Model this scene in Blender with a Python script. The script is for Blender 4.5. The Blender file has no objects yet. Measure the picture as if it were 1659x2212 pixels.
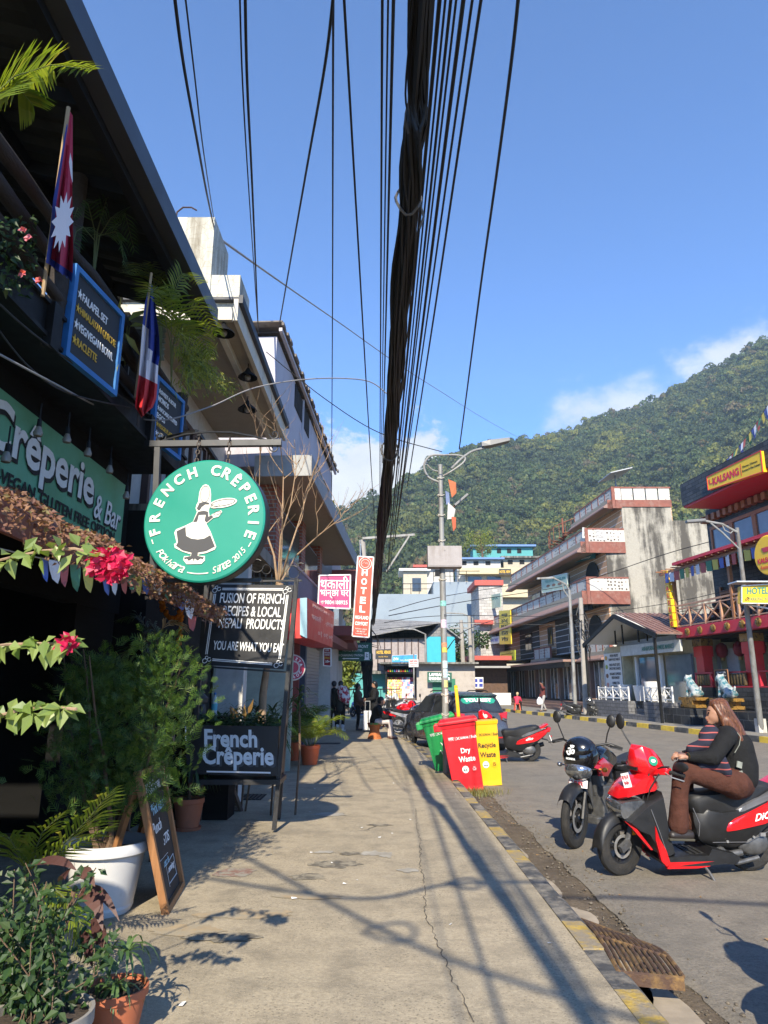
import bpy,bmesh,math,random
import numpy as np
from mathutils import Vector,Matrix,Euler,noise as mnoise
random.seed(7);np.random.seed(7)
V=Vector;PI=math.pi;R=math.radians
sc=bpy.context.scene
COL=sc.collection
PITCH=math.atan(680/2700.0)
cam_d=bpy.data.cameras.new('camera');cam=bpy.data.objects.new('camera',cam_d);COL.objects.link(cam)
cam.location=(0,0,1.5);cam.rotation_euler=(PI/2+PITCH,0,0)
cam_d.sensor_fit='VERTICAL';cam_d.sensor_height=36.0;cam_d.lens=36.0*2700/4000
cam_d.clip_start=0.05;cam_d.clip_end=8000
sc.camera=cam
sc.view_settings.view_transform='Standard';sc.view_settings.look='None'
sc.view_settings.gamma=1.0;sc.view_settings.exposure=1.38
sc.cycles.max_bounces=6;sc.cycles.diffuse_bounces=3;sc.cycles.glossy_bounces=3
sc.cycles.transparent_max_bounces=12;sc.cycles.use_denoising=True
try:sc.cycles.denoiser='OPENIMAGEDENOISE'
except Exception:pass
SUN_DIR=V((0.08,1.0,-0.684)).normalized()
SUN_EL=math.asin(-SUN_DIR.z)
SUN_AZ=math.atan2(-SUN_DIR.x,-SUN_DIR.y)
sun_d=bpy.data.lights.new('sun','SUN');sun=bpy.data.objects.new('sun',sun_d);COL.objects.link(sun)
sun_d.energy=3.4;sun_d.angle=R(0.5);sun_d.color=(1.0,0.90,0.72)
sun.rotation_euler=SUN_DIR.to_track_quat('-Z','Y').to_euler();sun.location=(0,-20,30)
world=bpy.data.worlds.new('World');sc.world=world;world.use_nodes=True
def build_world():
 nt=world.node_tree;N=nt.nodes;L=nt.links;N.clear()
 out=N.new('ShaderNodeOutputWorld');bg=N.new('ShaderNodeBackground');bg.inputs[1].default_value=0.128
 sky=N.new('ShaderNodeTexSky');sky.sky_type='NISHITA';sky.sun_disc=False
 sky.sun_elevation=SUN_EL;sky.sun_rotation=SUN_AZ;sky.altitude=2000;sky.air_density=1.0;sky.dust_density=0.2;sky.ozone_density=10
 tc=N.new('ShaderNodeTexCoord');sep=N.new('ShaderNodeSeparateXYZ');L.new(tc.outputs['Generated'],sep.inputs[0])
 def math_(op,a,b=None,c=None):
  n=N.new('ShaderNodeMath');n.operation=op
  for i,v in enumerate((a,b,c)):
   if v is None:continue
   if isinstance(v,(int,float)):n.inputs[i].default_value=v
   else:L.new(v,n.inputs[i])
  return n.outputs[0]
 az=math_('ARCTAN2',sep.outputs[0],sep.outputs[1]);el=math_('ARCSINE',sep.outputs[2])
 comb=N.new('ShaderNodeCombineXYZ');L.new(az,comb.inputs[0]);L.new(math_('MULTIPLY',el,1.5),comb.inputs[1])
 def noise(scale,detail,rough,off):
  m=N.new('ShaderNodeVectorMath');m.operation='ADD';L.new(comb.outputs[0],m.inputs[0]);m.inputs[1].default_value=off
  n=N.new('ShaderNodeTexNoise');n.inputs['Scale'].default_value=scale;n.inputs['Detail'].default_value=detail
  n.inputs['Roughness'].default_value=rough;L.new(m.outputs[0],n.inputs['Vector']);return n.outputs[0]
 n1=noise(9,9,.62,(3.1,.4,0));n2=noise(5.5,8,.6,(7.7,2.4,0))
 def blob(a0,e0,sa,se,noise_,gain,edge):
  da=math_('DIVIDE',math_('SUBTRACT',az,a0),sa);de=math_('DIVIDE',math_('SUBTRACT',el,e0),se)
  d=math_('SQRT',math_('ADD',math_('MULTIPLY',da,da),math_('MULTIPLY',de,de)))
  v=math_('ADD',math_('SUBTRACT',1.0,d),math_('MULTIPLY',math_('SUBTRACT',noise_,.5),gain))
  mr=N.new('ShaderNodeMapRange');mr.interpolation_type='SMOOTHSTEP';L.new(v,mr.inputs[0])
  mr.inputs[1].default_value=0.0;mr.inputs[2].default_value=edge;mr.inputs[3].default_value=0;mr.inputs[4].default_value=1
  return mr.outputs[0]
 CL=[]
 CL.append(blob(-.03,.235,.15,.145,n1,2.2,.25))
 CL.append(blob(.08,.22,.13,.10,n1,2.2,.3))
 CL.append(math_('MULTIPLY',blob(.37,.37,.13,.062,n1,2.8,1.0),.8))
 CL.append(math_('MULTIPLY',blob(.54,.41,.14,.055,n1,2.6,.8),.9))
 CL.append(math_('MULTIPLY',blob(.34,.30,.14,.045,n2,2.0,.9),.55))
 CL.append(math_('MULTIPLY',blob(-.20,.49,.025,.018,n1,2.0,.9),.30))
 tot=CL[0]
 for c in CL[1:]:tot=math_('MAXIMUM',tot,c)
 ramp=N.new('ShaderNodeMapRange');L.new(n2,ramp.inputs[0]);ramp.inputs[1].default_value=.32;ramp.inputs[2].default_value=.62
 mixc=N.new('ShaderNodeMix');mixc.data_type='RGBA';L.new(ramp.outputs[0],mixc.inputs[0])
 mixc.inputs[6].default_value=(2.3,2.5,2.85,1);mixc.inputs[7].default_value=(3.1,3.2,3.35,1)
 mix=N.new('ShaderNodeMix');mix.data_type='RGBA';L.new(tot,mix.inputs[0]);L.new(sky.outputs[0],mix.inputs[6]);L.new(mixc.outputs[2],mix.inputs[7])
 L.new(mix.outputs[2],bg.inputs[0]);L.new(bg.outputs[0],out.inputs[0])
build_world()
FD=2700*0.553;SP,CP=math.sin(PITCH),math.cos(PITCH)
def ray(X,Y):
 u=(X-829.5)/FD;v=(1106-Y)/FD
 return V((u,CP-v*SP,SP+v*CP))
def px(X,Y,t):return V((0,0,1.5))+ray(X,Y)*t
def gy(X,Y,y):d=ray(X,Y);return V((0,0,1.5))+d*(y/d.y)
def gx(X,Y,x):d=ray(X,Y);return V((0,0,1.5))+d*(x/d.x)
def gz(X,Y,z=0.):d=ray(X,Y);return V((0,0,1.5))+d*((z-1.5)/d.z)
MATS={}
def M(name,col,rough=.6,metal=0.,var=.14,scale=5.,bump=0.,bscale=40.,col2=None,lohi=(.5,.68),scale2=2.5,stretch=(1,1,1),coat=0.,spec=.5,emis=0.):
 if name in MATS:return MATS[name]
 m=bpy.data.materials.new(name);m.use_nodes=True;nt=m.node_tree;N=nt.nodes;L=nt.links
 b=N['Principled BSDF'];b.inputs['Roughness'].default_value=rough;b.inputs['Metallic'].default_value=metal
 b.inputs['Specular IOR Level'].default_value=spec;b.inputs['Coat Weight'].default_value=coat;b.inputs['Coat Roughness'].default_value=.08
 tc=N.new('ShaderNodeTexCoord');mp=N.new('ShaderNodeMapping');mp.inputs['Scale'].default_value=stretch;L.new(tc.outputs['Object'],mp.inputs[0])
 def nz(s,d=6,r=.6):
  n=N.new('ShaderNodeTexNoise');n.inputs['Scale'].default_value=s;n.inputs['Detail'].default_value=d;n.inputs['Roughness'].default_value=r
  L.new(mp.outputs[0],n.inputs['Vector']);return n
 n=nz(scale);mr=N.new('ShaderNodeMapRange');L.new(n.outputs[0],mr.inputs[0]);mr.inputs[1].default_value=.3;mr.inputs[2].default_value=.7
 mx=N.new('ShaderNodeMix');mx.data_type='RGBA';L.new(mr.outputs[0],mx.inputs[0])
 mx.inputs[6].default_value=[max(0,c*(1-var))for c in col[:3]]+[1];mx.inputs[7].default_value=[min(1,c*(1+var))for c in col[:3]]+[1]
 o=mx.outputs[2]
 if col2 is not None:
  n2=nz(scale2,9,.68);mr2=N.new('ShaderNodeMapRange');L.new(n2.outputs[0],mr2.inputs[0]);mr2.inputs[1].default_value=lohi[0];mr2.inputs[2].default_value=lohi[1]
  m2=N.new('ShaderNodeMix');m2.data_type='RGBA';L.new(mr2.outputs[0],m2.inputs[0]);L.new(o,m2.inputs[6]);m2.inputs[7].default_value=list(col2[:3])+[1];o=m2.outputs[2]
 L.new(o,b.inputs['Base Color'])
 rr=N.new('ShaderNodeMapRange');L.new(n.outputs[0],rr.inputs[0]);rr.inputs[1].default_value=.25;rr.inputs[2].default_value=.75
 rr.inputs[3].default_value=max(.02,rough-.1);rr.inputs[4].default_value=min(1,rough+.1);L.new(rr.outputs[0],b.inputs['Roughness'])
 if bump:
  nb=nz(bscale,5);bp=N.new('ShaderNodeBump');bp.inputs['Strength'].default_value=bump;bp.inputs['Distance'].default_value=.02
  L.new(nb.outputs[0],bp.inputs['Height']);L.new(bp.outputs[0],b.inputs['Normal'])
 if emis:
  L.new(o,b.inputs['Emission Color']);b.inputs['Emission Strength'].default_value=emis
 MATS[name]=m;return m
def LEAF(name,cA,cB,trans=.35,rough=.5,cC=None):
 """leaves: every leaf takes its own tint between the two colours"""
 if name in MATS:return MATS[name]
 m=bpy.data.materials.new(name);m.use_nodes=True;nt=m.node_tree;N=nt.nodes;L=nt.links
 b=N['Principled BSDF'];b.inputs['Roughness'].default_value=rough;out=N['Material Output']
 g=N.new('ShaderNodeNewGeometry');cr=N.new('ShaderNodeValToRGB');L.new(g.outputs['Random Per Island'],cr.inputs[0])
 cr.color_ramp.elements[0].color=list(cA)+[1];cr.color_ramp.elements[1].color=list(cB)+[1]
 if cC:e=cr.color_ramp.elements.new(.9);e.color=list(cB)+[1];cr.color_ramp.elements[2].color=list(cC)+[1]
 L.new(cr.outputs[0],b.inputs['Base Color'])
 t=N.new('ShaderNodeBsdfTranslucent');mxr=N.new('ShaderNodeMix');mxr.data_type='RGBA';mxr.blend_type='MULTIPLY';mxr.inputs[0].default_value=1
 L.new(cr.outputs[0],mxr.inputs[6]);mxr.inputs[7].default_value=(1.6,1.5,.6,1);L.new(mxr.outputs[2],t.inputs[0])
 ms=N.new('ShaderNodeMixShader');ms.inputs[0].default_value=trans;L.new(b.outputs[0],ms.inputs[1]);L.new(t.outputs[0],ms.inputs[2]);L.new(ms.outputs[0],out.inputs[0])
 MATS[name]=m;return m
WORLD_ROOT={}
class MB:
 def __init__(s,mat4=None):s.v=[];s.f=[];s.mi=[];s.M=mat4 or Matrix();s.cur=0
 def frame(s,o,xa,za=V((0,0,1))):
  xa=V(xa).normalized();za=V(za);ya=za.cross(xa).normalized();za=xa.cross(ya).normalized();o=V(o)
  s.M=Matrix(((xa.x,ya.x,za.x,o.x),(xa.y,ya.y,za.y,o.y),(xa.z,ya.z,za.z,o.z),(0,0,0,1)));return s
 def add(s,vs,fs,mi=None):
  k=len(s.v);Mx=s.M
  s.v+=[tuple(Mx@V(v))for v in vs];s.f+=[tuple(i+k for i in f)for f in fs];s.mi+=[s.cur if mi is None else mi]*len(fs);return s
 def box(s,c,d,rot=None):
  x,y,z=d[0]/2,d[1]/2,d[2]/2;c=V(c)
  vs=[V((a*x,b*y,e*z))for e in(-1,1)for b in(-1,1)for a in(-1,1)]
  if rot is not None:
   Rm=Euler(rot).to_matrix()if not isinstance(rot,Matrix)else rot;vs=[Rm@v for v in vs]
  return s.add([c+v for v in vs],[(0,2,3,1),(4,5,7,6),(0,1,5,4),(2,6,7,3),(0,4,6,2),(1,3,7,5)])
 def bx(s,x0,x1,y0,y1,z0,z1):return s.box(((x0+x1)/2,(y0+y1)/2,(z0+z1)/2),(x1-x0,y1-y0,z1-z0))
 def bar(s,a,b,w,h=None,up=V((0,0,1))):
  a,b=V(a),V(b);d=(b-a);l=d.length;d.normalize();h=h or w
  if abs(d.dot(up))>.98:up=V((0,1,0))
  x=d.cross(up).normalized();z=x.cross(d).normalized()
  vs=[a+d*t*l+x*i*w/2+z*j*h/2 for t in(0,1)for j in(-1,1)for i in(-1,1)]
  return s.add(vs,[(0,1,3,2),(4,6,7,5),(0,4,5,1),(2,3,7,6),(0,2,6,4),(1,5,7,3)])
 def tube(s,pts,r,n=8,cap=True,flat=1.0):
  pts=[V(p)for p in pts];rs=r if isinstance(r,(list,tuple))else[r]*len(pts)
  vs=[];fs=[];ref=None
  for i,p in enumerate(pts):
   d=(pts[min(i+1,len(pts)-1)]-pts[max(i-1,0)])
   if d.length<1e-9:d=V((0,0,1))
   d.normalize()
   if ref is None:ref=d.orthogonal().normalized()
   ref=ref-d*ref.dot(d)
   if ref.length<1e-6:ref=d.orthogonal()
   ref.normalize();q=d.cross(ref)
   for k in range(n):
    a=2*PI*k/n;vs.append(p+(ref*math.cos(a)+q*math.sin(a)*flat)*rs[i])
  for i in range(len(pts)-1):
   for k in range(n):
    a,b=i*n+k,i*n+(k+1)%n;fs.append((a,b,b+n,a+n))
  if cap:fs.append(tuple(reversed(range(n))));fs.append(tuple(range((len(pts)-1)*n,len(pts)*n)))
  return s.add(vs,fs)
 def cyl(s,a,b,r0,r1=None,n=16,cap=True):return s.tube([a,b],[r0,r0 if r1 is None else r1],n,cap)
 def lathe(s,prof,c=(0,0,0),n=24,axis='z',cap=False,sx=1.,sy=1.):
  c=V(c);vs=[];fs=[]
  for r,h in prof:
   for k in range(n):
    a=2*PI*k/n;p=(r*math.cos(a)*sx,r*math.sin(a)*sy,h)
    if axis=='x':p=(p[2],p[0],p[1])
    elif axis=='y':p=(p[0],p[2],p[1])
    vs.append(c+V(p))
  for i in range(len(prof)-1):
   for k in range(n):
    a,b=i*n+k,i*n+(k+1)%n
    f=(a,b,b+n,a+n);fs.append(f if axis!='y' else f[::-1])
  if cap:fs.append(tuple(reversed(range(n))));fs.append(tuple(range((len(prof)-1)*n,len(prof)*n)))
  return s.add(vs,fs)
 def prism(s,pts2,y0,y1,plane='xz'):
  """outline in a plane, given depth"""
  n=len(pts2)
  def mk(p,d):return{'xz':(p[0],d,p[1]),'xy':(p[0],p[1],d),'yz':(d,p[0],p[1])}[plane]
  vs=[mk(p,y0)for p in pts2]+[mk(p,y1)for p in pts2]
  fs=[tuple(range(n)),tuple(reversed(range(n,2*n)))]+[(i,i+n,(i+1)%n+n,(i+1)%n)for i in range(n)]
  return s.add(vs,fs)
 def quad(s,*p):return s.add(p,[tuple(range(len(p)))])
 def ball(s,c,r,nu=12,nv=8,sq=(1,1,1),rot=None):
  c=V(c);vs=[];fs=[];Rm=Euler(rot).to_matrix()if rot else None
  for i in range(nv+1):
   th=PI*i/nv
   for k in range(nu):
    a=2*PI*k/nu;p=V((math.sin(th)*math.cos(a)*sq[0],math.sin(th)*math.sin(a)*sq[1],math.cos(th)*sq[2]))*r
    vs.append(c+(Rm@p if Rm else p))
  for i in range(nv):
   for k in range(nu):
    a,b=i*nu+k,i*nu+(k+1)%nu;fs.append((a,a+nu,b+nu,b))
  return s.add(vs,fs)
 def loft(s,rings,cap=True,closed=True):
  n=len(rings[0]);vs=[p for r in rings for p in r];fs=[]
  for i in range(len(rings)-1):
   for k in range(n if closed else n-1):
    a,b=i*n+k,i*n+(k+1)%n;fs.append((a,b,b+n,a+n))
  if cap:fs.append(tuple(reversed(range(n))));fs.append(tuple(range((len(rings)-1)*n,len(rings)*n)))
  return s.add(vs,fs)
 def leaf(s,b,d,nrm,l,w,droop=0.2,fold=.15):
  b=V(b);d=V(d).normalized();x=d.cross(V(nrm))
  if x.length<1e-4:x=d.orthogonal()
  x.normalize();z=x.cross(d)
  m1=b+d*l*.4-z*0;tip=b+d*l-V((0,0,1))*droop*l
  L_=b+d*l*.42+x*w/2+z*fold*w;R_=b+d*l*.42-x*w/2+z*fold*w
  return s.add([b,L_,tip,R_,m1-V((0,0,1))*droop*l*.2],[(0,4,1),(1,4,2),(2,4,3),(3,4,0)])
 def strip(s,pts,ws,side):
  """a blade: a ribbon along pts"""
  side=V(side);vs=[];fs=[]
  for i,p in enumerate(pts):
   p=V(p);vs+=[p-side*ws[i]/2,p+side*ws[i]/2]
  for i in range(len(pts)-1):a=2*i;fs.append((a,a+1,a+3,a+2))
  return s.add(vs,fs)
 def build(s,name,mat,parent=None,smooth=False,bevel=0.,sharp=40,sub=0):
  me=bpy.data.meshes.new(name);off=V((0,0,0))
  if parent is not None:
   r=parent
   while r.parent is not None:r=r.parent
   if r.name in WORLD_ROOT:off=WORLD_ROOT[r.name]
  me.from_pydata([(x-off.x,y-off.y,z-off.z)for x,y,z in s.v],[],s.f)
  for m in(mat if isinstance(mat,(list,tuple))else[mat]):me.materials.append(m)
  if isinstance(mat,(list,tuple)):me.polygons.foreach_set('material_index',s.mi)
  me.validate();me.update()
  if bevel:
   bm=bmesh.new();bm.from_mesh(me);bmesh.ops.remove_doubles(bm,verts=bm.verts,dist=1e-5)
   es=[e for e in bm.edges if len(e.link_faces)==2 and e.calc_face_angle(0)>.6]
   bmesh.ops.bevel(bm,geom=es,offset=bevel,segments=2,profile=.6,affect='EDGES',clamp_overlap=True)
   bm.to_mesh(me);bm.free()
  if smooth:
   me.polygons.foreach_set('use_smooth',[True]*len(me.polygons))
   try:me.set_sharp_from_angle(angle=R(sharp))
   except Exception:pass
  o=bpy.data.objects.new(name,me);COL.objects.link(o)
  if parent is not None:o.parent=parent
  if sub:
   mo=o.modifiers.new('s','SUBSURF');mo.levels=sub;mo.render_levels=sub
  return o
def thing(name,label,cat,loc=(0,0,0),rz=0.,group=None,world=True):
 o=bpy.data.objects.new(name,None);COL.objects.link(o);o.location=loc;o.rotation_euler=(0,0,rz)
 o.empty_display_size=.1;o['label']=label;o['category']=cat
 if group:o['group']=group
 if world:WORLD_ROOT[o.name]=V(loc)
 return o
def tag(o,label,cat,group=None):
 o['label']=label;o['category']=cat
 if group:o['group']=group
 return o
def struct(o,kind='structure'):o['kind']=kind;return o
def dup(root,loc=None,rot=None,label=None,group=None,scale=None):
 def cp(o,par):
  c=o.copy();COL.objects.link(c);c.parent=par
  for ch in[k for k in bpy.data.objects if k.parent==o]:cp(ch,c)
  return c
 r=cp(root,None)
 if loc is not None:r.location=loc
 if rot is not None:r.rotation_euler=rot
 if scale is not None:r.scale=scale if not isinstance(scale,(int,float))else(scale,)*3
 if label:r['label']=label
 if group:r['group']=group
 return r
_txt={}
def text_geo(body,bold=0.0,spacing=1.0,shear=0.,line=1.0,align='CENTER',thick=.012):
 key=(body,bold,spacing,shear,line,align,thick)
 if key in _txt:return _txt[key]
 cu=bpy.data.curves.new('t','FONT');cu.body=body;cu.align_x=align;cu.size=1;cu.offset=bold
 cu.space_character=spacing;cu.shear=shear;cu.space_line=line;cu.resolution_u=3;cu.extrude=thick
 ob=bpy.data.objects.new('t',cu);COL.objects.link(ob)
 dg=bpy.context.evaluated_depsgraph_get();me=bpy.data.meshes.new_from_object(ob.evaluated_get(dg))
 vs=np.array([tuple(v.co)for v in me.vertices])if len(me.vertices)else np.zeros((1,3));fs=[tuple(p.vertices)for p in me.polygons]
 bpy.data.objects.remove(ob);bpy.data.curves.remove(cu);bpy.data.meshes.remove(me)
 _txt[key]=(vs,fs);return vs,fs
def put_text(mb,body,c,xa,ya,w=None,h=None,bold=0.,spacing=1.,shear=0.,line=1.,mi=None,thick=.004,warp=None):
 """lettering centred on c, along xa, up ya, fitted into width w and / or height h (cap height of the block)"""
 vs,fs=text_geo(body,bold,spacing,shear,line)
 if not fs:return mb
 lo,hi=vs.min(0),vs.max(0);sw,sh=hi[0]-lo[0],hi[1]-lo[1]
 kx=w/sw if w else None;ky=h/sh if h else None
 kx=kx if kx else ky;ky=ky if ky else kx
 xa=V(xa).normalized();ya=V(ya).normalized();za=xa.cross(ya);c=V(c);m=(lo+hi)/2
 out=[]
 for p in vs:
  x,y=(p[0]-m[0])*kx,(p[1]-m[1])*ky
  z=thick if p[2]>0 else 0.
  if warp:x,y=warp(x,y)
  out.append(c+xa*x+ya*y+za*z)
 k=len(mb.v);mb.v+=[tuple(p)for p in out];mb.f+=[tuple(i+k for i in f)for f in fs];mb.mi+=[mb.cur if mi is None else mi]*len(fs)
 return mb
KERB=[(-8,1.22),(0,1.19),(4,1.17),(8.3,1.14),(13.7,1.06),(19.3,.73),(24,.25),(28,-.12),(31,-.42),(34,-.8)]
def kx(y):
 for(a,xa),(b,xb)in zip(KERB,KERB[1:]):
  if y<=b:return xa+(xb-xa)*max(0,min(1,(y-a)/(b-a)))
 return KERB[-1][1]
FAR=[(-8,13.6),(14,12.4),(18,11.9),(21.5,11.4),(28,10.7),(34.2,10.0),(41,9.1),(48,8.1),(60,6.6),(75,5.0)]
def fx(y):
 for(a,xa),(b,xb)in zip(FAR,FAR[1:]):
  if y<=b:return xa+(xb-xa)*max(0,min(1,(y-a)/(b-a)))
 return FAR[-1][1]
ROAD=-.15
def node_mat(name):
 m=bpy.data.materials.new(name);m.use_nodes=True;nt=m.node_tree
 return m,nt.nodes,nt.links,nt.nodes['Principled BSDF']
def concrete_mat(name,base,dark,warm,peb=1.0,bump=.35):
 m,N,L,b=node_mat(name);tc=N.new('ShaderNodeTexCoord')
 def nz(s,d=8,r=.65,off=0):
  mp=N.new('ShaderNodeMapping');mp.inputs['Location'].default_value=(off,off*.7,0);L.new(tc.outputs['Object'],mp.inputs[0])
  n=N.new('ShaderNodeTexNoise');n.inputs['Scale'].default_value=s;n.inputs['Detail'].default_value=d;n.inputs['Roughness'].default_value=r;L.new(mp.outputs[0],n.inputs['Vector']);return n.outputs[0]
 def rng(v,a,c,lo=0.,hi=1.):
  q=N.new('ShaderNodeMapRange');L.new(v,q.inputs[0]);q.inputs[1].default_value=a;q.inputs[2].default_value=c;q.inputs[3].default_value=lo;q.inputs[4].default_value=hi;return q.outputs[0]
 def mix(f,a,c):
  q=N.new('ShaderNodeMix');q.data_type='RGBA'
  if isinstance(f,float):q.inputs[0].default_value=f
  else:L.new(f,q.inputs[0])
  for i,k in((6,a),(7,c)):
   if isinstance(k,tuple):q.inputs[i].default_value=list(k)+[1]
   else:L.new(k,q.inputs[i])
  return q.outputs[2]
 big=nz(.55,6,.6);mid=nz(3.2,9,.7,5);fine=nz(38,6,.7,2);grit=nz(140,3,.6,9)
 c=mix(rng(big,.35,.65),base,warm);c=mix(rng(mid,.46,.68,0,.85),c,dark);c=mix(rng(nz(.9,8,.7,61),.52,.66,0,.55),c,dark)
 c=mix(rng(mid,.30,.42,.45,0),c,tuple(min(1,k*1.25)for k in base))
 vo=N.new('ShaderNodeTexVoronoi');vo.inputs['Scale'].default_value=46;L.new(tc.outputs['Object'],vo.inputs['Vector'])
 sp=rng(vo.outputs['Distance'],.20,.34,.85*peb,0)
 patch=rng(nz(1.6,5,.65,13),.40,.56);mm=N.new('ShaderNodeMath');mm.operation='MULTIPLY';L.new(sp,mm.inputs[0]);L.new(patch,mm.inputs[1])
 c=mix(mm.outputs[0],c,tuple(k*.45 for k in base));c=mix(rng(fine,.40,.68,0,.6),c,tuple(k*.55 for k in base));c=mix(rng(grit,.55,.70,0,.6),c,tuple(min(1,k*1.55)for k in base));c=mix(rng(nz(2.1,8,.72,31),.60,.70,0,.55),c,tuple(k*.5 for k in base));c=mix(rng(nz(6.5,6,.7,47),.60,.66,0,.4),c,tuple(k*.45 for k in base))
 L.new(c,b.inputs['Base Color']);b.inputs['Roughness'].default_value=.85;b.inputs['Specular IOR Level'].default_value=.3
 ad=N.new('ShaderNodeMath');ad.operation='ADD';L.new(fine,ad.inputs[0]);L.new(mid,ad.inputs[1])
 bp=N.new('ShaderNodeBump');bp.inputs['Strength'].default_value=bump;bp.inputs['Distance'].default_value=.02;L.new(ad.outputs[0],bp.inputs['Height']);L.new(bp.outputs[0],b.inputs['Normal'])
 return m
m_walk=concrete_mat('worn_concrete',(.375,.318,.225),(.185,.16,.118),(.41,.34,.235))
m_road=concrete_mat('asphalt',(.205,.184,.150),(.135,.122,.102),(.245,.213,.168),peb=.7,bump=.5)
m_fwalk=concrete_mat('far_pavement',(.25,.235,.21),(.17,.16,.14),(.27,.25,.21),peb=.3)
m_dirt=concrete_mat('gutter_dirt',(.135,.105,.072),(.075,.058,.04),(.18,.142,.098),peb=.6,bump=.9)
m_silt=M('dried_silt',(.30,.25,.185),.9,var=.2,scale=8,col2=(.2,.16,.11))
m_kblack=M('kerb_black_paint',(.055,.055,.055),.85,var=.3,scale=14,col2=(.23,.205,.165),lohi=(.44,.62),scale2=6,bump=.4)
m_kyel=M('kerb_yellow_paint',(.40,.27,.05),.85,var=.3,scale=12,col2=(.24,.20,.14),lohi=(.40,.58),scale2=7,bump=.5)
m_kyelf=M('kerb_yellow_paint_fresh',(.62,.44,.05),.75,var=.2,scale=6,col2=(.2,.17,.1),lohi=(.6,.75))
m_earth=M('earth',(.11,.10,.06),.95,var=.3,scale=.05,bump=0)
mb=MB();mb.quad((-4000,-600,-.42),(4000,-600,-.42),(4000,6000,-.42),(-4000,6000,-.42));struct(mb.build('ground',m_earth))
def arange(a,b,s):
 n=max(1,int(round((b-a)/s)));return[a+(b-a)*i/n for i in range(n+1)]
ys=arange(-8,34,.5)
mb=MB()
for y0,y1 in zip(ys,ys[1:]):
 mb.quad((-9,y0,0),(kx(y0),y0,0),(kx(y1),y1,0),(-9,y1,0))
mb.quad((-9,34,0),(kx(34),34,0),(kx(34),34,-.2),(-9,34,-.2));struct(mb.build('pavement',m_walk))
random.seed(3);mb=MB();y=-7.0;k=0;KW=.155
while y<33.6:
 ln=.52+random.uniform(-.03,.03);a,b=y,min(y+ln-.008,33.95);dz=random.uniform(-.006,.006)
 x0,x1=kx(a)+.002,kx(b)+.002;o=random.uniform(-.006,.006)
 top=.006+dz
 r0=[(x0,a,-.3),(x0+KW+.03,a,-.3),(x0+KW+.022+o,a,-.05),(x0+KW+o,a,top-.022),(x0+KW-.03,a,top),(x0,a,top)]
 r1=[(x1,b,-.3),(x1+KW+.03,b,-.3),(x1+KW+.022+o,b,-.05),(x1+KW+o,b,top-.022),(x1+KW-.03,b,top),(x1,b,top)]
 mb.cur=1 if(k%2==0 and random.random()>.08)else 0
 mb.loft([r0,r1]);y+=ln;k+=1
struct(mb.build('kerb',[m_kblack,m_kyel]))
def edge(y):
 if y>13.2:return kx(y)+.17
 e=kx(y)+.17+.40*min(1,(13.2-y)/1.6)
 return e+.07*mnoise.noise(V((y*1.3,0,0)))+.03*mnoise.noise(V((y*5.1,3,0)))+.012*mnoise.noise(V((y*17,5,0)))
mb=MB();ys=arange(-8,13.2,.06)+arange(13.2,34,1.)[1:]
for y0,y1 in zip(ys,ys[1:]):
 e0,e1=edge(y0),edge(y1);mb.quad((e0,y0,ROAD-.015),(e0+.05,y0,ROAD),(e1+.05,y1,ROAD),(e1,y1,ROAD-.015));mb.quad((e0+.05,y0,ROAD),(16,y0,ROAD),(16,y1,ROAD),(e1+.05,y1,ROAD))
 mb.quad((e0,y0,ROAD-.015),(e1,y1,ROAD-.015),(e1,y1,-.32),(e0,y0,-.32))
mb.quad((-40,34,ROAD),(30,34,ROAD),(30,95,ROAD),(-40,95,ROAD));struct(mb.build('road',m_road,smooth=False))
mb=MB();gxs=[i/9 for i in range(10)];ys=arange(-8,13.3,.12)
P=[[(kx(y)+.13+(edge(y)+.06-kx(y)-.13)*s,y,-.178+.02*mnoise.noise(V((s*3,y*2.2,0)))+.008*mnoise.noise(V((s*14,y*13,4))))for s in gxs]for y in ys]
for i in range(len(ys)-1):
 for j in range(9):mb.quad(P[i][j],P[i][j+1],P[i+1][j+1],P[i+1][j])
struct(mb.build('gutter',m_dirt,smooth=True))
mb=MB();random.seed(11)
for(yc,xo,rx,ry)in((4.0,.30,.19,.5),(4.75,.22,.13,.45),(5.6,.27,.12,.35),(6.5,.2,.13,.4),(7.7,.22,.10,.3)):
 n=26;ring=[]
 for q in range(n):
  a=2*PI*q/n;rr=1+.35*mnoise.noise(V((math.cos(a)*1.3+yc,math.sin(a)*1.3,yc)))
  ring.append((kx(yc)+xo+rx*rr*math.cos(a),yc+ry*rr*math.sin(a),-.158))
 mb.quad(*ring)
struct(mb.build('dried_silt',m_silt),'stuff')
mb=MB();ys=arange(-8,75,1.)
for y0,y1 in zip(ys,ys[1:]):mb.quad((fx(y0)+.15,y0,.01),(fx(y0)+14,y0,.01),(fx(y1)+14,y1,.01),(fx(y1)+.15,y1,.01))
struct(mb.build('far_pavement',m_fwalk))
mb=MB();y=10.;k=0
while y<74:
 a,b=y,y+.98;x0,x1=fx(a),fx(b);mb.cur=k%2
 mb.loft([[(x0,a,-.3),(x0+.17,a,-.3),(x0+.17,a,.02),(x0+.02,a,.02)],[(x1,b,-.3),(x1+.17,b,-.3),(x1+.17,b,.02),(x1+.02,b,.02)]]);y+=1.;k+=1
struct(mb.build('far_kerb',[M('far_kerb_black',(.06,.06,.06),.8,var=.3,col2=(.2,.19,.16)),m_kyelf]))
random.seed(15);mb=MB()
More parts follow.
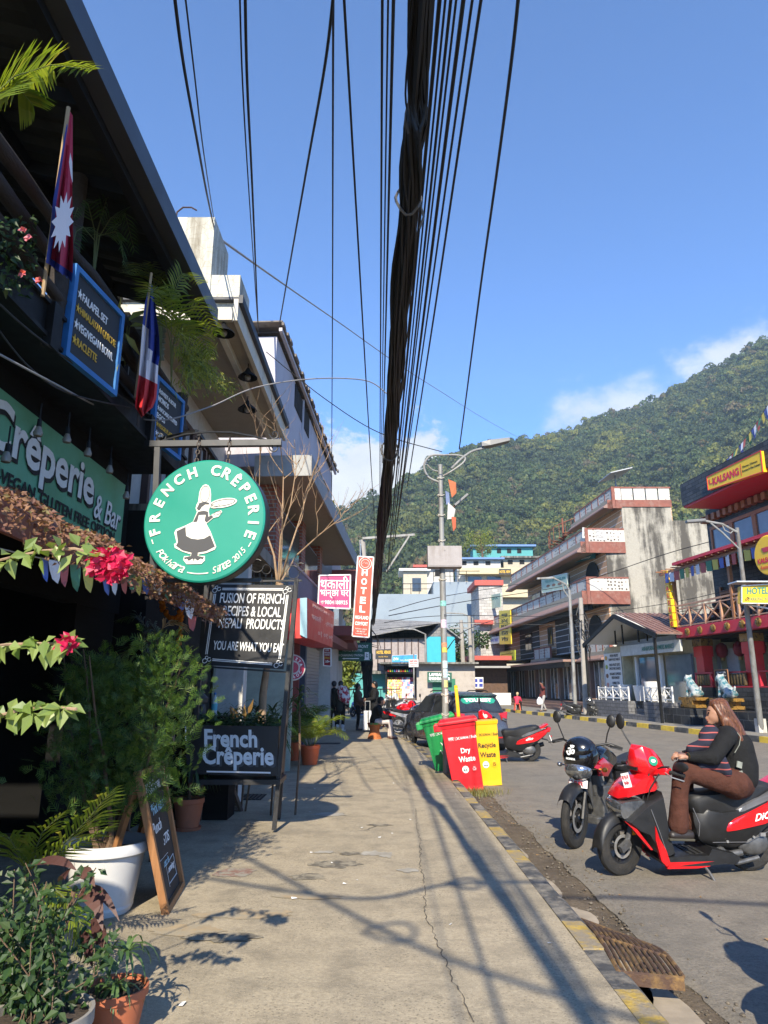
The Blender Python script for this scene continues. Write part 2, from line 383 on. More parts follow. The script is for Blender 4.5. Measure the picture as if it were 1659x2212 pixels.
for i in range(700):
 y=random.uniform(3.2,13);x=(edge(y)+random.gauss(.03,.10))if i%2 else random.uniform(kx(y)+.16,edge(y));r=random.uniform(.004,.014)*(1.5 if i%23==0 else 1);zz=(-.172 if x<edge(y)+.02 else ROAD)+r*.4
 mb.ball((x,y,zz),r,6,4,(random.uniform(.7,1.3),random.uniform(.7,1.3),.7))
struct(mb.build('gutter_gravel',M('gravel',(.125,.105,.08),.9,var=.6,scale=30)),'stuff')
m_crack=M('crack',(.085,.072,.055),.95,var=.3);m_patch=M('cement_patch',(.33,.305,.255),.9,var=.2,scale=9,col2=(.25,.22,.17));m_rust=M('red_oxide_stain',(.21,.115,.085),.9,var=.25,scale=25,col2=(.26,.235,.19),lohi=(.42,.55),scale2=11)
mb=MB();random.seed(5)
def crack(pts,w):
 pp=[]
 for(x0,y0),(x1,y1)in zip(pts,pts[1:]):
  n=max(2,int(math.hypot(x1-x0,y1-y0)/.05))
  for i in range(n):t=i/n;pp.append((x0+(x1-x0)*t+random.uniform(-.012,.012),y0+(y1-y0)*t))
 for(x0,y0),(x1,y1)in zip(pp,pp[1:]):
  ww=w*random.uniform(.3,1.1);mb.quad((x0-ww,y0,.004),(x0+ww,y0,.004),(x1+ww,y1,.004),(x1-ww,y1,.004))
crack([(.31,5.9),(.28,5.2),(.33,4.6),(.36,4.1),(.43,3.6)],.004);crack([(.36,7.4),(.31,6.5),(.32,5.9)],.004);crack([(-1.0,8.9),(-.2,8.75),(.8,8.8)],.005);crack([(-1.2,13.0),(0,12.9),(1.0,12.9)],.008)
crack([(.40,9.4),(.36,8.2),(.36,7.4)],.003);crack([(-2.2,5.4),(-.8,5.5),(.3,5.35),(1.1,5.45)],.003);crack([(.5,3.4),(.42,2.9),(.5,2.5)],.005);crack([(-.5,7.9),(-.2,8.0),(-.05,8.3)],.006)
struct(mb.build('pavement_cracks',m_crack),'stuff')
def splat(name,mat,blobs,z):
 mb=MB()
 for i_,(xc,yc,rx,ry)in enumerate(blobs):
  n=30;ring=[]
  for q in range(n):
   a=2*PI*q/n;c_,s_=math.cos(a),math.sin(a);rr=1+.5*mnoise.noise(V((c_*1.9+xc*7,s_*1.9+yc,1.7)))+.25*mnoise.noise(V((c_*6+xc,s_*6,yc)))
   ring.append((xc+rx*rr*c_,yc+ry*rr*s_,z+i_*.0007))
  mb.quad(*ring)
 return struct(mb.build(name,mat),'stuff')
splat('cement_patches',m_patch,[(-.1,6.95,.12,.1),(.02,6.9,.06,.12),(.2,6.35,.09,.07),(-.65,8.95,.2,.12),(-.55,7.0,.09,.05)],.0035)
splat('oil_stains',M('dark_stain',(.115,.10,.075),.9,var=.3,scale=14,col2=(.27,.235,.17),lohi=(.44,.56),scale2=9),[(-.42,6.55,.20,.13),(-.62,6.15,.14,.10),(-.30,6.95,.10,.07),(-.05,8.3,.13,.06),(-1.0,4.75,.22,.08)],.0030)
splat('dust_patches',M('tan_dust',(.33,.25,.15),.95,var=.15,scale=10,col2=(.30,.255,.18),lohi=(.42,.56),scale2=8),[(-.98,5.2,.30,.10),(-1.25,4.9,.2,.1),(-.55,5.6,.25,.05)],.0027)
splat('red_stain',m_rust,[(-1.22,6.3,.15,.13),(-1.32,6.25,.08,.1)],.0035)
random.seed(21);m_lit=M('paper_scrap',(.72,.70,.66),.9);m_lit2=M('dry_leaf',(.28,.17,.07),.9,var=.3)
mb=MB();mb2=MB()
for i in range(70):
 y=random.uniform(3.6,12);x=edge(y)+random.uniform(-.4,.9)if i%3 else random.uniform(-1.2,kx(y));z=.008 if x<kx(y)else(-.165 if x<edge(y)+.03 else ROAD+.006)
 a=random.uniform(0,6.3);l=random.uniform(.008,.022);d=V((math.cos(a),math.sin(a),0))*l;e=V((-d.y,d.x,0))*random.uniform(.3,.9);c=V((x,y,z))
 (mb if i%3==0 else mb2).add([c-d-e,c+d-e*.6,c+d*.8+e,c-d+e+V((0,0,.006))],[(0,1,2,3)])
struct(mb.build('paper_litter',m_lit),'stuff');struct(mb2.build('leaf_litter',m_lit2),'stuff')
RID=[(560,1180),(700,1108),(740,1092),(800,1076),(870,1046),(905,1018),(960,985),(1000,965),(1060,950),(1150,942),(1215,934),(1300,893),(1350,880),(1400,862),(1450,835),(1500,808),(1580,768),(1659,732),(1800,690),(2000,660)]
RA=[]
for X,Y in RID:
 d=ray(X,Y);RA.append((math.atan2(d.x,d.y),d.z/math.hypot(d.x,d.y)))
def ridge(a):
 if a<=RA[0][0]:return RA[0][1]
 for(a0,e0),(a1,e1)in zip(RA,RA[1:]):
  if a<=a1:return e0+(e1-e0)*(a-a0)/(a1-a0)
 return RA[-1][1]
def rdist(a):return 430+190*max(0,min(1,(a-.02)/.3))
R0=118.
def hill_h(r,a):
 r1=rdist(a);H=r1*ridge(a)-8+1.5
 t=(r-R0)/(r1-R0)
 if t<0:return-.4
 if t<=1:s=.28*t+.72*t**1.55;h=H*s
 else:h=H*(1-.5*(t-1))
 return h+5*min(1,t*4)*mnoise.noise(V((r*math.sin(a)/60,r*math.cos(a)/60,0)))*(1 if t<.9 else max(0,(1.3-t)/.4))
m_hill=M('hill_undergrowth',(.035,.050,.018),.95,var=.4,scale=.08,col2=(.10,.085,.04),lohi=(.6,.75),scale2=.03)
mb=MB();na,nr=70,40;grid=[]
for i in range(na+1):
 a=-.30+1.0*i/na;row=[]
 for j in range(nr+1):
  r=R0*.98+(760-R0)*(j/nr)**1.1;row.append((r*math.sin(a),r*math.cos(a),hill_h(r,a)))
 grid.append(row)
for i in range(na):
 for j in range(nr):mb.quad(grid[i][j],grid[i+1][j],grid[i+1][j+1],grid[i][j+1])
struct(mb.build('hill',m_hill,smooth=True))
def forest(seed=4):
 rg=np.random.RandomState(seed);temps=[]
 for k in range(9):
  nl=rg.randint(4,8);c=rg.normal(0,1,(nl,3))*[.42,.42,.25];rad=rg.uniform(.38,.62,nl);n=400
  li=rg.randint(0,nl,n);d=rg.normal(0,1,(n,3));d/=np.linalg.norm(d,axis=1)[:,None];d[:,2]=np.abs(d[:,2])*1.0-.25
  p=c[li]+d*(rad[li]*rg.uniform(.72,1.08,n))[:,None];p[:,2]*=.85
  nn=d+rg.normal(0,.55,(n,3));nn/=np.linalg.norm(nn,axis=1)[:,None]
  t=np.cross(nn,rg.normal(0,1,(n,3)));t/=np.linalg.norm(t,axis=1)[:,None];bt=np.cross(nn,t)
  s=rg.uniform(.05,.115,n)[:,None]
  q=np.stack([p-t*s-bt*s*.6,p+t*s*.7-bt*s,p+t*s+bt*s*.8,p-t*s*.6+bt*s],1)
  temps.append(q.reshape(-1,3))
 vs=[];mi=[];fcount=0
 def put(x,y,z,sr,sh,kind):
  nonlocal fcount
  T=temps[rg.randint(len(temps))];a=rg.uniform(0,6.28);ca,sa=math.cos(a),math.sin(a)
  Q=np.empty_like(T);Q[:,0]=(T[:,0]*ca-T[:,1]*sa)*sr+x;Q[:,1]=(T[:,0]*sa+T[:,1]*ca)*sr+y;Q[:,2]=T[:,2]*sh+z
  vs.append(Q);nf=len(T)//4;k=np.full(nf,kind);k[rg.rand(nf)<.12]=5;mi.append(k);fcount+=nf
 cnt=0;tries=0
 while cnt<3900 and tries<60000:
  tries+=1;a=rg.uniform(-.14,.62);r=math.sqrt(rg.uniform((R0+6)**2,640**2));r1=rdist(a)
  if r>r1*1.05:continue
  t=(r-R0)/(r1-R0)
  if rg.rand()>(1 if t<.5 else .85):continue
  z=hill_h(r,a);cl=mnoise.noise(V((r*math.sin(a)/38,r*math.cos(a)/38,9)))
  big=3.6+1.5*rg.rand()+(1.6 if rg.rand()<.1 else 0);sr=big*(.85+.5*t);sh=sr*rg.uniform(.8,1.35)
  w=cl*1.2+rg.normal(0,.20)-.05
  kind=0 if w<-.18 else 1 if w<.12 else 2 if w<.42 else 3
  if t<.30 and w>.1:kind=rg.choice([2,3,3,4])
  if rg.rand()<.05:kind=4
  put(r*math.sin(a),r*math.cos(a),z+sh*.55,sr,sh,kind);cnt+=1
 allv=np.concatenate(vs).astype(np.float32);nf=fcount;me=bpy.data.meshes.new('forest')
 me.vertices.add(len(allv));me.vertices.foreach_set('co',allv.ravel());me.loops.add(nf*4);me.polygons.add(nf)
 me.loops.foreach_set('vertex_index',np.arange(nf*4,dtype=np.int32));me.polygons.foreach_set('loop_start',np.arange(0,nf*4,4,dtype=np.int32))
 me.polygons.foreach_set('loop_total',np.full(nf,4,dtype=np.int32));me.polygons.foreach_set('material_index',np.concatenate(mi).astype(np.int32))
 for nme,A,B in(('forest_dark',(.022,.040,.012),(.045,.068,.019)),('forest_green',(.034,.062,.014),(.068,.105,.025)),('forest_olive',(.058,.076,.018),(.108,.118,.030)),('forest_yellow',(.12,.14,.020),(.21,.205,.034)),('forest_dry',(.085,.066,.030),(.15,.11,.045)),('forest_light',(.08,.11,.030),(.15,.17,.05))):
  me.materials.append(LEAF(nme,A,B,.22,.75))
 me.update(calc_edges=True);o=bpy.data.objects.new('forest',me);COL.objects.link(o);return struct(o,'stuff')
forest()
m_black=M('black_painted_steel',(.007,.007,.0075),.6,var=.3,scale=8,spec=.25)
m_blackw=M('black_boards',(.006,.006,.006),.85,var=.4,scale=4,stretch=(1,1,6),spec=.15)
m_gutter=M('dark_gutter',(.035,.035,.038),.45,var=.2,scale=2)
m_log=M('dark_log',(.035,.026,.020),.85,var=.4,scale=7,bump=.6,bscale=30,stretch=(3,.6,3))
m_corr=M('old_corrugated_sheet',(.20,.235,.20),.7,var=.3,scale=2,col2=(.10,.115,.10),lohi=(.45,.7))
m_under=M('roof_underside',(.025,.026,.022),.85,var=.3,spec=.2)
m_white=M('white_paint',(.72,.71,.68),.6,var=.06);m_offw=M('offwhite_lettering',(.70,.69,.66),.7,var=.05,scale=30)
m_let=M('white_lettering',(.80,.80,.78),.7,var=.04);m_blk=M('black_lettering',(.012,.012,.012),.7,var=.1)
m_yel=M('yellow_lettering',(.62,.38,.04),.7,var=.08)
cafe=thing('cafe_building','black two storey cafe with log railed balcony and dark overhanging roof','building',(-3.2,5.2,0))
mb=MB();mb.bx(-3.2,-3.05,2.45,8.0,2.3,4.0);mb.bx(-4.8,-4.6,2.3,8.2,0,4.0);mb.bx(-4.6,-3.2,7.85,8.0,0,4.0);mb.bx(-6,-2.0,1.9,2.05,0,2.3);mb.bx(-6,-2.35,2.25,2.4,0,3.9);mb.bx(-6.0,-5.8,2.3,8.2,4.15,7.2);mb.bx(-5.8,-3.3,8.05,8.2,4.15,6.2);mb.bx(-3.2,-3.06,6.9,7.9,0,2.3);mb.bx(-3.28,-2.75,8.02,9.66,0,3.54)  # the two near end walls, out of view, are added to shade the interior
mb.build('wall',m_blackw,cafe)
mb=MB();mb.bx(-6,-2.5,2.7,8.05,4.0,4.15);mb.build('balcony_floor',m_black,cafe)
mb=MB();mb.bx(-2.5,-2.44,2.7,8.06,3.93,4.21);mb.bx(-2.438,-2.41,2.7,8.06,3.93,3.96);mb.bx(-2.438,-2.41,2.7,8.06,4.18,4.21)
for y in(4.55,6.7):mb.bx(-2.438,-2.38,y-.06,y+.06,3.86,4.21)
mb.build('fascia_beam',m_black,cafe)
mb=MB();n=60
for i in range(n):
 y0,y1=3.05+4.7*i/n,3.05+4.7*(i+1)/n;d0,d1=.02*math.cos(i*2.1),.02*math.cos((i+1)*2.1)
 mb.quad((-2.15,y0,5.98+d0),(-2.15,y1,5.98+d1),(-6.2,y1,7.1+d1),(-6.2,y0,7.1+d0))
 mb.quad((-2.15,y0,6.0+d0),(-6.2,y0,7.12+d0),(-6.2,y1,7.12+d1),(-2.15,y1,6.0+d1))
mb.build('roof',m_under,cafe)
mb=MB();mb.bx(-2.2,-2.06,2.9,7.72,5.80,6.04);mb.build('gutter',m_gutter,cafe)
mb=MB();mb.bx(-2.30,-2.205,2.9,7.72,5.72,5.95)
for y in(3.4,4.4,5.4,6.4,7.4):mb.bar((-2.3,y,5.86),(-6,y,6.9),.07,.12)
mb.bx(-3.35,-3.25,2.9,7.7,6.1,6.22);mb.build('roof_beams',m_black,cafe)
mb=MB();n=40
for i in range(n):
 z0,z1=5.45+.6*i/n,5.45+.6*(i+1)/n;d0,d1=.03*math.cos(i*1.2),.03*math.cos((i+1)*1.2)
 mb.quad((-4.4,7.9+d0,z0),(-2.75,7.9+d0,z0),(-2.75,7.9+d1,z1),(-4.4,7.9+d1,z1))
mb.build('corrugated_screen',m_corr,cafe)
def wob(a,b,r,n=9,amp=.02,seed=0):
 a,b=V(a),V(b);pts=[]
 for i in range(n):
  p=a.lerp(b,i/(n-1));pts.append(p+V((0,mnoise.noise(V((i*.7,seed,1)))*amp,mnoise.noise(V((i*.7,seed,5)))*amp)))
 return pts
for k,z in enumerate((4.36,4.60,4.86)):
 mb=MB();mb.tube(wob((-2.47,2.8,z+.02),(-2.47,8.0,z-.03),.05,14,.05,k),[.052+.01*math.sin(i)for i in range(14)],10);mb.build('rail_log',m_log,cafe,smooth=True)
for y in(3.1,4.72,6.42,7.95):
 mb=MB();mb.tube(wob((-2.5,y,3.98),(-2.5,y,5.0),.06,5,.02,y),[.075,.07,.075,.065,.075],10);mb.build('rail_post',m_log,cafe,smooth=True)
mb=MB();mb.tube([(-2.75,5.3,4.1),(-2.74,5.3,5),(-2.76,5.32,5.95)],[.09,.08,.085],10);mb.build('trunk_column',m_log,cafe,smooth=True)
m_gsign=M('green_painted_board',(.10,.29,.15),.6,var=.14,scale=3,col2=(.13,.36,.22),lohi=(.4,.6),scale2=1.2)
gs=thing('shop_sign','long green board with big white lettering of the creperie under the balcony','sign',(-3.0,5.6,3.4))
mb=MB();mb.bx(-3.045,-3.0,3.2,7.72,3.0,3.76);mb.build('board',m_gsign,gs)
X_,Z_=V((0,1,0)),V((0,0,1))
mb=MB();put_text(mb,'Crêperie',(-2.992,5.885,3.395),X_,Z_,w=2.0,h=.53,bold=.035);put_text(mb,'& Bar',(-2.992,7.27,3.30),X_,Z_,w=.74,h=.27,bold=.02,shear=.2)
mb.build('shadow_lettering',m_blk,gs)
mb=MB();put_text(mb,'Crêperie',(-2.984,5.85,3.42),X_,Z_,w=1.98,h=.52,bold=.022);put_text(mb,'& Bar',(-2.984,7.25,3.315),X_,Z_,w=.72,h=.26,bold=.01,shear=.2)
mb.build('lettering',m_offw,gs)
mb=MB();put_text(mb,'-VEGAN, GLUTEN FREE OPTION...',(-2.99,6.36,3.085),X_,Z_,w=2.5,h=.13,bold=.02);mb.build('small_lettering',m_blk,gs)
m_bframe=M('blue_frame_paint',(.02,.14,.38),.5,var=.15,scale=10);m_slate=M('slate_board',(.022,.024,.027),.7,var=.25,scale=5)
def menu_board(c,w,h,tilt,lines,label):
 t=thing('menu_board',label,'menu board',c)
 xa=V((.12,1,0)).normalized();mb=MB().frame(c,xa);fw=.045
 for a in((-w/2,-w/2+fw,-h/2,h/2),(w/2-fw,w/2,-h/2,h/2),(-w/2+fw,w/2-fw,-h/2,-h/2+fw),(-w/2+fw,w/2-fw,h/2-fw,h/2)):mb.bx(a[0],a[1],-.02,.03,a[2],a[3])
 mb.build('frame',m_bframe,t)
 mb=MB().frame(c,xa);mb.bx(-w/2+fw,w/2-fw,0,.015,-h/2+fw,h/2-fw);mb.build('panel',m_slate,t)
 nrm=xa.cross(V((0,0,1)));mw=MB();my=MB()
 for(s,zz,ww,hh,yel)in lines:put_text(my if yel else mw,s,V(c)+nrm*.004+V((0,0,zz))-xa*(w/2-fw-.03-ww/2),xa,Z_,w=ww,h=hh,bold=.01)
 mw.build('white_lettering',m_let,t)
 if my.v:my.build('yellow_lettering',m_yel,t)
menu_board((-2.36,5.13,4.30),.78,.78,0,[('★FALAFEL SET',.19,.46,.085,0),('★HIMALAYAN QUICHE',.06,.62,.085,1),('★VEG/VEGAN BOWL',-.07,.6,.085,0),('★RACLETTE',-.2,.36,.085,1)],'large blue framed menu board between the two national flags on the balcony rail')
menu_board((-2.36,7.08,4.33),.72,.72,0,[('★SWEET & SOUR',.22,.44,.06,0),('MOMOS',.13,.26,.06,0),('★AVOCADO STUFFED',.03,.5,.06,0),('EGGS',-.06,.2,.06,0),('★VEGGIE PLATTER',-.15,.48,.06,1),('★LOVE THAI',-.25,.36,.06,0)],'small blue framed menu board right of the french flag, above the round sign')
m_bulb=M('clear_bulb',(.20,.17,.13),.15,var=.1);m_wire=M('black_cable',(.006,.006,.007),.6,var=.2)
b0=None
for i,(X,Y)in enumerate(((14,985),(83,930),(145,945),(190,975),(237,1012),(273,1068))):
 c=gx(X,Y,-2.62)
 if b0 is None:
  b0=thing('light_bulb','bare hanging bulb under the balcony','light bulb',c,group='bulbs hanging under the balcony')
  mb=MB();mb.lathe([(0,-.055),(.03,-.045),(.036,-.02),(.022,.015),(.018,.03)],c,12);mb.build('glass',m_bulb,b0,smooth=True)
  mb=MB();mb.cyl(c+V((0,0,.03)),c+V((0,0,.09)),.02,.016,10);mb.cyl(c+V((0,0,.09)),c+V((0,0,.22)),.006,n=6);mb.build('socket',m_black,b0)
 else:dup(b0,c,label=None)
lab=['bare bulb at the left picture edge under the balcony','bare bulb hanging in front of the circumflex of the green sign','bare bulb in front of the letters of the green sign, third from left','bare bulb above the middle of the green sign','bare bulb above the ampersand of the green sign','bare bulb at the right end of the green sign']
for o,l in zip(sorted([o for o in bpy.data.objects if o.get('category')=='light bulb'],key=lambda o:o.location.y),lab):o['label']=l
aw=thing('awning','sloping shed awning with a red brown edge board under the creeper','awning',(-2.3,5,2.5))
mb=MB();mb.quad((-1.85,2.4,2.30),(-1.85,7.55,2.24),(-3.05,7.55,2.85),(-3.05,2.4,2.95));mb.quad((-1.85,2.4,2.27),(-3.05,2.4,2.92),(-3.05,7.55,2.82),(-1.85,7.55,2.21));mb.build('sheet',m_black,aw)
mb=MB();mb.bar((-1.84,2.5,2.30),(-1.84,7.55,2.25),.03,.15);mb.build('edge_board',M('red_brown_board',(.17,.06,.04),.7,var=.2),aw)
m_ivy=LEAF('creeper_leaf',(.13,.050,.040),(.27,.145,.075),.25,.6,(.16,.16,.045))
random.seed(9);mb=MB()
for i in range(10500):
 y=2.6+5.0*random.random()**.9;s=random.betavariate(1.2,1.6);x=-1.74-.70*s;zz=2.30-(y-2.5)*.0105+(1.85+x)*-.53+.03
 bump=.23*(.5+.5*mnoise.noise(V((y*2.2,x*3,2))))*math.sin(PI*min(1,s*1.05+.12))
 hang=.17*random.random()**2 if s<.15 else 0
 p=V((x+random.uniform(-.02,.02)+(.05 if hang else 0),y,zz+bump*random.random()**.4-hang))
 nr=V((random.gauss(.35,.5),random.gauss(-.35,.5),random.gauss(.7,.4)));d=V((random.gauss(0,1),random.gauss(0,1),random.gauss(-.3,.6)))
 mb.leaf(p,d,nr,random.uniform(.026,.05),random.uniform(.02,.036),.1)
tag(mb.build('creeper',m_ivy),'reddish brown creeper heaped along the awning edge behind the round sign','plant')
def cloth_flag(name,label,pole,cloth,mats,loc):
 t=thing(name,label,'flag',loc);pole.build('pole',M('bamboo',(.33,.22,.11),.6,var=.2),t,smooth=True);cloth.build('cloth',mats,t,smooth=True,sharp=80);return t
m_fred=M('flag_crimson',(.42,.02,.06),.8,var=.1);m_fblue=M('flag_blue',(.015,.035,.25),.8,var=.1);m_fwhite=M('flag_white',(.72,.68,.70),.8,var=.05)
def P_(l):return[gx(X,Y,xx)for X,Y,xx in l]
a,b=gx(148,232,-2.22),gx(92,640,-2.3)
pole=MB();pole.tube([a,b],.014,8)
cl=MB()
rows=[((150,238),(156,262),(157,250)),((138,300),(156,330),(157,330)),((128,360),(157,400),(156,400)),((115,430),(156,470),(157,470)),((108,500),(158,525),(158,530)),((101,552),(158,585),(157,590))]
G=[]
for r,(A,Bm,Cc)in enumerate(rows):
 row=[]
 for j in range(7):
  f=j/6;X=A[0]+(Cc[0]-A[0])*f;Y=A[1]+(Cc[1]-A[1])*f
  row.append(gx(X,Y,-2.22+.06*math.sin(j*1.9+r*.4)*(r/5)))
 G.append(row)
for r in range(5):
 for j in range(6):cl.cur=1 if j==0 else(0 if not(r==4 and j>3)else 0);cl.quad(G[r][j],G[r][j+1],G[r+1][j+1],G[r+1][j])
bt=[p+V((0,0,-.05))for p in G[5]];cl.cur=1
for j in range(6):cl.quad(G[5][j],G[5][j+1],bt[j+1]+V((0,0,-.03*j/6)),bt[j])
cl.cur=2;c0=gx(136,479,-2.13);e1=(gx(150,479,-2.13)-c0);sc_=e1.length/14;ring=[]
for k in range(24):a_=PI*k/12;rr=(24 if k%2==0 else 15)*sc_*1.15;ring.append(c0+e1.normalized()*rr*math.cos(a_)*.85+V((0,0,1))*rr*math.sin(a_)*1.15)
cl.quad(*ring);cl.quad(*[gx(X,Y,-2.13)for X,Y in((152,330),(156,350),(157,395),(153,380),(149,350))])
nf=cloth_flag('nepal_flag','crimson flag with blue border and white sun hanging over the balcony',pole,cl,[m_fred,m_fblue,m_fwhite],a)
a,b=gx(327,590,-2.25),gx(292,860,-2.3)
pole=MB();pole.tube([a,b],.013,8);cl=MB();G=[]
rows=[((323,612),(330,616)),((312,660),(338,680)),((308,700),(344,730)),((305,740),(345,770)),((303,770),(342,790)),((300,810),(340,830)),((295,845),(338,860)),((292,880),(330,880)),((306,902),(318,890))]
m_ftri=M('tricolour_red',(.55,.02,.025),.8,var=.1)
for r,(A,Cc)in enumerate(rows):
 G.append([gx(A[0]+(Cc[0]-A[0])*j/8,A[1]+(Cc[1]-A[1])*j/8,-2.27+.05*math.sin(j*1.6+r*.5)*min(1,r/3))for j in range(9)])
for r in range(8):
 for j in range(8):
  d=r+.28*j-1.0*0;lim=r+(.16*(j-4));cl.cur=0 if(r-.32*(4-j)*.5<2.6+(1.2 if j>4 else-1.8 if j<3 else 0))else(1 if r<5 else 2)
  cl.quad(G[r][j],G[r][j+1],G[r+1][j+1],G[r+1][j])
cloth_flag('french_flag','blue white and red flag drooping from the balcony rail',pole,cl,[m_fblue,m_fwhite,m_ftri],a)
PF={'w':M('prayer_white',(.62,.62,.66),.85,var=.15,scale=60),'r':M('prayer_red',(.42,.10,.09),.85,var=.12,scale=60),'g':M('prayer_green',(.07,.20,.12),.85,var=.12,scale=60),'y':M('prayer_yellow',(.55,.45,.10),.85,var=.12,scale=60),'b':M('prayer_blue',(.09,.14,.38),.85,var=.12,scale=60)}
m_cord=M('cord',(.25,.22,.18),.8)
pfs=thing('prayer_flags','string of faded tongue shaped prayer flags under the creeper','prayer flags',gx(60,1190,-1.82))
cpts=[gx(X,Y,-1.80)for X,Y in((-20,1180),(60,1200),(120,1212),(185,1225),(240,1236),(300,1243),(350,1258),(420,1300))]
mb=MB();mb.tube(cpts,.004,5);mb.build('cord',m_cord,pfs)
for(X,Y,w,h,c)in((95,1206,17,52,'b'),(117,1209,26,52,'w'),(139,1213,20,56,'r'),(163,1217,24,62,'g'),(190,1223,24,58,'y'),(229,1233,18,54,'b'),(248,1236,16,50,'w'),(267,1238,16,46,'r'),(284,1240,16,40,'g'),(299,1243,16,44,'y'),(316,1247,18,38,'b'),(338,1252,22,34,'w'),(362,1264,20,38,'g'),(388,1280,20,40,'b'),(409,1294,22,44,'w'),(415,1330,18,34,'r')):
 ss=[(-.5,0),(.5,.06),(.48,.4),(.38,.75),(.2,1.0),(0,.92),(-.25,.8),(-.42,.45)];mb=MB();sk=random.uniform(-.12,.2)
 mb.quad(*[gx(X+w*(a_+sk*b_),Y+h*b_,-1.80+.015*math.sin(a_*5+X))for a_,b_ in ss]);mb.build('flag',PF[c],pfs)
m_iron=M('black_iron',(.018,.018,.019),.45,var=.3,scale=10,col2=(.06,.045,.035),lohi=(.62,.75),scale2=14)
m_bsign=M('black_sign_board',(.013,.013,.015),.45,var=.2,scale=6)
fr=thing('sign_gantry','black iron bracket frame with scrolls that carries the round sign','sign bracket',gy(340,1240,5.35))
Q=lambda X,Y,y=5.35:gy(X,Y,y)
mb=MB();mb.bar(Q(341,965),Q(330,1252),.045,.04);mb.build('post',m_iron,fr)
mb=MB();mb.bar(Q(325,960),Q(608,957),.05,.05);mb.build('top_bar',m_iron,fr)
mb=MB();mb.bar(Q(322,1254,5.42),Q(566,1254,5.42),.05,.03);mb.build('bottom_bar',m_iron,fr)
mb=MB();mb.tube([Q(350,952),Q(400,938),Q(450,933),Q(500,934),Q(545,942),Q(580,952)],.008,6)
for(cx,cy,r,s)in((347,943,12,1),(593,938,11,-1),(592,966,11,-1)):
 mb.tube([Q(cx+s*r*math.cos(a)*(1-.05*i),cy+r*math.sin(a)*(1-.05*i))for i,a in enumerate([j*.5 for j in range(15)])],.006,5)
mb.build('scroll',m_iron,fr,smooth=True)
mb=MB();mb.bar(Q(430,938),Q(470,1000,5.7),.03,.03);mb.bar(Q(425,932),Q(340,950,6.2),.03,.03);mb.build('brace',m_iron,fr)
m_teal=M('teal_green_paint',(.010,.235,.165),.45,var=.06,scale=2,col2=(.03,.27,.19),lohi=(.6,.8));m_cream=M('cream_paint',(.72,.68,.58),.6,var=.05);m_char=M('charcoal_paint',(.055,.055,.058),.6,var=.08)
c0=gy(442,1124,5.2);rs=thing('round_sign','big round green hanging sign with white ring of words and a woman holding a pan','sign',c0)
RX=V((1,-.12,0)).normalized();RD=.485;nrm=RX.cross(Z_)
mb=MB().frame(c0,RX);mb.lathe([(0,-.02),(RD-.012,-.02),(RD,-.012),(RD,.10),(RD-.02,.11),(0,.11)],(0,0,0),72,'y');mb.f=[tuple(reversed(f))for f in mb.f];mb.build('disc',m_teal,rs,smooth=True,sharp=30)
mb=MB().frame(c0,RX);mb.lathe([(RD+.001,.005),(RD+.006,.01),(RD+.006,.105),(RD+.001,.11)],(0,0,0),72,'y');mb.f=[tuple(reversed(f))for f in mb.f];mb.build('rim',m_iron,rs,smooth=True)
def on_disc(x,y,off=0.):return c0+RX*x+Z_*y+nrm*(.021+off)
def E(x,y):return((x-640)/618*RD,(1100-y)/608*RD)
def arc_text(mb,s,a0,a1,r,h,flip=False,bold=.05,shear=0.,wob_=0.):
 n=len(s)
 for i,ch in enumerate(s):
  if ch==' ':continue
  a=R(a0+(a1-a0)*i/max(1,n-1));up=V((math.cos(a),math.sin(a)))*(-1 if flip else 1);xa=V((up.y,-up.x));w_=random.uniform(-wob_,wob_)
  u3=(RX*up.x+Z_*up.y);x3=RX*xa.x+Z_*xa.y;x3=(x3+u3*w_).normalized();u3=nrm.cross(x3)
  put_text(mb,ch,on_disc(r*math.cos(a),r*math.sin(a)),x3,u3,h=h*(1.25 if ch in 'Ê' else 1),bold=bold,shear=shear,thick=.006)
random.seed(2);mb=MB();arc_text(mb,'FRENCH',193,107,.395,.085,bold=.03,wob_=.1);arc_text(mb,'CRÊPERIE',79,-19,.40,.088,bold=.03,wob_=.1)
arc_text(mb,'Pokhara',217,249,.41,.052,True,.0,.3);arc_text(mb,'Since',286,302,.41,.05,True,0.,.3);arc_text(mb,'2015',310,323,.41,.045,True,0.,.2)
for(a0,a1,r)in((200,205,.43),(256,279,.42),(329,334,.43)):
 A=[R(a0+(a1-a0)*i/8)for i in range(9)]
 mb.add([on_disc((r+d)*math.cos(a),(r+d)*math.sin(a),.005)for a in A for d in(-.004,.004)],[(2*i,2*i+1,2*i+3,2*i+2)for i in range(8)])
mb.build('lettering',m_cream,rs)
def poly(mb,pts,off,th=.006):
 fr_=[on_disc(*E(*p),off+th)for p in pts];bk=[on_disc(*E(*p),off)for p in pts];n=len(pts)
 mb.add(fr_+bk,[tuple(range(n))]+[(i,i+n,(i+1)%n+n,(i+1)%n)for i in range(n)])
def ell(cx,cy,a,b,rot,n=24):return[(cx+a*math.cos(t)*math.cos(rot)-b*math.sin(t)*math.sin(rot),cy+a*math.cos(t)*math.sin(rot)+b*math.sin(t)*math.cos(rot))for t in[2*PI*i/n for i in range(n)]]
mb=MB()
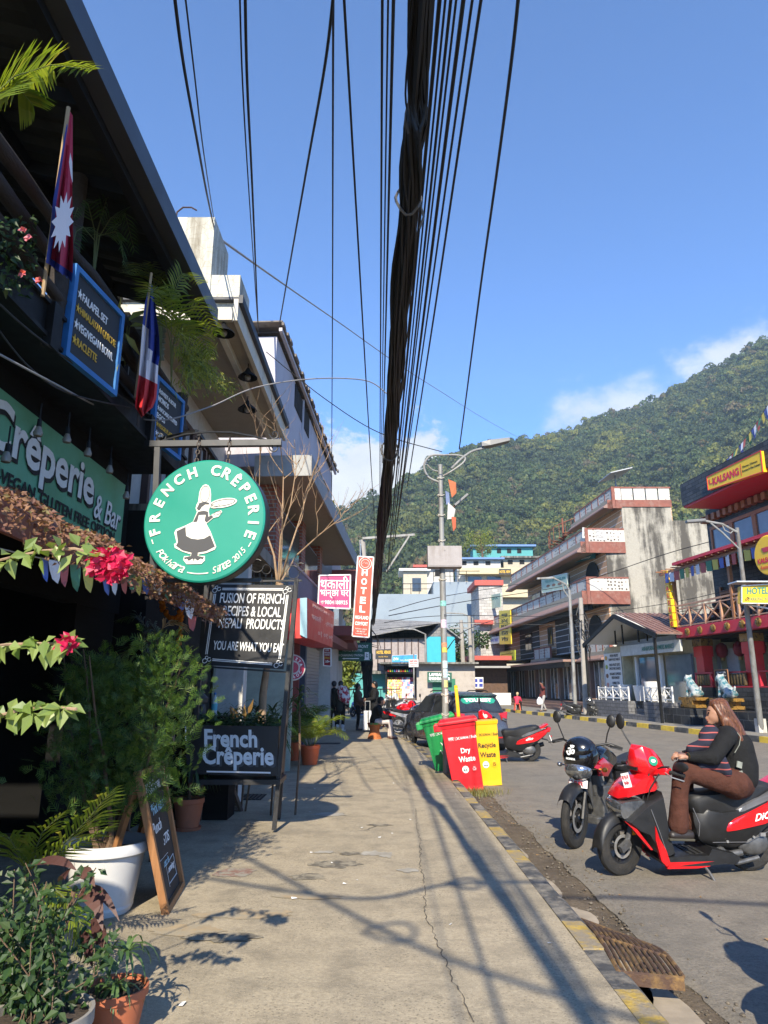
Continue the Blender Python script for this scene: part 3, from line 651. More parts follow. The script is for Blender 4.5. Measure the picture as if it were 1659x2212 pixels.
poly(mb,[(575,920),(580,830),(590,790),(612,757),(640,745),(668,757),(690,790),(702,850),(705,930),(690,1015),(700,1070),(760,1028),(815,1013),(826,1030),(792,1076),(742,1086),(672,1142),(720,1220),(787,1370),(775,1397),(690,1430),(610,1442),(615,1455),(680,1458),(682,1500),(650,1533),(500,1533),(463,1490),(470,1455),(530,1455),(540,1440),(450,1410),(370,1372),(358,1335),(383,1320),(352,1222),(368,1190),(460,1155),(535,1120),(570,1020),(553,985),(560,950)],0)
poly(mb,ell(832,940,140,46,-.13),0);poly(mb,ell(752,965,52,26,-.1),.001);mb.build('emblem',m_cream,rs)
mb=MB();o_=.0075
poly(mb,[(588,935),(640,922),(690,935),(690,950),(650,948),(615,975),(600,1003),(580,1005),(566,985),(580,960)],o_,.002)
poly(mb,[(583,1022),(640,1012),(684,1024),(690,1075),(725,1060),(740,1078),(675,1130),(655,1110),(664,1052),(592,1052),(580,1118),(540,1122)],o_,.002)
poly(mb,[(376,1210),(465,1168),(468,1205),(478,1258),(530,1285),(600,1296),(665,1288),(722,1256),(775,1368),(690,1410),(570,1428),(450,1398),(382,1352),(398,1318)],o_,.002)
poly(mb,[(545,1425),(608,1425),(606,1455),(672,1470),(660,1490),(640,1480),(610,1500),(580,1478),(572,1512),(562,1478),(520,1500),(500,1478),(478,1485),(472,1468),(540,1455)],o_,.002)
for e1_,e2_ in((ell(832,938,124,33,-.13),ell(832,938,116,27,-.13)),(ell(752,964,46,18,-.1),ell(752,964,40,13,-.1)),(ell(641,845,50,84,0),ell(641,845,45,78,0)),(ell(780,1040,40,18,-.3),ell(780,1040,34,13,-.3))):
 n=len(e1_);mb.add([on_disc(*E(*p),.0085)for p in e1_+e2_],[(i,(i+1)%n,(i+1)%n+n,i+n)for i in range(n)])
mb.build('emblem_dark',m_char,rs)
mb=MB();m_chain=M('rusty_chain',(.06,.045,.035),.6,metal=.4,var=.4)
for(X0,Y0,X1,Y1)in((431,945,424,1000),(497,945,492,1002)):
 a,b=gy(X0,Y0,5.3),gy(X1,Y1,5.24);n=6
 for i in range(n):
  p=a.lerp(b,(i+.5)/n);q=(b-a)/n*.62;s_=V((1,0,0))if i%2 else V((0,1,0))
  mb.tube([p-q+s_*0,p-q*.5+s_*.013,p+q*.5+s_*.013,p+q,p+q*.5-s_*.013,p-q*.5-s_*.013,p-q],.005,5)
mb.build('chain',m_chain,rs)
SY=7.9
st=thing('sign_stand','tall black stand with white lettered board above and planter box sign below','sign',gz(592,1790,0))
B=lambda X,Y,y=SY:gy(X,Y,y)
for nm,a,b,w in(('post',(641,1250),(592,1793),.045),('post',(447,1262),(412,1690),.045)):
 p0,p1=B(*a),B(*b)
 if p1.z<0:p1.z=0
 mb=MB();mb.bar(p0,p1,w,w);mb.build(nm,m_iron,st)
p0,p1=gy(640,1270,8.35),gz(602,1770,0);mb=MB();mb.bar(p0,p1,.04,.05);mb.build('post',m_iron,st)
mb=MB();mb.bar(B(500,1256),B(652,1254),.02,.02);mb.bar(B(440,1440),B(620,1452),.02,.02);mb.build('cross_rail',m_iron,st)
mb=MB()
for(cx,cy,r,s)in((555,1222,14,1),(575,1230,10,-1),(633,1236,14,1),(650,1225,9,1)):mb.tube([B(cx+s*r*math.cos(a),cy+r*math.sin(a))for a in[j*.45 for j in range(13)]],.005,5)
mb.build('scroll',m_iron,st)
Y1=SY-.05;C4=[gy(X,Y,Y1)for X,Y in((457,1262),(634,1264),(612,1446),(432,1436))]
def lerp4(u,v):return(C4[0].lerp(C4[1],u)).lerp(C4[3].lerp(C4[2],u),v)
mb=MB();b_=[p+V((0,.03,0))for p in C4];mb.add(C4+b_,[(3,2,1,0),(4,5,6,7),(0,1,5,4),(1,2,6,5),(2,3,7,6),(3,0,4,7)]);mb.build('blackboard',m_bsign,st)
def on_board(mb,s,u,v,w,h,bold=.012):
 c=lerp4(u,v);xa=(lerp4(min(1,u+.1),v)-lerp4(u-.1,v)).normalized();ya=(lerp4(u,v-.1)-lerp4(u,v+.1)).normalized();W_=(C4[1]-C4[0]).length;ya2=ya-xa*0
 vs,fs=text_geo(s,bold);lo,hi=vs.min(0),vs.max(0);kx_=w*W_/(hi[0]-lo[0]);ky_=h/(hi[1]-lo[1]);m_=(lo+hi)/2;n_=xa.cross(ya)
 k=len(mb.v);mb.v+=[tuple(c+xa*((p[0]-m_[0])*kx_)+ya2*((p[1]-m_[1])*ky_)+n_*(.002+(.003 if p[2]>0 else 0)))for p in vs];mb.f+=[tuple(i+k for i in f)for f in fs];mb.mi+=[0]*len(fs)
mb=MB();on_board(mb,'FUSION OF FRENCH',.52,.17,.78,.115);on_board(mb,'RECIPES & LOCAL',.54,.33,.70,.115);on_board(mb,'NEPALI  PRODUCTS',.55,.48,.78,.115);on_board(mb,'YOU ARE WHAT YOU EAT',.55,.755,.84,.10)
mb.build('lettering',m_let,st)
mb=MB();bw=.0045
for k in(0,.018):
 for(ua,va,ub,vb)in((.14,.05+k,.88,.045+k),(.14,.94-k,.86,.955-k),(.05+k,.12,.05+k,.87),(.95-k,.12,.95-k,.88)):
  a,b=lerp4(ua,va),lerp4(ub,vb);d=(b-a).normalized();s_=d.cross(V((0,-1,0)))*bw;o3=V((0,-.004,0));mb.quad(a-s_+o3,b-s_+o3,b+s_+o3,a+s_+o3)
for(u,v)in((.07,.06),(.93,.06),(.07,.93),(.93,.94)):
 for(du,dv,r)in((.03,0,.022),(-.02,.02,.026),(0,-.02,.018)):mb.tube([lerp4(u+du+r*math.cos(a),v+dv+r*math.sin(a))+V((0,-.004,0))for a in[j*.5 for j in range(12)]],.004,4)
mb.build('border',m_let,st)
pb=[gy(X,Y,Y1)for X,Y in((399,1566),(602,1569),(598,1676),(404,1672))];bk=[p+V((.02,.42,0))for p in pb]
mb=MB();mb.add(pb+bk,[(3,2,1,0),(4,5,6,7),(1,2,6,5),(2,3,7,6),(3,0,4,7)]);mb.build('planter_box',m_bsign,st)
mb=MB();t_=[p+V((0,.01,-.05))for p in(pb[0],pb[1],bk[1],bk[0])];mb.quad(*t_);mb.build('soil',M('potting_soil',(.05,.035,.025),.95,var=.3,bump=.8),st)
C4=pb;mb=MB();on_board(mb,'French',.49,.26,.56,.185,.03);on_board(mb,'Crêperie',.57,.66,.75,.25,.03);C4=[p+V((.014,.002,-.014))for p in pb]
ms_=MB();on_board(ms_,'French',.50,.275,.56,.185,.03);on_board(ms_,'Crêperie',.58,.675,.75,.25,.03);ms_.build('shadow_lettering',M('grey_lettering',(.055,.06,.068),.7),st)
C4=pb
for q_ in mb.v[:0]:pass
mb.v=[(x,y-.004,z)for x,y,z in mb.v];mb.build('planter_lettering',M('pale_blue_lettering',(.62,.67,.70),.7,var=.05),st)
mb=MB();a,b=lerp4(.22,.94),lerp4(.93,.94);mb.bar(a+V((0,-.004,0)),b+V((0,-.004,0)),.003,.016);a,b=lerp4(.01,.03),lerp4(.005,.35);mb.bar(a+V((0,-.004,0)),b+V((0,-.004,0)),.012,.003);mb.build('painted_line',m_let,st)
mb=MB();a,b=gy(430,1684,Y1),gy(606,1684,Y1);mb.bx(a.x,b.x,Y1-.02,Y1+.46,a.z-.05,a.z);mb.build('shelf',m_iron,st)
def plaster_mat(name,base,streak,amount=(.48,.68),bump=.3,crackle=False,st=(3.2,3.2,.35)):
 m,N,L,b=node_mat(name);tc=N.new('ShaderNodeTexCoord');mp=N.new('ShaderNodeMapping');mp.inputs['Scale'].default_value=st;L.new(tc.outputs['Object'],mp.inputs[0])
 def nz(s,d,v=None):
  n=N.new('ShaderNodeTexNoise');n.inputs['Scale'].default_value=s;n.inputs['Detail'].default_value=d;n.inputs['Roughness'].default_value=.68;L.new(v or mp.outputs[0],n.inputs['Vector']);return n.outputs[0]
 def rng(v,a,c,lo=0.,hi=1.):
  q=N.new('ShaderNodeMapRange');L.new(v,q.inputs[0]);q.inputs[1].default_value=a;q.inputs[2].default_value=c;q.inputs[3].default_value=lo;q.inputs[4].default_value=hi;return q.outputs[0]
 def mix(f,a,c):
  q=N.new('ShaderNodeMix');q.data_type='RGBA';L.new(f,q.inputs[0])
  for i,k in((6,a),(7,c)):
   if isinstance(k,tuple):q.inputs[i].default_value=list(k)+[1]
   else:L.new(k,q.inputs[i])
  return q.outputs[2]
 n1=nz(1.2,9);n2=nz(.45,6,tc.outputs['Object']);n3=nz(9,7,tc.outputs['Object'])
 mu=N.new('ShaderNodeMath');mu.operation='ADD';L.new(n1,mu.inputs[0]);L.new(rng(n2,.3,.7,-.12,.12),mu.inputs[1])
 c=mix(rng(n3,.35,.65),base,tuple(k*.86 for k in base));c=mix(rng(mu.outputs[0],amount[0],amount[1],0,.9),c,streak)
 if crackle:
  vo=N.new('ShaderNodeTexVoronoi');vo.feature='DISTANCE_TO_EDGE';vo.inputs['Scale'].default_value=9;L.new(tc.outputs['Object'],vo.inputs['Vector']);c=mix(rng(vo.outputs['Distance'],0,.035,.6,0),c,streak)
 L.new(c,b.inputs['Base Color']);b.inputs['Roughness'].default_value=.9;b.inputs['Specular IOR Level'].default_value=.2
 bp=N.new('ShaderNodeBump');bp.inputs['Strength'].default_value=bump;bp.inputs['Distance'].default_value=.02;L.new(n3,bp.inputs['Height']);L.new(bp.outputs[0],b.inputs['Normal']);MATS[name]=m
 return m
def brick_mat(name,c1,c2,mortar,sc_=1.,bw=.24,bh=.085,wet=.85,ms=.012):
 m,N,L,b=node_mat(name);tc=N.new('ShaderNodeTexCoord');sep=N.new('ShaderNodeSeparateXYZ');L.new(tc.outputs['Object'],sep.inputs[0])
 ad=N.new('ShaderNodeMath');ad.operation='ADD';L.new(sep.outputs[0],ad.inputs[0]);L.new(sep.outputs[1],ad.inputs[1]);cb=N.new('ShaderNodeCombineXYZ');L.new(ad.outputs[0],cb.inputs[0]);L.new(sep.outputs[2],cb.inputs[1])
 br=N.new('ShaderNodeTexBrick');br.inputs['Scale'].default_value=sc_;br.inputs['Brick Width'].default_value=bw;br.inputs['Row Height'].default_value=bh;br.inputs['Mortar Size'].default_value=ms
 br.inputs['Color1'].default_value=list(c1)+[1];br.inputs['Color2'].default_value=list(c2)+[1];br.inputs['Mortar'].default_value=list(mortar)+[1];L.new(cb.outputs[0],br.inputs['Vector'])
 n=N.new('ShaderNodeTexNoise');n.inputs['Scale'].default_value=12;n.inputs['Detail'].default_value=6;L.new(tc.outputs['Object'],n.inputs['Vector']);mx=N.new('ShaderNodeMix');mx.data_type='RGBA';mx.blend_type='MULTIPLY';mx.inputs[0].default_value=.7;L.new(br.outputs[0],mx.inputs[6]);L.new(n.outputs[0],mx.inputs[7])
 g=N.new('ShaderNodeMix');g.data_type='RGBA';g.blend_type='ADD';g.inputs[0].default_value=1;L.new(mx.outputs[2],g.inputs[6]);L.new(mx.outputs[2],g.inputs[7]);L.new(g.outputs[2],b.inputs['Base Color']);b.inputs['Roughness'].default_value=wet;b.inputs['Specular IOR Level'].default_value=.5 if wet>.6 else .15
 bp=N.new('ShaderNodeBump');bp.inputs['Strength'].default_value=.5;bp.inputs['Distance'].default_value=.01;bp.invert=True;L.new(br.outputs['Fac'],bp.inputs['Height']);L.new(bp.outputs[0],b.inputs['Normal']);MATS[name]=m;return m
m_crackw=plaster_mat('cracked_whitewash',(.58,.56,.48),(.20,.17,.12),(.5,.72),crackle=True)
m_beige=M('beige_soffit',(.31,.265,.20),.8,var=.1,col2=(.25,.2,.14),lohi=(.6,.75));m_creamw=M('cream_fascia',(.55,.50,.40),.7,var=.12,col2=(.3,.26,.2),lohi=(.58,.7))
m_tar=M('tar_edge',(.03,.033,.04),.6,var=.3);m_lilac=M('lilac_grey_render',(.46,.43,.46),.85,var=.08,scale=1.2,col2=(.30,.28,.30),lohi=(.55,.75),stretch=(1,1,.3))
m_fibre=M('old_fibre_sheet',(.20,.17,.14),.85,var=.3,col2=(.09,.08,.07),lohi=(.45,.65));m_brown=M('dark_brown_wood',(.045,.020,.016),.5,var=.25);m_glass=M('dark_glass',(.035,.040,.045),.06,var=.3,scale=1.2,spec=.8)
m_curt=M('pale_curtain',(.34,.35,.36),.5,var=.2,scale=3,stretch=(8,8,.3));m_brickr=brick_mat('red_brick',(.30,.085,.045),(.22,.06,.035),(.22,.19,.16));m_greyrail=M('grey_railing',(.20,.22,.26),.5,var=.1);m_mossy=plaster_mat('mossy_concrete',(.25,.24,.21),(.05,.05,.045),(.4,.6))
m_greyc=M('grey_concrete',(.33,.33,.32),.85,var=.15,col2=(.2,.2,.2),lohi=(.55,.7));m_dred=M('dull_red_paint',(.24,.06,.05),.6,var=.15);m_whitew=plaster_mat('grubby_white_wall',(.52,.50,.46),(.28,.25,.21),(.55,.75))
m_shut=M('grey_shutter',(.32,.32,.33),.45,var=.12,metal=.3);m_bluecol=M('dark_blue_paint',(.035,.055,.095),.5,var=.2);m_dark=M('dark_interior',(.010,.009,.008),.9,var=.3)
h2=thing('concrete_house','narrow house with cracked whitewashed roof pier and deep beige eaves behind the cafe','house',(-3.5,10.5,0))
mb=MB();mb.bx(-4.6,-2.38,8.42,9.3,6.35,7.9);mb.build('roof_pier',m_crackw,h2)
mb=MB();mb.bx(-2.38,-1.98,8.45,9.1,6.38,7.0);mb.build('parapet',m_crackw,h2)
mb=MB();mb.bx(-6.5,-2.02,8.35,13.0,6.30,6.36);mb.build('eaves',m_beige,h2)
mb=MB();mb.bx(-2.02,-1.96,8.33,13.02,6.24,6.56);mb.bx(-6.5,-2.022,8.28,8.348,6.22,6.37);mb.bx(-2.3,-2.22,8.36,12.9,6.2,6.298);mb.build('fascia',m_creamw,h2)
mb=MB();mb.bx(-1.96,-1.90,8.33,13.02,6.50,6.62);mb.bx(-6.5,-1.96,8.36,13.0,6.57,6.61);mb.build('roof_edge',m_tar,h2)
mb=MB();mb.bx(-6.5,-3.3,8.5,13.6,0,6.295);mb.build('wall',m_whitew,h2)
mb=MB();mb.bx(-3.3,-2.0,8.5,13.3,3.55,3.75);mb.build('balcony_floor',m_mossy,h2)
for y0,y1 in((9.0,10.3),(10.45,11.9),(12.0,13.2)):
 f=MB()
 for z in(3.8,4.9,5.6):f.bx(-3.3,-3.2,y0,y1,z,z+.09)
 for yy in(y0,y0+(y1-y0)/3,y0+2*(y1-y0)/3,y1-.09):f.bx(-3.298,-3.202,yy,yy+.09,3.8,5.69)
 w_=f.build('window',m_brown,h2);g=MB();g.bx(-3.296,-3.26,y0+.02,y1-.02,3.82,5.6);g.build('pane',m_curt,w_)
mb=MB();mb.bx(-2.30,-1.92,9.7,9.95,0,3.55);mb.build('white_column',m_whitew,h2)
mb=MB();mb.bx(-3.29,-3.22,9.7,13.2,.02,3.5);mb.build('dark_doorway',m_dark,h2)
mb=MB();mb.bx(-3.2,-1.72,13.32,13.44,0,3.55);mb.build('side_wall',M('pale_green_wall',(.30,.33,.27),.8),h2)
mb=MB();mb.tube([(-3.0,8.6,7.9),(-2.98,8.6,8.12),(-2.9,8.6,8.2),(-2.78,8.6,8.2),(-2.7,8.6,8.15)],.012,6);mb.build('rusty_rod',M('rust',(.06,.035,.025),.9),h2)
pl=None;labs=('pendant lamp nearest the roof pier under the beige eaves','middle pendant lamp under the beige eaves','farthest pendant lamp under the beige eaves')
for(X,Y),l in zip(((484,700),(536,798),(535,868)),labs):
 c=gz(X,Y,6.2 if Y<860 else 5.8)
 if pl is None:
  pl=thing('pendant_lamp',l,'lamp',c,group='pendant lamps under the eaves');mb=MB();mb.lathe([(0,.02),(.02,.02),(.05,-.04),(.14,-.12),(.15,-.14)],c,14);mb.build('shade',m_black,pl,smooth=True);mb=MB();mb.cyl(c,V((c.x,c.y,6.295)),.008,n=5);mb.build('cord',m_black,pl);mb=MB();mb.ball(c-V((0,0,.13)),.05,10,6);mb.build('bulb',m_bulb,pl,smooth=True)
 else:dup(pl,c,label=l)
F3=(V((-2.22,13.6,0)),V((.045,1,0)))
def f3():return MB().frame(*F3)
h3=thing('lilac_block','tall lilac grey block with brown sheet roof, long balcony and brick piers','building',(-2.6,17,0))
mb=f3();mb.bx(0,10.2,.10,6,5.9,8.85);mb.build('upper_wall',m_lilac,h3)
mb=f3();mb.bx(0.05,10.55,.55,6,0,5.6);mb.build('lower_wall',m_whitew,h3)
mb=f3();n=44
for i in range(n):
 a,b=-.3+10.6*i/n,-.3+10.6*(i+1)/n-.02;mb.box(((a+b)/2,2.68,9.05+.018*(i%2)),(b-a,5.5,.03),(0.0,0,0))
 mb.box(((a+b)/2,-.08+.03*math.sin(i*1.7),8.99+.01*(i%3)),(b-a,.05,.07))
mb.build('roof',m_fibre,h3)
mb=f3();mb.bx(-.2,10.2,-.05,.02,8.87,8.95);mb.bx(3.4,3.46,.04,.098,5.9,8.85);mb.build('eaves_pipe',m_lilac,h3)
mb=f3();mb.bx(2.3,4.6,.08,.098,8.2,8.8);
mb.build('vent_grille',m_dark,h3)
mb=f3();mb.bx(-.4,10.4,-.75,.35,5.6,5.72);mb.build('balcony_floor',m_beige,h3)
mb=f3();mb.bx(-.4,10.4,-.80,-.752,5.55,5.98);mb.bx(-.45,-.402,-.8,.35,5.55,5.98);mb.build('balcony_parapet',m_greyc,h3)
w_=None
for u0,u1 in((6.0,7.2),(7.6,8.9)):
 mb=f3();mb.bx(u0,u1,.04,.098,6.1,7.9);f=mb.build('window',m_black,h3);mb=f3();mb.bx(u0+.08,u1-.08,.025,.038,6.2,7.8);mb.build('pane',m_glass,f)
for u in(.3,3.6,6.9):
 mb=f3();mb.bx(u,u+.55,.02,.5,2.93,5.598);mb.build('brick_pier',m_brickr,h3)
mb=f3();mb.bx(4.2,6.8,.1,.2,3.2,5.3);mb.bx(.9,3.5,.1,.2,3.1,5.3);f=mb.build('upper_window',m_greyrail,h3);mb=f3();mb.bx(4.35,6.65,.05,.095,3.3,5.2);mb.bx(1.05,3.35,.05,.095,3.2,5.2);mb.build('pane',m_glass,f)
mb=f3();mb.bx(-.8,10.4,-.5,.5,2.72,2.92);mb.build('lower_slab',m_dred,h3)
rl=MB().frame(*F3)
for i in range(62):rl.bx(-.8+i*.11,-.78+i*.11,-.52,-.50,2.95,3.75)
rl.bx(-.82,6.0,-.53,-.49,3.75,3.80);rl.bx(-.82,6.0,-.53,-.49,2.93,2.97)
for i in range(10):rl.bx(-.82,-.80,-.5+i*.11,-.48+i*.11,2.95,3.75)
rl.build('railing',m_greyrail,h3)
mb=f3();mb.bx(8.5,11.2,-1.1,.35,3.05,3.35);mb.bx(8.3,11.3,-1.15,-1.1,3.35,3.6);mb.build('red_canopy',m_dred,h3)
mb=f3();mb.bx(2.8,5.4,.45,.54,.05,2.6);mb.build('shop_window',M('red_shop_front',(.22,.02,.02),.3,var=.4,scale=2,col2=(.05,.04,.04)),h3)
mb=f3()
for i in range(26):mb.box((7.9,.42,.1+i*.1),(4.2,.05,.085),(.35,0,0))
mb.build('roller_shutter',m_shut,h3)
mb=f3();mb.bx(5.5,5.75,.15,.5,0,2.9);mb.build('blue_column',m_bluecol,h3)
mb=f3();mb.bx(2.72,2.8,.3,.54,.05,2.7);mb.bx(5.4,5.48,.3,.54,.05,2.7);mb.build('door_frame',m_dred,h3)
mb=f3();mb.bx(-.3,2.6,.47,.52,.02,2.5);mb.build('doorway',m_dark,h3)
F4=(V((-1.35,24.3,0)),V((-.01,1,0)))
h4=thing('red_balcony_house','far corner house with dull red slab, blue railing and grey ground floor','house',(-1.8,26,0))
mb=MB().frame(*F4);mb.bx(.2,8.6,.5,6,0,6.6);mb.build('wall',m_whitew,h4)
mb=MB().frame(*F4);mb.bx(0,8.6,-.55,.5,5.1,5.5);mb.bx(0,8.6,-.3,.5,2.95,3.2);mb.build('slab',m_dred,h4)
mb=MB().frame(*F4)
for i in range(72):mb.bx(i*.12,.02+i*.12,-.52,-.5,5.55,6.4)
mb.bx(0,8.6,-.53,-.49,6.4,6.45);mb.build('railing',M('blue_grey_rail',(.16,.22,.30),.5),h4)
mb=MB().frame(*F4);mb.bx(.5,4,.45,.498,3.5,4.9);mb.build('window',m_glass,h4)
yb=gy(498*.553+829,1400,24);
cl=thing('yellow_cloth','yellow cloth hung over the rail above the brick pier','cloth',gy(722,1100,24.2))
mb=MB();mb.loft([[gy(X,Y,24.2+d)for X,Y in((716,1082),(722,1080),(724,1098),(731,1112),(731,1130),(722,1126),(718,1108))]for d in(0,.05)]);mb.build('fabric',M('yellow_fabric',(.65,.48,.02),.8),cl)
m_mag=M('magenta_vinyl',(.40,.035,.16),.45,var=.06);m_redv=M('red_vinyl',(.56,.035,.03),.45,var=.06);m_orv=M('orange_red_vinyl',(.60,.065,.035),.5,var=.05);m_greenv=M('deep_green_vinyl',(.008,.085,.05),.5,var=.1);m_alu=M('aluminium_frame',(.55,.55,.55),.4,metal=.4)
m_lightblue=M('light_blue_sheet',(.24,.40,.48),.5,var=.12);m_yv=M('yellow_vinyl',(.66,.50,.02),.5,var=.06)
def flat_sign(name,label,C,mat,lines,frame=None,th=.06,cat='sign',extra=None):
 """C: four corners (TL, TR, BR, BL); lines: (text, u, v, w, h, mat, bold)"""
 t=thing(name,label,cat,(C[0]+C[1]+C[2]+C[3])/4);n=(C[1]-C[0]).cross(C[3]-C[0]).normalized()
 bk=[p+n*th for p in C];mb=MB();mb.add(list(C)+bk,[(3,2,1,0),(4,5,6,7),(0,1,5,4),(1,2,6,5),(2,3,7,6),(3,0,4,7)]);mb.build('panel',mat,t)
 if frame:
  mb=MB()
  for i in range(4):mb.bar(C[i]-n*.003,C[(i+1)%4]-n*.003,.03,.03)
  mb.build('frame',frame,t)
 W_,H_=((C[1]-C[0]).length+(C[2]-C[3]).length)/2,((C[3]-C[0]).length+(C[2]-C[1]).length)/2
 xa=((C[1]-C[0]).normalized()+(C[2]-C[3]).normalized()).normalized();ya=((C[0]-C[3]).normalized()+(C[1]-C[2]).normalized()).normalized();groups={}
 for(s,u,v,w,h,mt,bold)in lines:
  c=C[0].lerp(C[1],u).lerp(C[3].lerp(C[2],u),v)-n*.004;mbx=groups.setdefault(mt,MB())
  vs,fs=text_geo(s,bold);lo,hi=vs.min(0),vs.max(0);kx_=w*W_/max(1e-6,hi[0]-lo[0]);ky_=h*H_/max(1e-6,hi[1]-lo[1]);m_=(lo+hi)/2;k=len(mbx.v)
  mbx.v+=[tuple(c+xa*((p[0]-m_[0])*kx_)+ya*((p[1]-m_[1])*ky_)-n*(.006 if p[2]>0 else 0))for p in vs];mbx.f+=[tuple(i+k for i in f)for f in fs];mbx.mi+=[0]*len(fs)
 for mt,mbx in groups.items():mbx.build('lettering',MATS[mt],t)
 if extra:extra(t,C,n,xa,ya,W_,H_)
 return t
def CY(l,y):return[gy(X,Y,yy)for(X,Y),yy in zip(l,y if isinstance(y,(list,tuple))else[y]*4)]
LW='white_lettering'
flat_sign('hanging_sign','magenta sign with two lines of nepali script and a phone number',CY(((690,1243),(757,1242),(756,1315),(687,1312)),15.5),m_mag,[('थकाली',.5,.235,.9,.40,LW,.01),('भान्छा घर',.5,.585,.9,.27,LW,.01),('☏9804188925',.5,.83,.85,.12,LW,.01)],m_alu)
def hotel_extra(t,C,n,xa,ya,W_,H_):
 c=C[0].lerp(C[1],.5).lerp(C[3].lerp(C[2],.5),.085)-n*.005;mb=MB()
 for r0,r1 in((.40,.37),(.27,.25)):A=[2*PI*i/28 for i in range(28)];mb.add([c+xa*(r*W_*math.cos(a))+ya*(r*W_*math.sin(a))for r in(r0,r1)for a in A],[(i,(i+1)%28,(i+1)%28+28,i+28)for i in range(28)])
 for a,b in(((-.18,-.05),(-.06,.1)),((-.06,.1),(.03,-.02)),((.03,-.02),(.1,.08)),((.1,.08),(.2,-.06))):mb.bar(c+xa*a[0]*W_+ya*a[1]*W_,c+xa*b[0]*W_+ya*b[1]*W_,.012,.004)
 mb.build('emblem',m_let,t)
HC=CY(((773,1202),(807,1204),(797,1377),(761,1374)),17.5)
flat_sign('hotel_banner','tall orange red vertical banner reading hotel beside the cable bundle',HC,m_orv,[(c,.5,v,.36,.085,LW,.04)for c,v in zip('HOTEL',(.20,.315,.43,.55,.66))]+[('HIGHLAND',.5,.765,.82,.045,LW,.03),('COMFORT',.5,.84,.78,.045,LW,.03),('Pokhara-6, Lakeside',.5,.905,.7,.02,LW,0),('061-463277',.5,.935,.5,.02,LW,0),('Gautam Rd, Nepal',.5,.965,.7,.02,LW,0)],m_alu,.03,extra=hotel_extra)
C=[V(gy(X,Y,yy))for(X,Y),yy in zip(((664,1292),(722,1323),(718,1398),(664,1378)),(12.9,16.4,16.4,12.9))]
bx_=flat_sign('box_sign','red light box sign with faded nepali script above the shop door',C,m_redv,[('HANAS ONE REAL',.55,.13,.8,.08,'faded_lettering',.02),('थकाली भान्छा घर',.55,.42,.85,.2,'faded_lettering',.02),('ॐ ०१ ०१ ०१',.55,.75,.8,.2,'faded_lettering',.02)]if M('faded_lettering',(.72,.42,.36),.6)else[],None,.5)
mb=MB();e0=[V(gy(X,Y,12.85))for X,Y in((648,1292),(663,1291),(663,1379),(648,1371))];mb.add(e0+[p+V((0,.06,0))for p in e0],[(3,2,1,0),(4,5,6,7),(0,1,5,4),(1,2,6,5),(2,3,7,6),(3,0,4,7)]);mb.build('end_panel',m_lightblue,bx_)
lb=thing('blue_board','pale blue notice board on the wall left of the red box sign','board',gy(640,1330,14.6));mb=MB();mb.loft([CY(((626,1265),(644,1275),(641,1365),(623,1352)),y)for y in(14.6,14.64)]);mb.build('panel',m_lightblue,lb)
flat_sign('entrance_sign','small dark red entrance sign with yellow word and white arrow',CY(((699,1401),(715,1401),(715,1439),(699,1438)),20.6),M('dark_red_vinyl',(.25,.012,.02),.5),[('HOTEL',.5,.1,.5,.09,LW,.02),('HIGHLAND',.5,.24,.75,.09,LW,.02),('COMFORT',.5,.37,.7,.09,LW,.02),('ENTRANCE',.5,.54,.9,.12,'yellow_lettering',.02),('←',.5,.74,.7,.16,LW,.08)],m_let,.05)
rr=thing('ring_sign','round white sign with red ring of letters beside the shop door','sign',gy(634,1441,13.6));c=gy(633,1442,13.6);mb=MB().frame(c,(.9,.45,0));mb.lathe([(0,-.03),(.24,-.03),(.25,0),(0,.02)],(0,0,0),32,'y');mb.build('disc',m_whitew,rr);mb=MB().frame(c,(.9,.45,0));mb.lathe([(.13,-.034),(.22,-.034)],(0,0,0),32,'y');mb.lathe([(0,-.034),(.1,-.034)],(0,0,0),32,'y');mb.build('ring',M('crimson_vinyl',(.35,.02,.05),.5),rr)
mb=MB()
for i,ch in enumerate('BARISTA COFFEE '):
 a=PI*.9-2*PI*i/15;xa=V((.9,.45,0)).normalized();up=xa*math.cos(a)+Z_*math.sin(a);put_text(mb,ch,c+up*.175+V((0,-.04,0)),up.cross(V((-.45,.9,0)).normalized())*1,up,h=.055,bold=.02)
mb.build('lettering',m_let,rr)
def ev_extra(t,C,n,xa,ya,W_,H_):
 P2=lambda u,v:C[0].lerp(C[1],u).lerp(C[3].lerp(C[2],u),v)-n*.006
 mb=MB();mb.quad(P2(.80,.52),P2(.92,.52),P2(.92,.93),P2(.80,.93));mb.quad(P2(.78,.93),P2(.94,.93),P2(.94,.965),P2(.78,.965));mb.quad(P2(.945,.6),P2(.965,.6),P2(.965,.9),P2(.945,.9));mb.quad(P2(.2,.86),P2(.64,.86),P2(.64,.91),P2(.2,.91));mb.quad(P2(.16,.885),P2(.22,.83),P2(.22,.94));mb.build('pump_symbol',m_let,t)
 m2=MB();c=P2(.86,.70)-n*.004;put_text(m2,'EV',c,ya*1.0,-xa,w=H_*.22,h=W_*.055,bold=.03);m2.build('pump_letters',m_greenv,t)
flat_sign('direction_sign','dark green hotel and charging station sign with white arrow on the cable pole',CY(((728,1389),(803,1389),(803,1427),(727,1427)),29.5),m_greenv,[('MYSTIC LAKE FRONT',.47,.2,.86,.17,LW,.0),('HOTEL & SUITES',.45,.42,.55,.12,LW,0),('EV CHARGING STATION',.39,.70,.74,.12,LW,0)],m_greenv,.05,extra=ev_extra)
m_stem=M('green_stem',(.10,.12,.04),.7);m_bark=M('pale_bark',(.30,.20,.12),.85,var=.25,scale=12,bump=.4);m_dbark=M('brown_bark',(.12,.075,.045),.9,var=.3,scale=14,bump=.6)
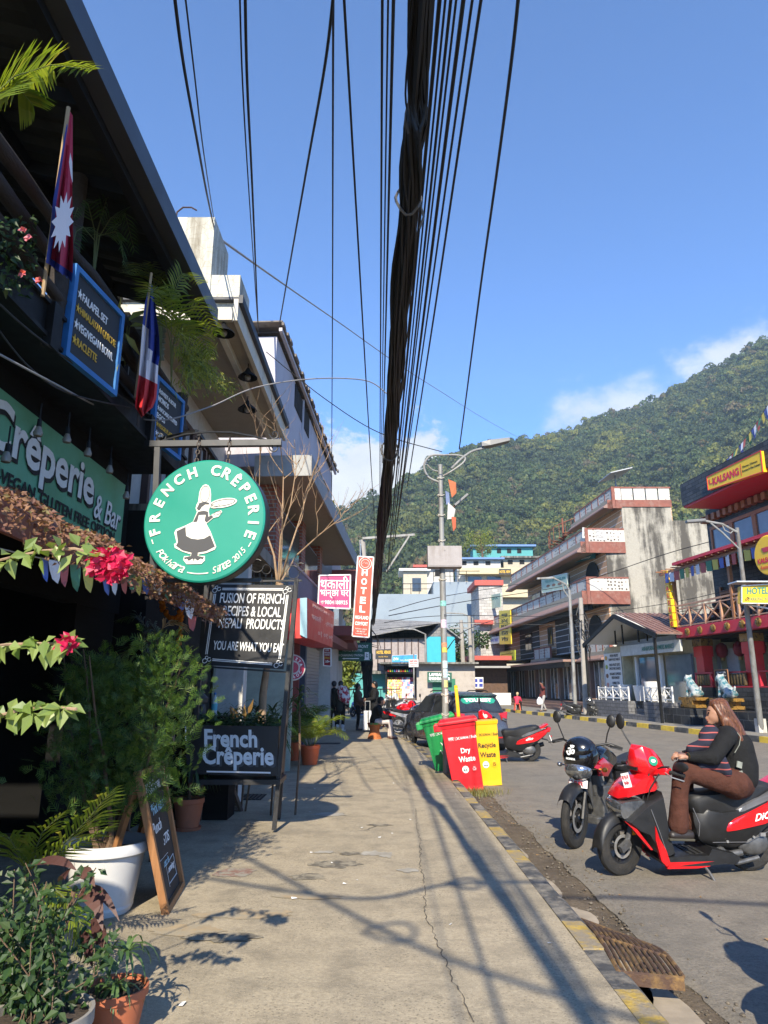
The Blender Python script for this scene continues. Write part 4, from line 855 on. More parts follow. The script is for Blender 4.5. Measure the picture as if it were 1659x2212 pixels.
m_terra=M('terracotta',(.36,.105,.045),.75,var=.15,scale=6,col2=(.20,.085,.05),lohi=(.55,.75));m_plast=M('orange_plastic_pot',(.50,.095,.03),.5,var=.08);m_wpot=M('white_plastic_pot',(.56,.55,.53),.5,var=.05,col2=(.36,.34,.31),lohi=(.62,.8),scale2=5)
m_palm=LEAF('palm_leaf',(.10,.16,.015),(.22,.27,.03),.4,.45,(.30,.28,.05));m_palmd=LEAF('dark_palm_leaf',(.018,.05,.012),(.05,.11,.02),.3,.45);m_bamb=LEAF('bamboo_leaf',(.14,.19,.03),(.32,.33,.06),.45,.5)
m_palmm=LEAF('mid_palm_leaf',(.04,.09,.014),(.14,.20,.03),.4,.45,(.26,.27,.05))
m_thuja=LEAF('thuja_spray',(.028,.075,.010),(.085,.155,.020),.3,.6,(.14,.16,.03));m_boug=LEAF('bougainvillea_leaf',(.13,.20,.04),(.26,.32,.09),.35,.4);m_magl=LEAF('bougainvillea_bract',(.42,.006,.05),(.60,.015,.09),.3,.5)
m_shr=LEAF('shrub_leaf',(.016,.042,.011),(.04,.085,.022),.3,.5,(.12,.14,.045));m_cord=LEAF('purple_leaf',(.060,.026,.026),(.115,.058,.050),.2,.45);m_spid=LEAF('spider_leaf',(.05,.11,.03),(.13,.20,.07),.3,.4);m_broad=LEAF('broad_leaf',(.10,.19,.02),(.20,.29,.035),.35,.35);m_orange=M('marigold',(.62,.20,.01),.9,var=.3,scale=60)
m_soil=MATS['potting_soil']
def arc_pts(b,d,l,droop,n=9):
 """a stem that leaves b along d and bends down"""
 b=V(b);d=V(d).normalized();pts=[b];p=b.copy();v=d.copy()
 for i in range(n):v=(v+V((0,0,-droop/n*(1+i*.25)))).normalized();p=p+v*(l/n);pts.append(p.copy())
 return pts
def frond(lf,stm,pts,n,ll,w,spread=.9,r=.006,tipfade=.55,start=.15):
 stm.tube(pts,[r*(1-.75*i/(len(pts)-1))for i in range(len(pts))],5)
 L_=len(pts)-1
 for i in range(n):
  t=start+(1-start)*i/(n-1);k=min(int(t*L_),L_-1);f=t*L_-k;p=pts[k].lerp(pts[k+1],f);d=(pts[k+1]-pts[k]).normalized();side=d.cross(V((0,0,1)))
  if side.length<.05:side=V((1,0,0))
  side.normalize();up=side.cross(d);l=ll*(math.sin(PI*(.18+.72*t))**.8)*(1-tipfade*t*.5)
  for s in(-1,1):
   dd=(d*(1-spread*.5)+side*s*spread+up*random.uniform(.0,.3)).normalized();q=[p,p+dd*l*.5+V((0,0,-.06*l)),p+dd*l+V((0,0,-.32*l))]
   lf.strip(q,[w*.5,w,w*.06],d)
def pot(mb,c,r,h,rim=.03,rb=.72,n=28):
 c=V(c);mb.lathe([(0,0),(r*rb,0),(r*(rb+.22),h*.82),(r*.96,h*.82),(r,h*.84),(r,h),(r*.93,h),(r*.90,h*.90)],c,n);return mb
def soil(c,r,h):m=MB();c=V(c);m.lathe([(r*.915,h*.9),(r*.4,h*.92),(0,h*.93)],c,20);return m
random.seed(31)
c=gz(222,1992,0);c.y+=.24;c.x-=.11;wp=thing('thuja_bush','big feathery green thuja bush in a white plastic pot by the chalkboard','potted bush',c)
mb=MB();mb.lathe([(0,0),(.195,0),(.205,.02),(.262,.37),(.275,.372),(.30,.385),(.305,.42),(.29,.45),(.272,.45),(.262,.42),(.255,.36)],c,40)
mb.lathe([(.2405,.275),(.2445,.278),(.244,.285),(.2415,.29)],c,40);mb.lathe([(.207,.03),(.211,.033),(.211,.05),(.2085,.055)],c,40);mb.build('pot',m_wpot,wp,smooth=True,sharp=50);soil(c,.275,.41).build('soil',m_soil,wp)
mb=MB();tips=[]
for i in range(7):
 a=random.uniform(0,6.28);p0=c+V((.05*math.cos(a),.05*math.sin(a),.36));d=V((.42*math.cos(a*2.1+i),.35*math.sin(a*2.1+i),1));pts=[p0]
 for k in range(6):d+=V((random.uniform(-.12,.12),random.uniform(-.12,.12),0));pts.append(pts[-1]+d.normalized()*.24)
 mb.tube(pts,[.022,.018,.015,.012,.009,.007,.004],6);tips.append(pts)
mb.build('trunk',m_dbark,wp,smooth=True)
mb=MB();cc=c+V((-.02,.0,1.15));lobes=[]
for i in range(58):
 a,e=random.uniform(0,6.28),random.uniform(-.8,1);rr=random.uniform(.3,1);lobes.append(cc+V(((.58-.14*e)*rr*math.cos(a)*math.sqrt(1-e*e*.6),.42*rr*math.sin(a)*math.sqrt(1-e*e*.6),.52*e-.05)))
for(X,Y)in((350,1450),(375,1470),(385,1440),(360,1500),(340,1520),(390,1540),(330,1470),(365,1560),(345,1400),(350,1590),(320,1420)):
 lobes.append(gy(X,Y,5.1+random.uniform(-.15,.15)))
for q in lobes:
 for k in range(random.randint(34,46)):
  o=V((random.gauss(0,.085),random.gauss(0,.085),random.gauss(0,.08)));p=q+o;d=V((o.x*6+random.gauss(0,.45),o.y*6+random.gauss(0,.45),.25+.7*random.random())).normalized();sd=d.orthogonal().normalized();sd=(sd*math.cos(k)+d.cross(sd)*math.sin(k)).normalized();l=random.uniform(.05,.105)
  e_=p+d*l
  mb.strip([p,p+d*l*.5,e_],[.004,.007,.002],sd);up_=sd.cross(d)
  for s in(-1,1):
   for f in(.12,.34,.56,.78):b=p+d*l*f;g=(d+sd*s*1.1).normalized()*l*(.62-.4*f);mb.strip([b,b+g*.6,b+g],[.006,.008,.002],d)
mb.build('foliage',m_thuja,wp)
C=[V((-1.72,5.12,.90)),V((-1.77,5.78,.90)),V((-1.57,5.88,.01)),V((-1.49,5.22,.01))]
m_wood=M('honey_wood',(.28,.13,.05),.55,var=.25,scale=3,stretch=(14,14,1),bump=.2);m_chk=M('chalkboard',(.022,.018,.016),.8,var=.3,col2=(.045,.04,.038))
cb=thing('chalkboard','leaning wooden framed chalkboard with handwritten drinks next to the white pot','menu board',(-1.6,5.6,0))
nn=(C[1]-C[0]).cross(C[3]-C[0]).normalized()
mb=MB();bk=[p+nn*.015 for p in C];mb.add(C+bk,[(3,2,1,0),(4,5,6,7),(0,1,5,4),(1,2,6,5),(2,3,7,6),(3,0,4,7)]);mb.build('panel',m_chk,cb)
for i in range(4):
 a,b=C[i],C[(i+1)%4];ex=(b-a).normalized()*(.025 if i%2 else-.025);mb=MB();mb.bar(a-ex-nn*.005,b+ex-nn*.005,.045,.05,nn);mb.build('frame',m_wood,cb,bevel=.004)
xa=(C[1]-C[0]).normalized();ya=(C[0]-C[3]).normalized();mw=MB();mbl=MB()
for s,u,v,w,h,m_ in(('Mulled wine',.5,.13,.72,.085,mw),('*Hot Rum',.52,.29,.62,.085,mbl),('Punch',.35,.43,.42,.08,mw),('*PASTIS',.52,.56,.62,.075,mw),('winter is',.36,.715,.5,.05,mbl),('Coming',.6,.79,.42,.06,mw)):
 p=C[0].lerp(C[1],u).lerp(C[3].lerp(C[2],u),v)-nn*.004;put_text(m_,s,p,xa+ya*.04,ya,w=w*.58,h=h,shear=.25,thick=.002)
for(u0,v0,u1,v1)in((.12,.67,.6,.67),(.12,.67,.12,.83),(.42,.74,.86,.72),(.86,.72,.86,.88),(.42,.88,.86,.88),(.42,.74,.42,.9)):
 q=lambda u,v:C[0].lerp(C[1],u).lerp(C[3].lerp(C[2],u),v)-nn*.004
 mw.bar(q(u0,v0),q(u1,v1),.006,.002)
mw.build('chalk_writing',m_let,cb);mbl.build('chalk_writing',M('blue_chalk',(.35,.58,.70),.8),cb)
mb=MB();mb.bar(C[0]+V((0,.02,-.02)),(-1.98,5.3,0),.04);mb.bar(C[1]+V((0,-.02,-.02)),(-2.0,5.9,0),.04);mb.build('back_leg',m_wood,cb)
c=gz(397,1797,0);c.y+=.13;tp=thing('strap_plant','dark strap leaved plant in a terracotta pot behind the chalkboard','potted plant',c)
mb=MB();pot(mb,c+V((0,0,.02)),.165,.30);mb.lathe([(0,0),(.14,0),(.15,.03),(.13,.03)],c,24);mb.build('pot',m_terra,tp,smooth=True,sharp=35);soil(c+V((0,0,.02)),.165,.30).build('soil',m_soil,tp)
mb=MB();top=c+V((0,0,.62));mb2=MB();mb2.tube([c+V((0,0,.28)),top],.018,7);mb2.build('stem',m_dbark,tp)
for i in range(60):a=random.uniform(0,6.28);pts=arc_pts(top+V((0,0,random.uniform(-.1,.1))),(math.cos(a),math.sin(a),random.uniform(.5,1.8)),random.uniform(.3,.5),1.7,6);mb.strip(pts,[.014,.02,.02,.018,.014,.008,.002],V((-math.sin(a),math.cos(a),0)))
for i in range(160):a=random.uniform(0,6.28);r_=random.uniform(0,.17);mb.leaf(c+V((r_*math.cos(a),r_*math.sin(a),.31+random.uniform(0,.09))),(math.cos(a),math.sin(a),.3),(0,0,1),.035,.025)
mb.build('leaves',m_palmd,tp)
bc=gy(345,1800,6.2);bc.z=0;bp_=thing('broadleaf_plant','plant with large glossy bright leaves just behind the chalkboard','plant',bc);mb=MB();ms2=MB()
for(X,Y,l,w,dx,dz)in((335,1640,.30,.2,-.5,.2),(365,1672,.26,.15,.8,-.5),(318,1650,.26,.16,-1,.3),(352,1710,.24,.13,.2,-1),(350,1625,.22,.14,.4,.6),(330,1690,.22,.14,-.4,-.5)):
 p=gy(X,Y,6.15+random.uniform(-.1,.1));d=V((dx,-.35,dz)).normalized();mb.leaf(p-d*l*.4,d,(0,-.8,.6),l,w,.12,.1);ms2.tube([bc+V((0,0,0)),bc.lerp(p,.5)+V((0,.08,.1)),p-d*l*.4],.007,5)
mb.build('leaves',m_broad,bp_);ms2.build('stems',m_stem,bp_)
def crate(X0,X1,Y0,Y1,y,nm,label):
 a,b=gy(X0,Y1,y),gy(X1,Y0,y);t=thing(nm,label,'planter',((a.x+b.x)/2,y,a.z));
 for i in range(2):mb=MB();z0=a.z+(b.z-a.z)*i/2;mb.bx(a.x,b.x,y,y+.03,z0,z0+(b.z-a.z)/2-.01);mb.bx(b.x-.03,b.x,y+.032,y+.4,z0,z0+(b.z-a.z)/2-.01);mb.build('board',m_wood2,t)
 for x in(a.x+.02,b.x-.05):
  mb=MB();mb.bx(x,x+.03,y+.04,y+.07,0,a.z);mb.build('leg',m_wood2,t)
m_wood2=M('weathered_wood',(.10,.065,.045),.8,var=.3,scale=4,stretch=(1,1,8))
crate(278,352,1568,1612,6.6,'wooden_planter','weathered wooden plank planter on legs behind the thuja bush')
rp=thing('wooden_ramp','small slatted wooden ramp under the black planter stand','ramp',gz(480,1745,0))
a,b,c_,d_=gz(522,1750,.01),gz(470,1752,.01),gy(436,1690,8.6),gy(500,1690,8.9)
mb=MB();n=11
for i in range(n):t=i/(n-1);p,q=b.lerp(c_,t),a.lerp(d_,t);mb.bar(p,q,.035,.025)
mb.build('slats',m_wood2,rp);mb=MB();mb.bar(b-V((0,0,.02)),c_-V((0,0,.02)),.03,.05);mb.bar(a-V((0,0,.02)),d_-V((0,0,.02)),.03,.05);mb.bar(c_,(c_.x,c_.y,0),.05);mb.build('side_rails',m_wood2,rp)
for(X,Y,w,d,lab_)in((705,1606,.75,.45,'dark slotted drain cover in the pavement beyond the potted palms'),(512,1722,.75,.5,'dark slotted drain cover beside the wooden ramp')):
 p=gz(X,Y,0);t=thing('drain_cover',lab_,'drain cover',p);mb=MB();n=14
 for i in range(n):mb.bx(p.x-w/2+w*i/n,p.x-w/2+w*(i+.55)/n,p.y-d/2,p.y+d/2,.004,.012)
 mb.build('bars',m_iron,t);mb=MB();mb.bx(p.x-w/2,p.x+w/2,p.y-d/2,p.y+d/2,-.01,.005);mb.build('pit',m_dark,t)
def potted_palm(c,r,h,n,l,label,lm=None,lean=.85,seed=1):
 random.seed(seed);t=thing('potted_palm',label,'potted palm',c);mb=MB();pot(mb,c,r,h);mb.build('pot',m_plast,t,smooth=True,sharp=35);soil(c,r,h).build('soil',m_soil,t);lf=MB();st_=MB()
 for i in range(n):
  a=2*PI*i/n+random.uniform(-.3,.3);e=random.uniform(.9,3.2);pts=arc_pts(c+V((.05*math.cos(a),.05*math.sin(a),h*.9)),(math.cos(a),math.sin(a),e),l*random.uniform(.75,1.1),lean,9);frond(lf,st_,pts,24,l*.40,.022,.8,.008,start=.25)
 st_.build('stems',m_stem,t);lf.build('fronds',lm or m_palm,t)
p=gz(667,1653,0);p.y+=.15;potted_palm(p,.205,.36,15,.95,'bright green palm in the larger orange pot standing out on the pavement',seed=5)
p=gz(625,1648,0);p.y+=.5;potted_palm(p,.17,.36,14,1.25,'taller darker palm in an orange pot close to the wall',m_palmd,.8,seed=8)
p=gz(640,1612,0);p.y+=.6;potted_palm(p,.16,.25,12,.6,'small palm in an orange pot farthest along the wall',seed=12)
pp=thing('planter_greens','low mixed green plants growing in the black planter box','plants',(-1.7,8.15,.9));random.seed(17);lf=MB()
zt=pb[0].z
for i in range(900):x=random.uniform(pb[0].x+.04,pb[1].x-.04);y=random.uniform(7.9,8.24);lf.leaf((x,y,zt-.04+.14*random.random()**1.5),(random.gauss(0,1),random.gauss(-.3,1),random.uniform(0,1)),(random.gauss(0,.5),-.5,1),random.uniform(.04,.08),random.uniform(.02,.045))
lf.build('leaves',m_shr,pp);lf=MB()
for(X,Y,d)in((520,1545,-.6),(535,1535,.3),(545,1550,.7),(505,1552,-.2),(528,1548,0)):lf.leaf(gy(X,Y+14,8.1),(d,-.2,1),(0,-1,.3),.24,.05,.1)
lf.build('red_leaves',LEAF('bromeliad_leaf',(.16,.05,.02),(.28,.20,.06),.25),pp)
def dracaena(c,z1,n,l,label,seed=1,lm=None):
 random.seed(seed);t=thing('spiky_plant',label,'plant',c);s_=MB();lf=MB()
 for k in range(3):
  q=V(c)+V((random.uniform(-.2,.2),random.uniform(-.1,.1),0));tp_=V((q.x+random.uniform(-.1,.1),q.y,z1-random.uniform(0,.45)));s_.tube([q,q.lerp(tp_,.5)+V((.03,0,0)),tp_],.014,6)
  for i in range(n):a=random.uniform(0,6.28);pts=arc_pts(tp_+V((0,0,random.uniform(-.25,.05))),(math.cos(a),math.sin(a),random.uniform(.1,1.6)),l*random.uniform(.7,1.1),1.2,5);lf.strip(pts,[.012,.022,.022,.018,.010,.001],V((-math.sin(a),math.cos(a),0)))
 s_.build('stems',m_dbark,t);lf.build('leaves',lm or m_palmd,t)
dracaena((-1.25,8.9,0),1.45,55,.38,'spiky dark plant rising behind the right end of the planter box',3)
dracaena((-1.9,9.2,0),1.25,45,.32,'spiky plant against the white column behind the planter box',6)
random.seed(23);bt=thing('bare_tree','leafless pale barked tree with thin upright branches behind the sign stand','tree',(-1.45,8.55,.5))
tr=MB();br=MB();base=gy(567,1560,8.55);TP=lambda X,Y,y=8.55:gy(X,Y,y)
tr.tube([V((base.x,8.55,.55)),TP(568,1500),TP(575,1450),TP(590,1390),TP(600,1320),TP(604,1260)],[.05,.045,.04,.04,.045,.05],10)
def branch(p,d,l,r,depth):
 pts=[p];v=V(d).normalized();q=p.copy()
 for i in range(6):v=(v+V((random.gauss(0,.13),random.gauss(0,.13),.06))).normalized();q=q+v*l/6;pts.append(q.copy())
 br.tube(pts,[r*(1-.13*i)for i in range(7)],5)
 if depth>0:
  for i in range(3 if depth>1 else 3):
   k=random.randint(2,5);dd=(v+V((random.gauss(0,.6),random.gauss(0,.5),random.uniform(0,.4)))).normalized();branch(pts[k],dd,l*random.uniform(.45,.75),r*.5,depth-1)
for pts,r in((((600,1270),(592,1200),(575,1150),(560,1060),(562,960)),.016),(((604,1262),(608,1200),(610,1120),(612,1030),(606,960)),.015),(((604,1260),(625,1190),(645,1130),(668,1050),(690,985)),.014),(((608,1255),(640,1200),(690,1155),(735,1120),(770,1060)),.012),(((600,1262),(606,1160),(628,1090),(640,1010),(636,950)),.012)):
 P3=[TP(X,Y,8.55+.2*math.sin(i*2+X))for i,(X,Y)in enumerate(pts)];br.tube(P3,[r,r*.85,r*.65,r*.45,r*.25],6)
 for i in(1,2,2,3,3,3):branch(P3[i].lerp(P3[i+1],random.random()),(P3[i+1]-P3[i]).normalized()+V((random.gauss(0,.6),random.gauss(0,.4),.1)),random.uniform(.35,.75),r*.5,1)
tr.build('trunk',m_bark,bt,smooth=True);br.build('branches',m_bark,bt,smooth=True)
random.seed(41);bg=thing('bougainvillea','three pale leaved bougainvillea sprays with magenta flowers reaching in from the left','plant',(-1.55,2.3,0));st_=MB();lf=MB();fl=MB()
for pts,fpos in((((-60,1225),(20,1205),(90,1190),(160,1185),(225,1200)),((235,1220,42,30),)),(((-60,1400),(20,1392),(80,1390),(140,1392),(152,1391)),((146,1388,12,10),)),(((-60,1560),(0,1545),(60,1530),(110,1528),(165,1532)),())):
 P3=[gy(X,Y,2.35+.08*math.sin(i))for i,(X,Y)in enumerate(pts)];st_.tube([V((-1.7,2.3,.1)),V((-1.6,2.32,P3[0].z-.25))]+P3,.005,5)
 for i in range(44):
  t=random.random()*3.98;k=int(t);p=P3[k].lerp(P3[k+1],t-k);lf.leaf(p+V((0,random.uniform(-.03,.03),random.uniform(-.02,.02))),(random.gauss(.25,.7),random.gauss(-.2,.6),random.gauss(-.45,.7)),(random.gauss(0,.5),-.7,random.uniform(.2,1)),random.uniform(.045,.075),random.uniform(.03,.048),.15)
 for(X,Y,rx,ry)in fpos:
  for i in range(int(rx*3.4)):a=random.uniform(0,6.28);rr=math.sqrt(random.random());p=gy(X+rx*rr*math.cos(a),Y+ry*rr*math.sin(a),2.32+random.uniform(-.04,.04));fl.leaf(p,(random.gauss(0,1),random.gauss(-.5,.6),random.gauss(0,1)),(random.gauss(0,.5),-1,random.gauss(0,.5)),random.uniform(.028,.042),random.uniform(.022,.034),.05)
st_.build('stems',m_bark,bg);lf.build('leaves',m_boug,bg);fl.build('flowers',m_magl,bg)
random.seed(51);c=gz(90,2185,.3);c.z=0
sp=thing('climbing_shrub','dark small leaved rambling shrub in a pale rimmed pot at the lower left corner','potted plant',c);mb=MB();pot(mb,c,.19,.30,n=36);mb.build('pot',M('grey_clay_pot',(.26,.24,.21),.85,var=.2),sp,smooth=True,sharp=35);soil(c,.19,.3).build('soil',m_soil,sp);lf=MB();st_=MB()
for i in range(34):
 tgt=gy(random.uniform(-60,230),random.uniform(1850,2160),random.uniform(3.0,3.7));mid=c.lerp(tgt,.5)+V((random.uniform(-.1,.1),0,.15));pts=[c+V((random.uniform(-.08,.08),random.uniform(-.08,.08),.28)),mid,tgt];st_.tube(pts,.0025,4)
 for k in range(46):
  t=random.random()**.6;p=pts[0].lerp(pts[1],t*2)if t<.5 else pts[1].lerp(pts[2],t*2-1);lf.leaf(p+V((random.gauss(0,.035),random.gauss(0,.035),random.gauss(0,.035))),(random.gauss(0,1),random.gauss(-.3,.8),random.gauss(-.3,.7)),(random.gauss(0,.4),-.6,.8),random.uniform(.025,.06),random.uniform(.018,.036),.1)
st_.build('stems',m_dbark,sp);lf.build('leaves',m_shr,sp)
c=gz(248,2135,.2);c.z=0
sp=thing('spider_plant','spider plant in a small terracotta pot at the lower left','potted plant',c);mb=MB();pot(mb,c,.145,.21,n=36);mb.build('pot',m_terra,sp,smooth=True,sharp=35);soil(c,.145,.21).build('soil',m_soil,sp);lf=MB()
for k,(o,n)in enumerate(((V((0,0,.2)),26),(V((.03,.03,.33)),18))):
 for i in range(n):a=random.uniform(0,6.28);pts=arc_pts(c+o,(math.cos(a),math.sin(a),random.uniform(.5,2)),random.uniform(.13,.24),1.9,6);lf.strip(pts,[.008,.014,.015,.013,.010,.006,.001],V((-math.sin(a),math.cos(a),0)))
lf.build('leaves',m_spid,sp)
c=V((-1.72,3.75,0));cd=thing('purple_cordyline','plant with long drooping purple brown leaves in front of the white pot','plant',c);lf=MB();st_=MB();tops=[]
for(X,Y,X2,Y2,X3,Y3,w)in((165,1925,215,1895,258,1990,.05),(170,1930,205,1905,222,2010,.085),(200,1985,222,2020,226,2075,.065),(150,1900,180,1860,205,1915,.075),(130,1905,150,1860,140,1900,.07),(175,2010,190,2040,200,2090,.05),(60,1870,120,1840,165,1880,.06)):
 A,B_,C_=gy(X,Y,3.75),gy(X2,Y2,3.6),gy(X3,Y3,3.55);P3=[A.lerp(B_,t).lerp(B_.lerp(C_,t),t)for t in[i/7 for i in range(8)]];lf.strip(P3,[w*k for k in(.3,.75,1,1,.9,.7,.4,.05)],V((.75,.2,.62)))
st_.tube([c,gy(150,1980,3.75),gy(160,1920,3.75)],.012,6);st_.build('stem',m_dbark,cd);lf.build('leaves',m_cord,cd)
c=gy(60,1900,4.25);c.z=0;fp=thing('young_palm','young palm with fresh bright fronds beside the white pot','plant',c);lf=MB();st_=MB();random.seed(55)
for pts,n,ll in((((60,1880),(130,1830),(185,1775),(235,1715)),26,.30),(((50,1880),(110,1850),(170,1820),(230,1790)),22,.24),(((55,1880),(40,1840),(20,1810),(-20,1800)),22,.22),(((100,1905),(135,1935),(170,1985),(195,2050)),24,.22),(((60,1890),(75,1840),(90,1800),(130,1760)),16,.2)):
 P3=[gy(X,Y,4.25-.1*i)for i,(X,Y)in enumerate(pts)];P3=[p for p in P3];frond(lf,st_,[c+V((0,0,.1))]+P3,n,ll*1.25,.024,.5,.008,start=.3)
st_.build('stems',m_stem,fp);lf.build('fronds',m_palm,fp)
random.seed(61)
def bal(nm,label,base,fronds,lm,ll,w=.016,n=22,sd=.8):
 b=V(base);t=thing(nm,label,'plant',b);lf=MB();st_=MB()
 for pts in fronds:
  P3=[gx(X,Y,xx)for X,Y,xx in pts];frond(lf,st_,[b]+P3 if(P3[0]-b).length>.05 else P3,n,ll,w,sd,.007,start=.35)
 st_.build('stems',m_stem,t);lf.build('fronds',lm,t)
bal('balcony_palm','palm frond in the sun against the roof edge at the top left',gx(-120,420,-2.35),[((-40,230,-2.3),(30,165,-2.2),(110,140,-2.05),(200,150,-1.95)),((-60,260,-2.3),(0,200,-2.25),(40,190,-2.2),(70,225,-2.15))],m_palm,.36,.026,40)
bal('balcony_palm','dark feathery palm behind the crimson flag',gx(200,620,-2.75),[((210,500,-2.75),(230,430,-2.7),(265,400,-2.6),(300,470,-2.5)),((205,500,-2.75),(190,440,-2.75),(175,430,-2.7),(160,470,-2.7)),((215,510,-2.7),(240,470,-2.6),(270,460,-2.5),(290,540,-2.45)),((205,520,-2.7),(180,490,-2.6),(165,500,-2.55),(150,560,-2.5)),((210,510,-2.7),(250,500,-2.55),(262,520,-2.5),(268,570,-2.45))],m_palmd,.22)
bal('balcony_palm','arching palm at the far end of the balcony behind the french flag',gx(345,800,-2.65),[((350,680,-2.6),(370,610,-2.5),(410,600,-2.35),(455,680,-2.2)),((350,690,-2.6),(390,640,-2.4),(430,660,-2.3),(470,720,-2.15)),((345,680,-2.6),(330,600,-2.6),(310,570,-2.55),(270,590,-2.5)),((348,690,-2.6),(355,620,-2.55),(350,570,-2.5),(335,560,-2.45)),((352,700,-2.6),(385,690,-2.45),(410,720,-2.35),(430,790,-2.25)),((350,690,-2.6),(375,650,-2.5),(395,655,-2.4),(410,720,-2.3))],m_palmm,.36,.024,30)
bal('balcony_palm','sunlit palm leaning out over the far end of the balcony',gx(370,840,-2.35),[((375,740,-2.25),(395,660,-2.1),(430,650,-1.98),(468,720,-1.9)),((370,740,-2.25),(370,650,-2.15),(395,590,-2.05),(440,610,-1.95)),((372,750,-2.25),(395,700,-2.1),(425,705,-2.0),(455,770,-1.95)),((368,740,-2.25),(350,660,-2.2),(340,620,-2.15),(318,640,-2.1))],m_palm,.34,.022,28)
b=gx(400,800,-2.45);bb=thing('bamboo_clump','yellow green bamboo spilling over the far end of the balcony','plant',b);lf=MB();st_=MB()
for i in range(44):
 tX,tY=random.choice(((505,860),(495,840),(470,830),(450,800),(425,770),(440,850),(410,830),(465,760),(400,740)));tgt=gx(tX+random.uniform(-22,22),tY+random.uniform(-25,25),-2.12+random.uniform(-.2,.12));pk=b.lerp(tgt,.55)+V((0,0,random.uniform(.1,.35)));P3=[b.lerp(pk,t).lerp(pk.lerp(tgt,t),t)for t in[k/8 for k in range(9)]];st_.tube(P3,.004,4)
 for k in range(38):t=random.uniform(2.2,7.99);j=int(t);p=P3[j].lerp(P3[j+1],t-j);lf.leaf(p+V((random.gauss(0,.04),random.gauss(0,.04),random.gauss(0,.03))),(random.gauss(.2,.6),random.gauss(0,.6),random.gauss(-.6,.4)),(random.gauss(0,.5),-1,.4),random.uniform(.06,.12),.013,.1)
st_.build('stems',m_stem,bb);lf.build('leaves',m_bamb,bb)
b=gx(270,790,-2.55);bl=thing('banana_leaf_plant','plant with broad yellowing leaves between menu board and french flag','plant',b);lf=MB();st_=MB()
for(X,Y,X2,Y2,w)in((258,690,262,640,.10),(275,695,318,665,.09),(270,720,300,760,.06),(280,705,312,700,.07),(262,720,255,780,.06)):
 a_,e_=gx(X,Y,-2.42),gx(X2,Y2,-2.3);lf.leaf(a_,e_-a_,(0,-1,.3),(e_-a_).length*1.15,w,.1);st_.tube([b,a_],.006,5)
lf.build('leaves',LEAF('yellowing_leaf',(.15,.20,.03),(.36,.30,.05),.35),bl);st_.build('stems',m_stem,bl)
b=gx(20,640,-2.6);sh=thing('flowering_shrub','dark shrub with small pink and orange flowers on the balcony at left','plant',b);lf=MB();fl=MB()
for i in range(420):p=gx(random.uniform(-20,75),random.uniform(470,640),-2.38+random.uniform(-.15,.05));lf.leaf(p,(random.gauss(0,1),random.gauss(0,1),random.gauss(-.2,.7)),(.3,-1,.4),random.uniform(.03,.065),random.uniform(.02,.035))
for(X,Y,k)in((50,497,0),(62,513,1),(85,605,1),(48,590,0)):
 for i in range(9):fl.leaf(gx(X,Y,-2.26),(random.gauss(0,1),-.3,random.gauss(0,1)),(.3,-1,.3),.03,.025)
lf.build('leaves',m_shr,sh);fl.build('flowers',LEAF('orange_pink_flower',(.65,.10,.05),(.60,.18,.25),.2),sh)
c=gy(462,1547,8.7);bo=thing('water_bottle','clear water bottle with blue label standing behind the planter','bottle',c);mb=MB();mb.lathe([(0,0),(.034,0),(.036,.02),(.034,.1),(.036,.17),(.03,.2),(.014,.235),(.014,.25)],c,14);mb.build('body',M('clear_plastic',(.42,.48,.50),.12,var=.1),bo,smooth=True);mb=MB();mb.lathe([(.0365,.07),(.0375,.075),(.0375,.14),(.0365,.145)],c,14);mb.build('label_band',M('blue_label',(.10,.40,.48),.5),bo);mb=MB();mb.lathe([(.016,.25),(.016,.275),(0,.275)],c,12);mb.build('cap',m_bframe,bo)
c=gy(434,1547,8.7);ca=thing('drink_can','small blue can beside the water bottle','can',c);mb=MB();mb.lathe([(0,0),(.026,0),(.03,.01),(.03,.1),(.026,.115),(0,.115)],c,14);mb.build('can_body',M('blue_can',(.03,.05,.22),.3,metal=.5),ca,smooth=True)
lg=thing('ledge','dark stone ledge behind the planter carrying bottle and can','ledge',(c.x,8.75,0));mb=MB();mb.bx(c.x-.35,c.x+.4,8.6,9.0,0,c.z-.002);mb.build('block',m_blackw,lg)
for(X,Y,l)in((434,1465,'upper dark carved mask on the post by the cafe entrance'),(430,1535,'lower dark carved figure by the cafe entrance')):
 c=gy(X,Y,8.3);t=thing('carved_figure',l,'carving',c);mb=MB();mb.ball(c,.1,12,10,(.8,.6,1.35));mb.ball(c+V((.0,-.06,-.01)),.03,8,6,(1,1.2,1.6));mb.ball(c+V((.045,-.05,.04)),.022,8,6);mb.ball(c+V((-.045,-.05,.04)),.022,8,6);mb.ball(c+V((0,-.05,-.08)),.035,8,6,(1.5,1,.5));mb.lathe([(.09,.09),(.1,.14),(.04,.2),(0,.22)],c,12);mb.build('figure',M('carved_wood',(.05,.045,.042),.6,var=.4,scale=20),t,smooth=True)
random.seed(71);ga=thing('marigold_garland','orange marigold garland hanging by the cafe entrance','garland',gy(378,1305,7.4));mb=MB()
for pts in(((352,1318),(365,1335),(382,1335),(392,1312)),((392,1312),(391,1345),(388,1375),(386,1400)),((352,1318),(350,1305),(352,1300),(354,1295))):
 P3=[gy(X,Y,7.4)for X,Y in pts]
 for i in range(3):
  for k in range(5):mb.ball(P3[i].lerp(P3[i+1],k/5)+V((random.gauss(0,.008),random.gauss(0,.008),0)),.026,7,5)
mb.build('flowers',m_orange,ga)
b=gy(352,1480,7.3);dp=thing('dry_palm','palm with one dry beige frond hanging by the cafe entrance','plant',V((b.x,7.3,0)));lf=MB();st_=MB();l2=MB();s2=MB()
